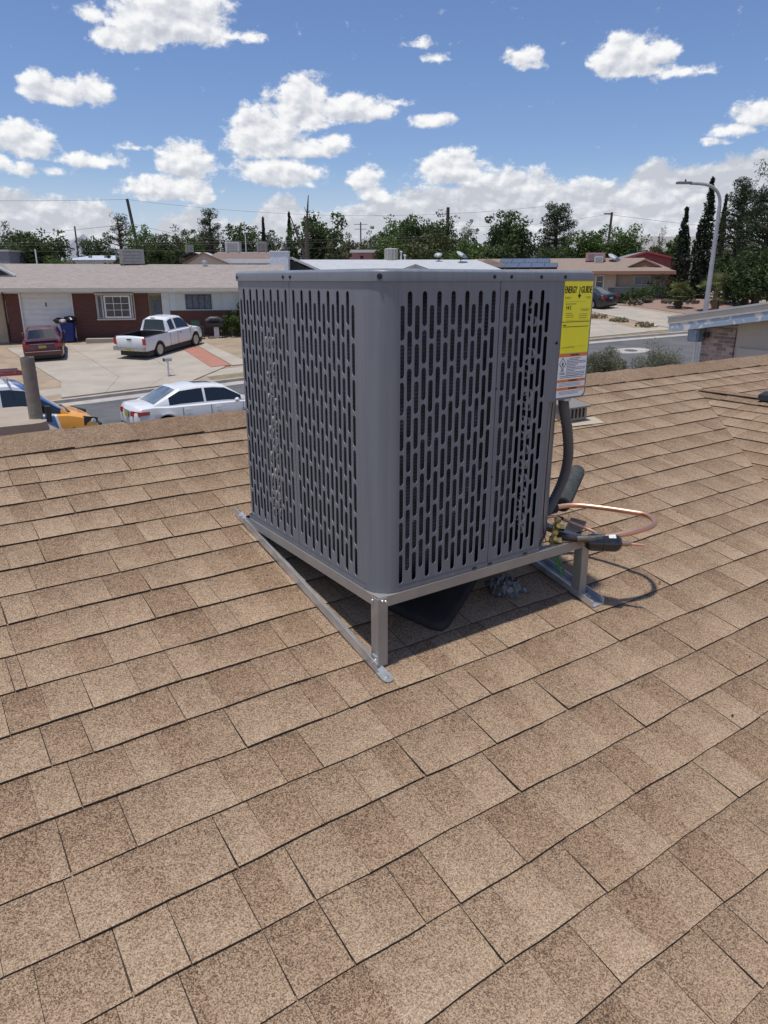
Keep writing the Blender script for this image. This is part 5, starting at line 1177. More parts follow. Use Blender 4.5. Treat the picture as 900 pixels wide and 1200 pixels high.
M_fr = mat('cream_trim', (.55, .51, .44), (.50, .46, .40), 3, .7)
M_win = mat('dark_window_glass', (.02, .026, .032), (.06, .07, .08), 2.2, .06, spec=.8)
M_curt = mat('blue_grey_curtain', (.16, .19, .23), (.10, .12, .15), 5, .8)
M_tanw = mat('tan_stucco_wall', (.52, .42, .30), (.47, .38, .27), 3, .95, bump=.3, bscale=40)
M_olv = mat('olive_door_paint', (.20, .185, .13), None, rough=.6)
M_cool = mat('beige_cooler_metal', (.36, .34, .31), (.28, .265, .24), 6, .6)
M_coolw = mat('white_cooler_metal', (.6, .6, .6), (.5, .5, .5), 6, .6)
M_beige = mat('beige_stucco', (.52, .45, .37), (.48, .415, .34), 3, .95)
M_orng = mat('terracotta_trim', (.36, .18, .115), (.31, .155, .10), 5, .8)
M_pinkw = mat('crimson_pink_stucco', (.45, .13, .15), (.40, .11, .13), 3, .9)
M_pinkt = mat('crimson_trim', (.33, .06, .065), None, rough=.7)
M_rose = mat('rose_paint', (.50, .25, .26), (.44, .21, .22), 4, .8)
M_greyw = mat('grey_stone_wainscot', (.25, .25, .25), (.2, .2, .205), 6, .9)
def gable_roof(t, x0, x1, yf, yr, yb, ze, zr_, mtl, th=.09, name='roof', hipl=0, hipr=0):
    mb = MB(); vs = [(x0, yf, ze), (x1, yf, ze), (x1 - hipr, yr, zr_), (x0 + hipl, yr, zr_), (x1, yb, ze), (x0, yb, ze)]
    lo = [(x, y, z - th) for x, y, z in vs]; n = 6; mb.add(vs + lo, [(0, 1, 2, 3), (3, 2, 4, 5), (6, 9, 8, 7), (9, 11, 10, 8), (0, 6, 7, 1), (4, 10, 11, 5), (1, 7, 8, 2), (2, 8, 10, 4), (0, 3, 9, 6), (3, 5, 11, 9)])
    if hipl: mb.add([vs[0], vs[3], vs[5]], [(0, 1, 2)])
    if hipr: mb.add([vs[1], vs[4], vs[2]], [(0, 1, 2)])
    return HB(mb, name, mtl, t)
def window(t, x0, x1, z0, z1, y, nx=1, nz=1, fm=None, gm=None, fw=.07, name='window', depth=.06):
    fm = fm or M_wht; mb = MB(); mb.box(x0, x0 + fw, y - depth, y + .02, z0, z1); mb.box(x1 - fw, x1, y - depth, y + .02, z0, z1); mb.box(x0 + fw, x1 - fw, y - depth, y + .02, z0, z0 + fw); mb.box(x0 + fw, x1 - fw, y - depth, y + .02, z1 - fw, z1)
    fo = HB(mb, name, fm, t); bw = .03
    for i in range(nx):
        for j in range(nz):
            a, b = x0 + fw + (x1 - x0 - 2 * fw) * i / nx, x0 + fw + (x1 - x0 - 2 * fw) * (i + 1) / nx; c, d = z0 + fw + (z1 - z0 - 2 * fw) * j / nz, z0 + fw + (z1 - z0 - 2 * fw) * (j + 1) / nz
            hbox(t, 'pane', gm or M_win, a + bw / 2, b - bw / 2, y - .012, y - .004, c + bw / 2, d - bw / 2, parent=fo)
    mb = MB()
    for i in range(1, nx): x = x0 + fw + (x1 - x0 - 2 * fw) * i / nx; mb.box(x - bw / 2, x + bw / 2, y - depth * .7, y, z0 + fw, z1 - fw)
    for j in range(1, nz): z = z0 + fw + (z1 - z0 - 2 * fw) * j / nz; mb.box(x0 + fw, x1 - fw, y - depth * .6, y + .001, z - bw / 2, z + bw / 2)
    if nx + nz > 2: HB(mb, 'muntins', fm, t, fo)
    return fo
A1 = atan2(.2014, .979)
h1 = place('brick_house', 'dark red brick ranch house with a white garage door across the street', 'house', -18.2, 41.45, A1, -3.7)
def build_h1(t):
    zt = -.715; zb = -3.7
    for a, b in ((-2.75, -1.99), (.70, 4.77), (5.52, 5.98)): hbox(t, 'brick_wall', M_brk, a, b, 0, .2, zb, zt)
    hbox(t, 'brick_wall', M_brk, 5.98, 12.6, -.02, .2, zb, -1.69)
    hbox(t, 'siding_wall', M_sid, 5.98, 12.6, .0, .2, -1.688, zt); hbox(t, 'entry_wall', M_sid, 5.55, 5.97, -.012, -.001, -2.9, zt)
    hbox(t, 'side_wall', M_brk, -2.75, -2.55, .2, 8.6, zb, zt); hbox(t, 'side_wall', M_brk, 12.4, 12.6, .2, 8.6, zb, zt); hbox(t, 'rear_wall', M_brk, -2.55, 12.4, 8.4, 8.6, zb, zt)
    hbox(t, 'garage_header', M_wht, -1.99, .70, .06, .2, -.95, zt)
    gd = hbox(t, 'garage_door', M_wht, -1.97, .68, .12, .16, zb, -.952)
    for k in range(8): z0 = -3.3 + k * .29; hbox(t, 'door_panel', M_wht, -1.95, .66, .095, .119, z0 + .012, z0 + .28, parent=gd)
    hbox(t, 'door_latch', M_trim, -.72, -.66, .075, .095, -1.42, -1.2, parent=gd)
    for x in (-2.03, .66): hbox(t, 'door_frame', M_wht, x, x + .08, -.01, .1, zb, zt - .002)
    # bow window
    hbox(t, 'window_surround', M_fr, 1.99, 4.05, -.30, -.002, -2.17, -2.09); hbox(t, 'window_surround', M_fr, 1.99, 4.05, -.30, -.002, -.80, -.72)
    for x in (1.99, 2.33, 3.9, 4.0): hbox(t, 'window_post', M_fr, x, x + .06, -.28 if x > 2.1 and x < 3.95 else -.1, -.003, -2.088, -.802)
    window(t, 2.44, 3.86, -2.06, -.83, -.24, 3, 3, M_wht, fw=.09); window(t, 2.07, 2.32, -2.06, -.83, -.12, 1, 1, M_fr, M_curt, fw=.04)
    mb = MB()
    for x, z in ((3.0, -1.9), (3.25, -1.5), (3.3, -1.87), (2.8, -1.55), (3.6, -1.9)): mb.bevbox(x - .09, x + .09, -.23, -.225, z - .1, z + .07, .002)
    d = hbox(t, 'entry_door', M_olv, 4.9, 5.5, .28, .33, -3.2, -.9); hbox(t, 'door_glass', M_curt, 5.02, 5.38, .262, .279, -2.2, -1.1, parent=d); hbox(t, 'entry_recess', M_tanw, 4.77, 5.52, .34, .4, zb, zt)
    window(t, 6.89, 8.33, -1.62, -.80, -.01, 4, 1, M_trim, M_curt, fw=.05)
    for a, b in ((6.3, 6.85), (8.4, 8.95)): hbox(t, 'shutter', mat('pale_grey_shutter', (.55, .60, .60), None, rough=.7), a, b, -.03, -.002, -1.66, -.76)
    gable_roof(t, -12.0, 12.9, -.75, 4.3, 9.3, -.44, .92, M_rf1)
    hbox(t, 'fascia', M_fr, -12, 12.9, -.80, -.752, -.62, -.42); hbox(t, 'soffit', M_wht, -12, 12.9, -.751, .2, -.63, -.61); hbox(t, 'frieze', M_wht, -12, 12.9, -.012, .0, -.712, -.632)
    # little louvered gable on the roof slope at the left
    mb = MB(); x0, x1, xc, z0, z1 = -4.95, -2.55, -3.75, .22, .93
    mb.add([(x0, 1.75, z0), (x1, 1.75, z0), (xc, 1.75, z1), (xc, 4.3, z1)], [(0, 1, 2), (1, 3, 2), (0, 2, 3)]); gb = HB(mb, 'roof_gable', M_rf1, t)
    mb = MB(); mb.add([(x0 + .25, 1.70, z0 + .05), (x1 - .25, 1.70, z0 + .05), (xc, 1.70, z1 - .12)], [(0, 1, 2)]); HB(mb, 'gable_face', M_trim, t, gb)
    mb = MB(); mb.bar((x0 - .1, 1.6, z0), (xc, 1.6, z1 + .03), .2, .1); mb.bar((x1 + .1, 1.6, z0), (xc, 1.6, z1 + .03), .2, .1); HB(mb, 'barge_board', M_sid, t, gb)
    # chimney flue and vent pipes
    mb = MB(); mb.lathe([(.1, .82), (.1, 1.0), (.17, 1.02), (.17, 1.1), (.03, 1.16)], (7.98, 3.95, 0), n=12); HB(mb, 'flue', M_zinc, t)
    mb = MB(); mb.lathe([(.04, .8), (.04, 1.75)], (-1.85, 4.4, 0), n=8); HB(mb, 'vent_pipe', M_wht, t)
    # wing further left, seen as a strip of tan wall
    hbox(t, 'tan_wall', M_tanw, -11.8, -2.95, .55, .7, zb, -.64); mb = MB(); mb.lathe([(.035, zb), (.035, -.66)], (-2.82, -.05, 0), n=8); HB(mb, 'downspout', M_trim, t)
build_h1(h1)
def cooler(label, x, y, z, w, h, ang, mtl, name='rooftop_cooler', round_=False, group=None):
    t = thing(name, label, 'rooftop cooler', (x, y, z), ang, group); mb = MB()
    if round_: mb.lathe([(w / 2, 0), (w / 2, h), (w * .4, h + .06), (0, h + .08)], (0, 0, 0), n=16)
    else: mb.bevbox(-w / 2, w / 2, -w * .4, w * .4, .08, h, .03)
    mb.build('cabinet', mtl, t, smooth=30)
    for k in range(5):
        mb = MB()
        if round_: a = -pi / 2 + (k - 2) * .5; mb.lathe([(.03, .1), (.03, h * .95)], (w / 2 * cos(a), w / 2 * sin(a), 0), n=5); mb.build('rib', M_fr, t)
        elif k < 4: z1 = .16 + (h - .2) * k / 4; mb.box(-w * .36, w * .36, -w * .4 - .012, -w * .4, z1, z1 + (h - .2) / 4 * .55); mb.build('louver', M_cool if mtl is M_coolw else M_greyw, t)
    mb = MB()
    for sx in (-1, 1): mb.box(sx * w * .38 - .03, sx * w * .38 + .03, -w * .3, w * .3, -.12, .08)
    mb.build('stand', M_zinc, t); return t
def on(o, ang, x, y): return o[0] + cos(ang) * x - sin(ang) * y, o[1] + sin(ang) * x + cos(ang) * y
cx_, cy_ = on((-18.2, 41.45), A1, 3.62, 4.6); cooler('big beige grey cooler box on the ridge of the brick house', cx_, cy_, .86, 1.45, .92, A1 + .12, M_cool)
# front step, bin, bags, porch things
def near_h1(x, y): return on((-18.2, 41.45), A1, x, y)
x_, y_ = near_h1(3.0, -.75); t = thing('concrete_step', 'low concrete step slab under the paned window of the brick house', 'step', (x_, y_, zg(x_, y_)), A1); mb = MB(); mb.bevbox(-1.6, 1.9, -.45, .4, -.1, .17, .03); mb.build('slab', M_conc, t)
x_, y_ = near_h1(.42, -.42); bin_ = thing('wheeled_bin', 'blue wheeled rubbish bin with black bags heaped on it by the garage', 'bin', (x_, y_, zg(x_, y_)), A1)
mb = MB(); pr1 = []
for z, w, d in ((.06, .25, .26), (.9, .33, .36), (.98, .35, .38), (1.0, .33, .36)): pr1 += [(-w, -d, z), (w, -d, z), (w, d, z), (-w, d, z)]
mb.add(pr1, [(4 * l + i, 4 * l + (i + 1) % 4, 4 * l + 4 + (i + 1) % 4, 4 * l + 4 + i) for l in range(3) for i in range(4)] + [(12, 13, 14, 15), (3, 2, 1, 0)]); M_bin = mat('blue_plastic', (.018, .04, .20), (.014, .032, .16), 6, .45)
mb.build('body', M_bin, bin_); mb = MB(); mb.bevbox(-.35, .35, -.39, .36, 1.0, 1.06, .04); mb.build('lid', M_bin, bin_); mb = MB(); mb.box(-.12, .12, -.345, -.32, .5, .62); mb.build('handle_recess', M_bin, bin_)
for s_ in (-1, 1): mb = MB(); mb.lathe([(.03, -.03), (.12, -.03), (.12, .03), (.03, .03)], (s_ * .26, .3, .12), (1, 0, 0), 14); mb.build('wheel', M_tyre, bin_)
def blob(name, label, cat, x, y, z, rx, ry, rz, mtl, seed, part='bag', amp=.25):
    t = thing(name, label, cat, (x, y, z)); rnd = random.Random(seed); mb = MB(); nu, nv = 18, 10; vs = []
    ph = [rnd.uniform(0, 6) for _ in range(6)]
    for j in range(nv + 1):
        th = pi * j / nv
        for i in range(nu):
            a = 2 * pi * i / nu; k = 1 + amp * (.5 * sin(3 * a + ph[0] + 2 * th) + .35 * sin(5 * a + ph[1] - 3 * th) + .3 * sin(7 * th + ph[2] + a)) * sin(th); vs.append((rx * k * sin(th) * cos(a), ry * k * sin(th) * sin(a), rz * (cos(th) * k + 1)))
    mb.add(vs, [(j * nu + i, (j + 1) * nu + i, (j + 1) * nu + (i + 1) % nu, j * nu + (i + 1) % nu) for j in range(nv) for i in range(nu)]); mb.build(part, mtl, t, smooth=50); return t
M_bag = mat('black_bin_bag', (.015, .015, .017), None, rough=.3)
zb_ = zg(x_, y_) + 1.06
blob('rubbish_bag', 'black rubbish bag on the right side of the blue bin lid', 'rubbish bag', x_ + .18, y_, zb_, .34, .3, .19, M_bag, 1)
blob('rubbish_bag', 'black rubbish bag drooping over the left edge of the blue bin lid', 'rubbish bag', x_ - .42, y_ - .1, zb_ - .05, .26, .25, .17, M_bag, 2)
blob('cloth_bundle', 'pale pinkish bundle between the black bags on the bin', 'bundle', x_ - .12, y_ - .3, zb_ - .01, .2, .14, .11, mat('pale_pink_cloth', (.45, .36, .35), None), 3, 'cloth')
mb = MB(); x_, y_ = near_h1(7.5, -1.3); t = thing('garden_chair', 'green metal garden chair frame by the brick wall behind the pickup', 'chair', (x_, y_, zg(x_, y_)), A1 + .4)
M_gm = mat('dark_green_metal', (.03, .07, .045), None, rough=.5)
for sx in (-1, 1):
    for sy in (-1, 1): mb = MB(); mb.tube([(sx * .27, sy * .25, 0), (sx * .24, sy * .22, .45)] + ([(sx * .24, .34, 1.0)] if sy > 0 else [(sx * .26, -.22, .66), (sx * .26, .26, .68)]), .022, 6); mb.build('leg', M_gm, t)
mb = MB(); mb.bevbox(-.25, .25, -.24, .24, .43, .47, .04); mb.build('seat', M_gm, t); mb = MB(); Mx = Matrix.Translation((0, .27, .52)) @ Matrix.Rotation(radians(-13), 4, 'X'); mb.bevbox(-.24, .24, -.015, .015, 0, .5, .01, Mx); mb.build('backrest', M_gm, t)
x_, y_ = near_h1(8.45, -1.1); t = thing('barbecue_grill', 'black covered barbecue on a pale stand beside the green shrubs', 'barbecue', (x_, y_, zg(x_, y_)), A1)
mb = MB(); mb.bevbox(-.5, .5, -.25, .25, .62, .85, .06); mb.build('firebox', M_trim, t); mb = MB(); mb.tube([(-.42, 0, .88), (-.2, 0, 1.02), (.2, 0, 1.02), (.42, 0, .88)], .2, 10); mb.build('hood', M_trim, t, smooth=50)
mb = MB(); mb.bevbox(-.06, .22, -.15, .15, 0, .62, .02); mb.build('stand', M_coolw, t)
for s_ in (-1, 1): mb = MB(); mb.tube([(s_ * .4, 0, 0), (s_ * .4, 0, .62)], .025, 6); mb.build('leg', M_trim, t)
for i, (a, w, h, f, lb) in enumerate(((9.35, 1.3, 1.7, F_mid, 'green leafy shrub against the brick wall nearest the barbecue'), (10.3, 1.2, 1.3, F_dark, 'darker shrub right of the leafy one beside the condenser edge'), (11.3, 1.5, 1.9, F_mid, 'tall shrub at the right end of the brick wall, hidden behind the condenser'))):
    x_, y_ = near_h1(a, -.9); shrub('garden_shrub', x_, y_, w, h, lb, 60 + i, f, leaf=.07)
x_, y_ = near_h1(10.6, -.4); tree('broad', x_, y_, 1.6, -.35, 'small bright green tree top at the corner of the brick house roof', 77, F_mid, dens=.5, leaf=.09)
for i, (x_, y_) in enumerate(((-21.2, 38.0), (-20.6, 36.3))): shrub('weed_clump', x_, y_, 1.2, .5, ('dry weeds left of the driveway by the maroon sedan', 'dry weeds at the left edge nearer the street')[i], 90 + i, F_sage, 'weeds')
# letterbox
x_, y_ = -9.34, 31.2; t = lb_ = thing('letterbox', 'grey letterbox on a white post beside the driveway', 'letterbox', (x_, y_, zg(x_, y_)), radians(-40))
mb = MB(); mb.box(-.04, .04, -.04, .04, 0, 1.0); mb.build('post', M_wht, t); mb = MB(); prof = [(-.11, 0), (.11, 0), (.11, .13)] + [(.11 * cos(a), .13 + .1 * sin(a)) for a in [pi * k / 6 for k in range(1, 6)]] + [(-.11, .13)]
mb.add([(x, y, 1.0 + z) for y in (-.27, .27) for x, z in prof], [tuple(range(len(prof))), tuple(range(len(prof), 2 * len(prof)))[::-1]] + [(i, (i + 1) % len(prof), len(prof) + (i + 1) % len(prof), len(prof) + i) for i in range(len(prof))]); mb.build('box', M_zinc, t)
mb = MB(); mb.box(-.095, .095, -.285, -.272, 1.015, 1.2); mb.build('door', M_trim, t); mb = MB(); mb.bevbox(-.30, -.13, -.1, .12, .98, 1.2, .03); mb.build('newspaper_box', M_coolw, t); lb_.scale = (.68, .68, .68)

# neighbouring garage at the right, seen from its gable end
e_ = Vector((.882, .471)); r_ = Vector((.471, -.882)); C0_ = Vector((6.2, 16.0)); AN = atan2(r_.y, r_.x)   # local x runs up the rake, local y away from us to the right
nb = thing('neighbour_garage', 'neighbouring garage with a peeling blue rake board at the right edge of the photo', 'garage', (C0_.x, C0_.y, -4.8), AN); nb['_z'] = -4.8
def build_nb(t):
    sl = .155; z0 = -.985
    M_peel = mat('peeling_blue_paint', (.30, .38, .48), (.62, .62, .60), 5.5, .7, detail=8, lo=.5, hi=.58); M_side = mat('cream_block_wall', (.47, .43, .37), (.43, .39, .335), 2, .9)
    def zz(x): return z0 + sl * x
    mb = MB(); vs = [(x, y, zz(x) + h) for y in (-.02, 9) for x in (-.05, 7) for h in (.20, .24)]; mb.add(vs, [(1, 3, 7, 5), (0, 4, 6, 2), (0, 2, 3, 1), (4, 5, 7, 6), (0, 1, 5, 4), (2, 6, 7, 3)]); HB(mb, 'roof', M_rfw, t)
    mb = MB(); mb.add([(x, y, zz(x) + h) for y in (.0, .03) for x in (-.03, 7) for h in (.07, .198)], [(0, 2, 3, 1), (4, 5, 7, 6), (0, 1, 5, 4), (0, 4, 6, 2)]); HB(mb, 'trim_board', M_fr, t)
    mb = MB(); mb.add([(x, y, zz(x) + h) for y in (.012, .05) for x in (0, 7) for h in (-.10, .068)], [(0, 2, 3, 1), (4, 5, 7, 6), (0, 1, 5, 4), (0, 4, 6, 2)]); HB(mb, 'rake_board', M_peel, t)
    mb = MB(); mb.add([(0, .05, zz(0) + .03), (7, .05, zz(7) + .03), (7, 9, zz(7) + .03), (0, 9, zz(0) + .03)], [(0, 3, 2, 1)]); HB(mb, 'soffit', M_peel, t)
    hbox(t, 'wall', M_side, .62, 1.41, .40, .6, -4.8, zz(.62)); hbox(t, 'wall', M_side, 1.42, 7, .38, .6, -4.8, zz(1.42) + .02); hbox(t, 'side_wall', M_side, .62, .8, .6, 8.5, -4.8, zz(.62))
    gd = hbox(t, 'garage_door', mat('beige_garage_door', (.50, .46, .40), (.46, .42, .365), 1.4, .7), 1.5, 6.2, .345, .379, -4.7, -1.32)
    M_b1 = mat('pale_brick', (.40, .29, .25), (.33, .25, .215), 9, .9); M_b2 = mat('dark_brick', (.27, .19, .165), (.2, .145, .13), 9, .9); M_b3 = mat('buff_brick', (.48, .38, .31), (.4, .31, .26), 9, .9)
    rnd = random.Random(4); z = zz(.8) - .1; row = 0
    meshes = {}
    while z > -2.4:
        x = .62 + (0 if row % 2 else -.1)
        while x < 1.36:
            a, b = max(.62, x), min(1.40, x + .192)
            if b - a > .04:
                mb = MB(); d = rnd.uniform(-.003, .003); mb.box(a, b, .352 + d, .402, z - .062, z); HB(mb, 'brick', rnd.choice((M_b1, M_b1, M_b2, M_b3)), t)
            x += .205
        z -= .076; row += 1
    hbox(t, 'mortar', mat('grey_mortar', (.55, .52, .48), None, rough=.95), .625, 1.395, .362, .399, -4.6, zz(.8) - .1)
    mb = MB(); mb.bevbox(.44, .70, .10, .34, zz(.6) - .36, zz(.6) - .09, .04); eb = HB(mb, 'meter_box', mat('blue_grey_metal', (.26, .32, .39), (.2, .25, .31), 9, .5, metal=.3), t); hbox(t, 'meter_door', mat('blue_grey_metal', (.26, .32, .39)), .46, .68, .085, .099, zz(.6) - .34, zz(.6) - .11, parent=eb)
    mb = MB(); mb.lathe([(.06, 0), (.06, .05), (0, .06)], (.78, .3, zz(.6) - .22), (0, -1, 0), 10); HB(mb, 'meter_knob', M_trim, t)
    mb = MB(); mb.tube([(.58, .22, zz(.6) - .36), (.58, .22, -4.6)], .02, 8); HB(mb, 'conduit', M_wht, t)
build_nb(nb)
# street lamp
lx, ly = 13.84, 31.8; t = thing('street_lamp', 'tall grey street lamp with a curved arm at the near side of the street', 'street lamp', (lx, ly, zg(lx, ly)), radians(182)); zl = zg(lx, ly)
M_lampm = mat('grey_lamp_metal', (.42, .43, .45), (.36, .37, .39), 4, .45, metal=.4)
mb = MB(); mb.tube([(0, 0, 0), (0, 0, 3), (0, 0, 2.9 - zl)], [.115, .10, .075], 14); mb.build('mast', M_lampm, t, smooth=50)
mb = MB(); mb.tube(smoothpath([(0, 0, 2.88 - zl), (.03, 0, 3.15 - zl), (.17, 0, 3.42 - zl), (.42, 0, 3.62 - zl), (.8, 0, 3.72 - zl), (1.35, 0, 3.75 - zl)], 5), .062, 10); mb.build('arm', M_lampm, t, smooth=60)
mb = MB(); mb.bevbox(1.3, 1.92, -.11, .11, 3.72 - zl, 3.80 - zl, .05); lh = mb.build('lamp_head', mat('dark_lamp_head', (.16, .17, .18), None, rough=.5), t, smooth=30)
mb = MB(); mb.lathe([(.03, 0), (.035, .06), (.02, .1), (0, .1)], (1.55, 0, 3.80 - zl), n=8); mb.build('photocell', M_trim, lh)
mb = MB(); mb.lathe([(.2, 0), (.2, .03), (.13, .05)], (0, 0, .02), n=12); mb.build('base_plate', M_lampm, t)
# sage bushes on our side of the street
shrub('sage_bush', 8.2, 27.0, 1.7, 2.0, 'grey green bush just right of the white warning label', 41, F_sage, 'bush', None, .034, n=110, per=150, stems=40)
shrub('sage_bush', 10.3, 27.4, 2.1, 2.0, 'twiggy round grey bush between the manhole and our ridge', 42, F_sage, 'bush', None, .03, n=110, per=110, stems=60)

# beige house with terracotta trim, right
h2 = place('beige_house', 'beige house with terracotta trim behind the black sedan', 'house', 15.0, 62.0, radians(-15), -1.8)
def build_h2(t):
    zb = -2.2; ze = .50
    hbox(t, 'wall', M_beige, -8, 4.05, .3, 8.5, zb, ze); hbox(t, 'wall', M_beige, 4.05, 7.95, .75, 8.4, zb, ze)
    window(t, 2.42, 3.12, -.65, .38, .28, 1, 2, M_wht, fw=.09); window(t, 5.45, 6.75, -.42, .32, .73, 2, 1, M_wht, fw=.07)
    hbox(t, 'wainscot', M_greyw, 3.5, 6.4, .30, .42, zb, -.6); hbox(t, 'wainscot_cap', M_fr, 3.45, 6.45, .27, .45, -.598, -.55)
    gable_roof(t, -8.4, 8.5, -.5, 4.6, 9.2, .68, 1.80, M_rf2, .05, hipr=2.2)
    hbox(t, 'fascia', M_orng, -8.4, 8.5, -.56, -.502, .42, .66); hbox(t, 'soffit', M_orng, -8.4, 8.5, -.5, .74, .42, .44)
    mb = MB(); mb.add([(5.0, .9, 1.02), (7.4, .9, 1.02), (6.2, 1.1, 1.55), (6.2, 3.9, 1.62)], [(0, 1, 2), (1, 3, 2), (0, 2, 3)]); g_ = HB(mb, 'roof_gable', M_orng, t)
    mb = MB(); mb.bar((4.9, .85, 1.02), (6.2, .98, 1.60), .25, .07); mb.bar((7.5, .85, 1.02), (6.2, .98, 1.60), .25, .07); HB(mb, 'barge_board', M_rf2, t, g_)
    mb = MB(); mb.add([(-8.2, .8, .98), (-4.4, .8, .98), (-6.6, 1.0, 1.75), (-6.6, 4.2, 1.76)], [(0, 1, 2), (1, 3, 2), (0, 2, 3)]); g_ = HB(mb, 'roof_gable', M_rf2, t)
build_h2(h2)
cx_, cy_ = on((15.0, 62.0), radians(-15), 2.3, 3.6); t = cooler('pale pink rounded cooler housing on the beige house roof', cx_, cy_, 1.45, 1.6, .75, radians(-15), M_rose)
t2 = cooler('small white window type cooler in front of the pink housing', cx_ + .1, cy_ - .75, 1.3, .72, .6, radians(-15), M_coolw)
def dish(label, x, y, z, r, az_, group='satellite dishes on the roofs'):
    t = thing('satellite_dish', label, 'satellite dish', (x, y, z), az_, group); mb = MB(); prof = [(0, 0), (r * .5, .02), (r * .85, .07), (r, .12)]; mb.lathe(prof, (0, -.1, .45), (.25, -.45, .75), 18); mb.build('reflector', mat('dish_grey', (.5, .52, .54), None, rough=.5), t, smooth=True)
    mb = MB(); mb.tube([(0, 0, 0), (0, 0, .35), (0, -.08, .45)], .03, 6); mb.build('mast', M_trim, t); mb = MB(); mb.tube([(0, -.1, .15), (0, -.1 - r * .9, .55)], .02, 5); mb.build('feed_arm', M_trim, t); return t
dish('large dish on the left side of the pink house roof', 19.6, 64.5, 1.25, .62, radians(10)); dish('round satellite dish on the white roof near the orange brown gable', 5.95, 58.5, 1.3, .48, radians(20)); dish('smaller dish left of the round one on the white roof', 4.3, 59, 1.3, .3, radians(-40))
for k in range(9):   # solar array on the left part of the same roof
    col_, row = k % 5, k // 5
    if row == 1 and col_ == 4: continue
    lx_ = -6.1 + col_ * 1.08 + row * .35; a = (lx_, .25 + row * 1.85); b = (lx_ + 1.02, .25 + (row + 1) * 1.85 - .1)
    xo, yo = on((15.0, 62.0), radians(-15), (a[0] + b[0]) / 2, (a[1] + b[1]) / 2); zc = .68 + 1.12 * ((a[1] + b[1]) / 2 + .5) / 5.1 + .12
    t = thing('solar_panel', ['front row solar panel at the left end of the array', 'second front row solar panel from the left', 'middle solar panel of the front row', 'fourth front row solar panel from the left', 'rightmost solar panel of the front row', 'rear row solar panel at the left end', 'second rear row solar panel from the left', 'third rear row solar panel from the left', 'rear solar panel nearest the end'][k], 'solar panel', (xo, yo, zc), 0, 'solar panels on the brown roof', rot=(math.atan(.22), 0, radians(-15)))
    mb = MB(); mb.box(-.53, .53, -.9, .9, 0, .035); mb.build('frame', M_trim, t); mb = MB(); mb.box(-.515, .515, -.885, .885, .036, .042); mb.build('glass', mat('solar_glass', (.085, .095, .115), (.11, .12, .14), 3, .3, spec=.5, coat=.3), t)
# pink house
t = place('pink_house', 'crimson pink house with a grey gable roof behind the beige one', 'house', 22.6, 66.5, radians(-8), -1.6)
hbox(t, 'wall', M_pinkw, -2.6, 6.5, .5, 9, -2, 1.3)
mb = MB(); mb.add([(-2.2, .45, 1.3), (5.4, .45, 1.15), (.5, .45, 2.25)], [(0, 1, 2)]); HB(mb, 'gable_wall', M_pinkw, t)
mb = MB(); mb.add([(-2.9, 0, 1.42), (.5, 0, 2.42), (.5, 9, 2.42), (-2.9, 9, 1.42), (6.2, 0, 1.15), (6.2, 9, 1.15)], [(0, 1, 2, 3), (1, 4, 5, 2)]); HB(mb, 'roof', M_rfg, t)
mb = MB(); mb.bar((-2.95, -.03, 1.32), (.5, -.03, 2.34), .05, .17); mb.bar((6.2, -.03, 1.05), (.5, -.03, 2.34), .05, .17); HB(mb, 'barge_board', M_pinkt, t)
# garden in front of the beige house
mb = MB(); q_ = [(16.2, 56.5), (18.6, 55.0), (21.8, 47.5), (27, 48.5), (30, 56), (24, 60.2), (18.6, 60.4)]; mb.add([(x, y, zg(x, y) + .02) for x, y in q_], [tuple(range(7))]); tag(mb.build('gravel_bed', mat('reddish_gravel', (.30, .20, .16), (.22, .15, .12), 6, .95, bump=.6, bscale=30)), kind='structure')
SH = [(18.3, 57.2, 1.3, .9, F_dark, 'dark low bush nearest the black sedan'), (19.5, 58.6, 1.5, 1.1, F_mid, 'green bush under the small paired window'), (20.8, 59.0, 1.5, 1.3, F_mid, 'taller yellow green bush in the front garden'), (22.2, 59.4, 2.2, 2.3, F_dark, 'large dark bush against the right end of the beige wall'), (20.3, 57.0, 1.1, .6, F_sage, 'grey low bush in the gravel bed'), (18.8, 55.6, 1.6, .5, F_sage, 'brownish ground bush along the far driveway'), (23.5, 57.3, 1.6, .9, F_dark, 'round bush left of the tallest cypress'), (21.9, 55.3, .8, .45, F_sage, 'tiny grey tuft in the middle of the gravel bed'), (24.6, 54.8, 1.2, .6, F_sage, 'grey tuft beneath the palm')]
for i, (x, y, w, h, f, lb) in enumerate(SH): shrub('garden_bush', x, y, w, h, lb, 300 + i, f, 'bush', None, .07)
for i, (x, y, w, lb) in enumerate(((14.2, 48.8, 1.5, 'patch of dry weeds at the near corner of the black sedan driveway'), (15.0, 46.9, 1.4, 'second patch of dry weeds down the driveway edge'), (15.8, 44.6, 1.3, 'yellowish weeds close to the far kerb'), (13.2, 49.6, 1.2, 'weeds just beside the yellow label'))): shrub('weed_clump', x, y, w, .34, lb, 320 + i, foliage('dry_weed_%d' % i, (.30, .27, .16), (.42, .38, .23)), 'weeds', None, .04, n=60)
for i, (x, y, r_0, lb) in enumerate(((22.4, 57.6, .28, 'white rock in the gravel bed'), (14.3, 45.6, .13, 'small pale stone on the far driveway weeds'), (16.4, 44.4, .15, 'larger pale stone near the far kerb'))): blob('garden_rock', lb, 'rock', x, y, zg(x, y) - .03, r_0, r_0 * .8, r_0 * .6, mat('pale_rock', (.6, .56, .5), (.4, .37, .33), 9, .9), 40 + i, 'rock')
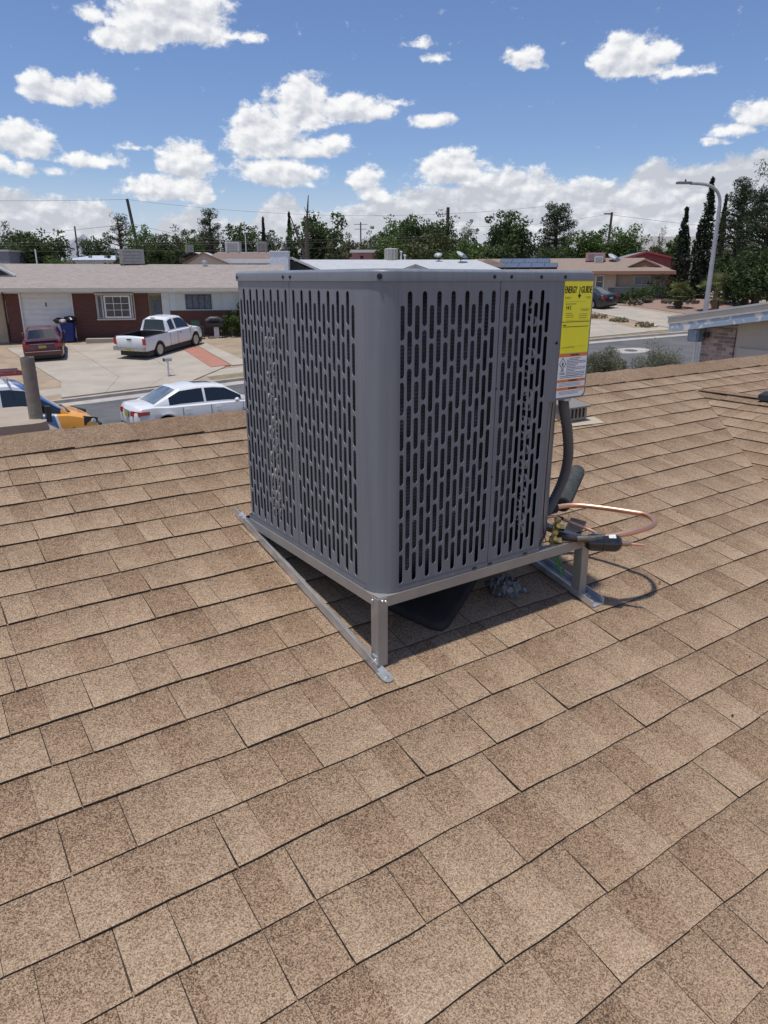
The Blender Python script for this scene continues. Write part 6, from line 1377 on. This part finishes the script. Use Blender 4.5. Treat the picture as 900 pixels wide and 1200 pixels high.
# low stone ring
t = thing('stone_ring', 'low dark ring of stones round a plant in the gravel bed', 'stone ring', (22.6, 56.6, zg(22.6, 56.6)), 0)
for k in range(18): a = 2 * pi * k / 18; mb = MB(); mb.bevbox(-.13, .13, -.1, .1, 0, .22, .04, Matrix.Translation((1.3 * cos(a), .9 * sin(a), 0)) @ Matrix.Rotation(a, 4, 'Z')); mb.build('stone', mat('dark_stone', (.12, .09, .075), (.09, .07, .06), 9, .9), t)
# fan palms
def palm(x, y, w, h, label, seed):
    t = thing('fan_palm', label, 'palm', (x, y, zg(x, y)), 0); rnd = random.Random(seed); mb = MB(); mb.tube([(0, 0, 0), (0, 0, h * .45)], [.28, .22], 8); mb.build('trunk', M_bark, t)
    for k in range(34):
        a = rnd.uniform(0, 2 * pi); el = rnd.uniform(-.35, 1.25); d = Vector((cos(a) * cos(el), sin(a) * cos(el), sin(el))); L_ = w * .3 * rnd.uniform(.8, 1.1); c = Vector((0, 0, h * .45)); tip = c + d * L_ * .8
        mb = MB(); mb.tint = min(1, max(0, .25 + .5 * rnd.random() + .2 * (el > .3))); mb.bar(c, tip, .03, .03); u, w_ = frame(d)
        n_ = 15
        for q in range(n_):
            an = radians(-75 + 150 * q / (n_ - 1)); dd = (d * cos(an) + u * sin(an)).normalized(); e2 = tip + dd * L_ * .75 + Vector((0, 0, -.12 * L_)); sd = dd.cross(w_).normalized() * .035
            mb.add([tip, (tip + e2) / 2 + sd + w_ * .02, e2, (tip + e2) / 2 - sd], [(0, 1, 2, 3)])
        mb.build('frond', F_palm, t)
palm(23.0, 51.4, 3.6, 2.9, 'yellowish fan palm in front of the cypresses', 1); palm(25.6, 52.6, 3.2, 3.6, 'greener fan palm behind the street lamp mast', 2); palm(21.3, 53.6, 2.6, 2.0, 'small low palm left of the yellowish one', 3)

# white roofed house behind the condenser top
t = place('white_roofed_house', 'long low house with a white coated roof seen just over the condenser lid', 'house', -9.6, 55, 0, -2.3)
hbox(t, 'wall', M_sid, .5, 18.0, .5, 9, -2.6, .55); gable_roof(t, 1.6, 18.4, 0, 4.6, 9.4, .66, 1.52, M_rfw, .1, hipr=1.5)
mb = MB(); mb.add([(0.0, -.7, .64), (5.0, -.7, .64), (2.95, -.7, 1.50), (2.95, 4.5, 1.50)], [(1, 3, 2), (0, 2, 3)]); g_ = HB(mb, 'roof_gable', M_rfw, t); mb = MB(); mb.add([(.5, -.5, .64), (4.4, -.5, .64), (2.95, -.5, 1.36)], [(0, 1, 2)]); HB(mb, 'gable_face', M_trim, t, g_)
mb = MB(); mb.bar((-.1, -.72, .60), (2.95, -.72, 1.50), .06, .16); mb.bar((5.1, -.72, .60), (2.95, -.72, 1.50), .06, .16); HB(mb, 'barge_board', M_coolw, t, g_)
mb = MB(); mb.add([(10.7, -.1, .6), (13.1, -.1, .6), (11.9, -.1, 1.02), (11.9, 2.4, 1.08)], [(0, 1, 2), (1, 3, 2), (0, 2, 3)]); g_ = HB(mb, 'roof_gable', M_rfw, t); mb = MB(); mb.bar((10.6, -.14, .62), (11.9, -.14, 1.06), .05, .07); mb.bar((13.2, -.14, .62), (11.9, -.14, 1.06), .05, .07); HB(mb, 'barge_board', M_greyw, t, g_)
for (x, z1) in ((9.8, 2.0), (10.95, 2.06), (11.25, 1.8)): mb = MB(); mb.lathe([(.06, 1.3), (.06, z1), (.11, z1 + .02), (.11, z1 + .1), (0, z1 + .12)], (x, 4.8, 0), n=8); HB(mb, 'vent_pipe', M_wht, t)
t = place('white_chimney', 'white stucco chimney block left of the forked dead trunk', 'chimney', -7.4, 54, 0, -2.3); hbox(t, 'shaft', mat('bluish_white_stucco', (.66, .70, .76), (.6, .64, .7), 5, .8), -.66, .60, -.5, .5, -2.4, 1.86); hbox(t, 'cap', M_wht, -.70, .64, -.54, .54, 1.862, 1.95)
cooler('round topped beige cooler on the white roof in the middle of the photo', .56, 59.8, 1.35, 1.08, .95, 0, M_cool, round_=True)
# brown roofed house with white fascia
t = place('brown_roofed_house', 'house with a brown roof and a deep white fascia left of the white chimney', 'house', -16.3, 68, radians(-3), -1.9)
hbox(t, 'carport_wall', M_trim, 1.2, 6.9, 1.5, 7, -2, 1.35); hbox(t, 'gable_wall', M_tanw, -1.4, 1.1, .6, 7, -2, 1.45); gable_roof(t, .2, 7.2, 0, 3.5, 7.5, 1.78, 2.42, M_rfb, .05); hbox(t, 'fascia', M_wht, .6, 7.2, -.08, -.01, 1.44, 1.80)
mb = MB(); mb.add([(-1.6, -.2, 1.3), (.1, -.2, 2.25), (2.6, -.2, 1.25)], [(0, 1, 2)]); HB(mb, 'gable_wall', M_beige, t); mb = MB(); mb.bar((-1.8, -.26, 1.3), (.1, -.26, 2.32), .3, .09); mb.bar((2.8, -.26, 1.2), (.1, -.26, 2.32), .3, .09); HB(mb, 'barge_board', M_rfb, t)
t = place('small_gabled_house', 'small house with a low grey gable left of the brown roofed one', 'house', -22.0, 79, 0, -1.5)
hbox(t, 'wall', mat('dark_brown_wall', (.10, .075, .06), None), .0, 3.9, .4, 6, -2, 1.95); mb = MB(); mb.add([(-.5, 0, 2.05), (2.0, 0, 2.75), (2.0, 7, 2.95), (-.5, 7, 2.05), (4.4, 0, 2.05), (4.4, 7, 2.05)], [(0, 1, 2, 3), (1, 4, 5, 2)]); HB(mb, 'roof', M_rfw, t); mb = MB(); mb.bar((-.55, -.02, 2.0), (2.0, -.02, 2.7), .1, .14); mb.bar((4.45, -.02, 2.0), (2.0, -.02, 2.7), .1, .14); HB(mb, 'barge_board', M_trim, t)
mb = MB(); mb.add([(.3, .38, 1.9), (3.7, .38, 1.9), (2.0, .38, 2.6)], [(0, 1, 2)]); HB(mb, 'gable_wall', mat('dark_brown_wall', (.1, .07, .06)), t)
t = place('flat_white_building', 'flat bluish white building over the left part of the brick house roof', 'building', -33.2, 77.5, 0, -1.5); hbox(t, 'wall', M_coolw, 0, 6.2, .2, 9, -2, 1.95)
mb = MB(); mb.add([(-.2, 0, 1.95), (6.4, 0, 1.95), (6.0, 8, 2.62), (.2, 8, 2.62)], [(0, 1, 2, 3)]); HB(mb, 'roof', mat('bluish_metal_roof', (.5, .55, .62), (.44, .49, .56), 1.2, .5), t)
for x in (1.5, 3.2, 4.4): hbox(t, 'roof_vent', M_greyw, x, x + .3, 3.5, 3.8, 2.2, 2.5)
for k in range(9): hbox(t, 'roof_seam', M_coolw, .3 + k * .7, .34 + k * .7, .02, .06, 1.96, 2.02)
t = place('grey_building', 'blue grey building end at the far left edge of the photo', 'building', -37.0, 66, 0, -1.5); hbox(t, 'wall', mat('blue_grey_wall', (.2, .215, .245), (.17, .18, .21), 3), 0, 4.25, 0, 6, -2, 2.35); hbox(t, 'roof', M_rfw, -.1, 4.35, -.1, 6.1, 2.352, 2.5)
t = place('red_brick_building', 'rose coloured wall with a white roof edge right of the forked dead trunk', 'building', -8.4, 86, 0, -1.2)
hbox(t, 'wall', brick_mat('rose_brick', (.50, .27, .26), (.42, .2, .2), (.4, .25, .24), w=.9, h=.35), 0, 8.0, 0, 8, -2, 2.95); hbox(t, 'roof_edge', M_wht, -.2, 8.2, -.15, 8.2, 2.952, 3.25)
for i, (x, z) in enumerate(((2.2, 2.3), (4.4, 2.5), (5.7, 2.3), (1.0, 2.55))): hbox(t, 'opening', M_trim, x, x + .35, -.02, -.002, z, z + .3)
t = place('grey_roofed_house', 'grey gable roof between the open dark tree and the tufted pine', 'house', 13.9, 82, radians(6), -1.0); hbox(t, 'wall', M_greyw, .3, 6.2, .3, 7, -1.6, 2.2); gable_roof(t, 0, 6.6, 0, 3.6, 7.2, 2.25, 3.5, M_rfg, .08, hipl=1.3)
t = place('pale_green_building', 'pale greenish building half hidden by trees beneath the tufted pine', 'building', 20.2, 83, 0, -1.0); hbox(t, 'wall', mat('pale_green_wall', (.42, .52, .47), (.3, .4, .35), 1.5), 0, 3.4, 0, 5, -1.5, 2.9); hbox(t, 'roof', M_rfg, -.2, 3.6, -.2, 5.2, 2.902, 3.0)
cooler('white cooler box behind the brown roof, wider than the others', -14.3, 72, 2.45, 1.35, .95, 0, M_coolw); cooler('grey cooler box above the white fascia', -11.8, 73.5, 2.55, .95, .95, 0, M_cool); cooler('pale cooler box just left of the white chimney top', -9.7, 76, 2.5, 1.1, .9, 0, M_coolw); cooler('small cooler on the low grey gable', -20.4, 79.5, 2.7, .8, .75, .2, M_cool)
hb = place('low_white_shed', 'low white shed roofs between the cooler boxes', 'shed', -13.4, 80, 0, -1.2); hbox(hb, 'wall', M_coolw, -4, 4.8, 0, 4, -1.5, 2.65); hbox(hb, 'roof', M_wht, -4.2, 5, -.2, 4.2, 2.652, 2.8)

# ------------------------------------------------------------------ poles and wires
def pole(name, label, x, y, ztop, r, lean=(0, 0), arms=(), group=None, mtl=None, cat='utility pole'):
    z0 = zg(x, y); t = thing(name, label, cat, (x, y, z0), 0, group); h = ztop - z0; mb = MB(); mb.tube([(0, 0, 0), (lean[0], lean[1], h)], [r * 1.3, r], 8); mb.build('pole', mtl or M_bark, t, smooth=50)
    for (zz, w, o) in arms: f = (h - zz) / h; mb = MB(); mb.bar((lean[0] * f - w / 2 + o, 0, h - zz), (lean[0] * f + w / 2 + o, 0, h - zz), .11, .11); mb.build('crossarm', mtl or M_bark, t)
    return t
M_pole = mat('dark_creosoted_wood', (.055, .042, .035), (.08, .06, .05), 9, .9)
pole('utility_pole', 'dark leaning power pole rising over the broad topped pine', -28.7, 90, 8.95, .17, (-1.2, 0), ((.15, .25, 0), ), mtl=M_pole); pole('utility_pole', 'thin power pole just left of the leaning one, among the dark trees', -36.4, 90, 6.0, .09, mtl=M_pole)
pole('utility_pole', 'distant pole with two crossarms right of the big mesquite', -5.8, 190, 13.6, .16, (0, 0), ((.5, 3.4, 0), (1.6, 3.0, 0)), mtl=M_bark); pole('utility_pole', 'pole top poking out of the long green grove', 7.9, 95, 8.5, .2, mtl=M_pole)
pole('utility_pole', 'plain wooden pole with one short arm between two green trees', 24.95, 85, 7.1, .13, (.25, 0), ((.15, .8, -.45), ), mtl=M_bark)
pole('white_post', 'left one of two thin white posts behind the brown roof', -16.8, 78, 4.4, .05, mtl=M_wht, cat='post'); pole('white_post', 'right one of two thin white posts, nearer the slender cypress', -14.2, 78, 4.5, .05, mtl=M_wht, cat='post'); pole('white_post', 'short pale post between the first two cypresses', 24.9, 61, 1.8, .09, mtl=M_wht, cat='post')
def wire(label, a, b, sag, r=.016, col=None, group='overhead wires across the left half'):
    a = Vector(a); b = Vector(b); m_ = (a + b) / 2; t = thing('overhead_wire', label, 'wire', m_, 0, group); pts = []
    for k in range(17): f = k / 16; p = a.lerp(b, f) - Vector((0, 0, 4 * sag * f * (1 - f))); pts.append(p - m_)
    mb = MB(); mb.tube(pts, r, 4, False); mb.build('wire', col or M_trim, t)
wire('highest wire running left from the leaning pole', (-70, 88, 9.2), (-29.9, 90, 8.9), .35); wire('highest wire running right from the leaning pole', (-29.9, 90, 8.9), (24, 100, 9.4), 1.6, .013); wire('wire sloping down to the left below the pole top', (-62, 78, 3.4), (-29.6, 90, 6.3), .5, .02); wire('wire sloping down to the right below the pole top', (-29.6, 90, 6.3), (-8, 84, 4.2), .9, .018)
for k, z in enumerate((3.25, 3.05, 2.55)): wire(('upper pale service wire over the roofs', 'middle pale service wire over the roofs', 'lowest pale service wire over the roofs')[k], (-55, 66, z + .25), (4, 69, z + .5), .5, .005, M_greyw)
wire('thin wire running right from the plain wooden pole', (24.7, 85, 6.9), (70, 84, 4.6), .9, .014); wire('thin wire running left from the plain wooden pole', (24.7, 85, 6.9), (-2, 100, 8.2), 1.4, .012)
# forked dead trunk
t = thing('dead_trunk', 'forked bare dark trunk standing behind the white roof', 'dead tree', (-6.2, 61, zg(-6.2, 61)), 0); zd = zg(-6.2, 61)
mb = MB(); mb.tube([(0, 0, 0), (.0, 0, 1.6 - zd), (.03, 0, 3.2 - zd), (.08, 0, 4.6 - zd), (.24, 0, 6.35 - zd)], [.3, .22, .15, .1, .03], 8); mb.build('trunk', M_pole, t)
mb = MB(); mb.tube([(0, 0, .4 - zd), (-.32, 0, 2.2 - zd), (-.75, 0, 3.4 - zd), (-1.25, 0, 4.85 - zd)], [.14, .11, .08, .03], 7); mb.build('branch', M_pole, t)
for p0, p1 in (((.05, 0, 4.2), (.35, 0, 4.9)), ((.1, 0, 5.0), (-.12, 0, 5.5)), ((-.75, 0, 3.4), (-.6, 0, 4.0)), ((0, 0, 1.2), (1.1, 0, 2.0))): mb = MB(); mb.tube([(p0[0], 0, p0[2] - zd), (p1[0], 0, p1[2] - zd)], [.04, .015], 5); mb.build('branch', M_pole, t)
# tall pine whose branches enter at the top right corner of the photo
tree('pine', 16.7, 30.5, 3.9, 7.3, 'tall dark pine whose branches only just enter the photo at the upper right', 501, F_pine, low=.55, dens=1.3, leaf=.07)
# ------------------------------------------------------------------ distant hills
def ridge(name, pts, y, depth, mtl):
    mb = MB(); n = len(pts); rnd = random.Random(9); vs = [(x, y, 0) for x, z in pts] + [(x + rnd.uniform(-10, 10), y + depth * .35, z * .6 + rnd.uniform(-4, 4)) for x, z in pts] + [(x, y + depth, z) for x, z in pts] + [(x, y + depth * 2.2, 0) for x, z in pts]
    mb.add(vs, [(l * n + i, l * n + i + 1, (l + 1) * n + i + 1, (l + 1) * n + i) for l in range(3) for i in range(n - 1)]); return tag(mb.build(name, mtl), kind='structure')
M_mtn = mat('bare_grey_rock', (.30, .31, .34), (.24, .25, .28), .012, .95)
M_mesa = mat('hazed_tan_mesa_slope', (.30, .29, .27), (.24, .235, .225), .02, .95)  # slope colour darkened and greyed, distance haze put into it
rnd = random.Random(77)
ridge('mountain', [(-3600, 60), (-2900, 130), (-2500, 110), (-2050, 150), (-1860, 165), (-1774, 168), (-1720, 185), (-1693, 200), (-1650, 214), (-1617, 236), (-1600, 222), (-1570, 190), (-1530, 165), (-1400, 150), (-1100, 120), (-700, 90), (-200, 60)], 3700, 400, M_mtn)
ridge('mesa', [(-800, 40), (0, 95), (300, 100), (520, 118), (616, 131), (700, 138), (811, 144), (950, 139), (1300, 142), (1900, 120), (2600, 60)], 2350, 220, M_mesa)
TREES = [('broad', -42.7, 88, 4.3, 6.5, 'F_olive', 'tall loose olive tree at the far left edge behind the round tree', {}),
 ('broad', -32.1, 70, 5.0, 4.5, 'F_dark', 'large dark round tree behind the left end of the brick house', {'dens': 1.6}),
 ('broad', -25.2, 58, 2.9, 2.1, 'F_mid', 'low light leaved tree just over the brick house roof, left of the white building', {'dens': 0.7}),
 ('broad', -35.1, 92, 4.3, 5.7, 'F_dark', 'dark dense tree right of the far mountain', {'dens': 1.2}),
 ('pine', -32.8, 95, 4.0, 8.1, 'F_pine', 'broad topped pine beside the leaning power pole', {}),
 ('broad', -21.4, 60, 1.3, 2.6, 'F_olive', 'small feathery tree in front of the rooftop cooler', {'dens': 0.5}),
 ('broad', -26.6, 84, 4.1, 5.9, 'F_mid', 'light green tree right of the leaning power pole', {'dens': 1.3}),
 ('broad', -21.1, 72, 3.4, 4.6, 'F_dark', 'bushy green tree behind the middle of the brick house roof', {'dens': 1.4}),
 ('broad', -26.3, 98, 4.1, 6.9, 'F_olive', 'pale olive tree top left of the dark round pine', {}),
 ('broad', -22.6, 90, 2.9, 6.1, 'F_mid', 'yellowish green tree hugging the left side of the dark pine', {}),
 ('pine', -21.8, 96, 4.1, 8.8, 'F_pine', 'dark pine with a rounded crown left of the white roof box', {'dens': 1.2}),
 ('broad', -25.6, 110, 5.4, 6.8, 'F_olive', 'brownish thicket tree below the dark round pine', {'dens': 1.2}),
 ('broad', -17.6, 92, 5.0, 6.9, 'F_dark', 'dark feathery tree between the pine and the slender cypress', {'dens': 1.1}),
 ('cypress', -13.9, 88, 0.9, 7.1, 'F_cyp', 'slender cypress spire left of the forked dead trunk', {}),
 ('broad', -15.1, 96, 4.0, 6.7, 'F_dark', 'dark tree wrapped around the slender cypress', {'dens': 1.2}),
 ('cypress', -9.9, 80, 1.0, 6.9, 'F_cyp', 'cypress spire touching the left side of the big mesquite', {}),
 ('broad', -6.1, 72, 5.2, 6.3, 'F_dark', 'big spreading dark tree behind the forked dead trunk', {'dens': 1.5, 'low': 0.05}),
 ('broad', -9.2, 74, 2.4, 4.4, 'F_dark', 'low dark tree at the foot of the cypress spire', {}),
 ('broad', -4.2, 64, 2.4, 3.0, 'F_olive', 'light loose small tree right of the dead trunk in front of the red wall', {'dens': 0.6}),
 ('broad', -5.5, 115, 2.6, 7.6, 'F_olive', 'small distant round tree right of the big dark tree', {}),
 ('broad', -3.5, 130, 4.5, 7.3, 'F_olive', 'low olive treetops under the distant double armed pole', {}),
 ('broad', -0.8, 104, 3.3, 7.1, 'F_dark', 'round dark tree at the left end of the long green grove', {}),
 ('broad', 1.9, 90, 5.1, 7.3, 'F_mid', 'bright green tall tree in the left half of the long grove', {'dens': 1.5}),
 ('broad', 4.4, 84, 5.2, 7.2, 'F_dark', 'tall tree with tufted top in the middle of the long grove', {'dens': 1.6}),
 ('broad', 7.1, 92, 4.5, 7.9, 'F_dark', 'tall dark tree right of centre of the grove, beside the pole top', {'dens': 1.5}),
 ('broad', 0.7, 78, 4.2, 4.3, 'F_mid', 'lower green tree at the front left of the grove', {'dens': 1.3, 'low': 0.02}),
 ('broad', 4.7, 74, 5.3, 4.4, 'F_olive', 'greyish bushy tree at the front of the grove behind the round cooler', {'dens': 1.8, 'low': 0.02}),
 ('broad', 7.8, 70, 4.0, 3.9, 'F_mid', 'deep green spreading tree behind the satellite dish', {'dens': 1.5, 'low': 0.02}),
 ('broad', 11.3, 100, 2.6, 7.6, 'F_olive', 'small crown on a pale trunk right of the grove', {'dens': 0.6}),
 ('broad', 11.3, 76, 4.3, 3.9, 'F_dark', 'low dark hedge like tree behind the solar panels', {'dens': 1.3, 'low': 0.02}),
 ('broad', 13.5, 82, 5.5, 7.1, 'F_dark', 'tall open dark tree left of the big tufted pine', {'dens': 1.5}),
 ('broad', 13.0, 90, 2.9, 5.7, 'F_olive', 'thin greyish tree leaning on the tall open dark tree', {'dens': 0.6}),
 ('pine', 19.0, 84, 4.8, 8.2, 'F_pine', 'big tufted pine above the end of the solar panels', {'dens': 1.5}),
 ('broad', 15.6, 72, 3.0, 3.4, 'F_dark', 'low dark tree beneath the big tufted pine', {'dens': 1.1, 'low': 0.02}),
 ('broad', 21.5, 80, 4.5, 5.6, 'F_mid', 'green leafy tree left of the plain wooden pole', {'dens': 1.4, 'low': 0.02}),
 ('broad', 24.6, 78, 4.4, 5.5, 'F_mid', 'green tree right of the plain wooden pole', {'dens': 1.5, 'low': 0.02}),
 ('bare', 32.8, 90, 2.0, 6.1, 'F_olive', 'thin half bare tree against the distant mesa', {}),
 ('broad', 31.3, 86, 3.2, 4.4, 'F_olive', 'low grey green tree behind the pink house', {'dens': 1.0}),
 ('broad', 32.4, 84, 2.1, 5.5, 'F_mid', 'light tree behind the first tall cypress', {}),
 ('cypress', 23.6, 60, 1.6, 5.6, 'F_cyp', 'first tall dark cypress right of the pink house', {}),
 ('cypress', 25.6, 62, 1.4, 4.3, 'F_cyp', 'second shorter cypress between the two tall ones', {}),
 ('cypress', 25.3, 60, 1.8, 7.8, 'F_cyp', 'tallest cypress directly behind the street lamp bend', {}),
 ('cypress', 29.2, 66, 1.0, 7.1, 'F_cyp', 'narrow cypress just right of the street lamp', {}),
 ('pine', 28.8, 62, 3.5, 8.1, 'F_pine', 'large dark pine at the right edge of the photo', {'dens': 1.7}),
 ('pine', 27.0, 54, 3.8, 6.6, 'F_pine', 'second large pine cut by the right edge of the photo', {'dens': 1.7}),
 ('broad', 25.8, 56, 2.5, 2.3, 'F_dark', 'dark dense shrubby tree below the large pine', {'dens': 1.6, 'low': 0.0}),
 ('broad', 25.0, 50, 3.6, 2.3, 'F_dark', 'wide dark tree filling the right edge above the neighbouring roof', {'dens': 1.8, 'low': 0.0}),
 ('broad', -43.0, 80, 5.5, 5.6, 'F_dark', 'dark tree just outside the left edge', {})]
for i, (k, x, y, w, zt, f, lb, ex_) in enumerate(TREES): tree(k, x, y, w, zt, lb, 600 + i, MATS[{'F_dark': 'foliage_dark', 'F_mid': 'foliage_mid', 'F_olive': 'foliage_olive', 'F_pine': 'foliage_pine', 'F_cyp': 'foliage_cypress'}[f]], **ex_)
for o in bpy.data.objects:
    for k in ('_o', '_z'):
        if k in o: del o[k]
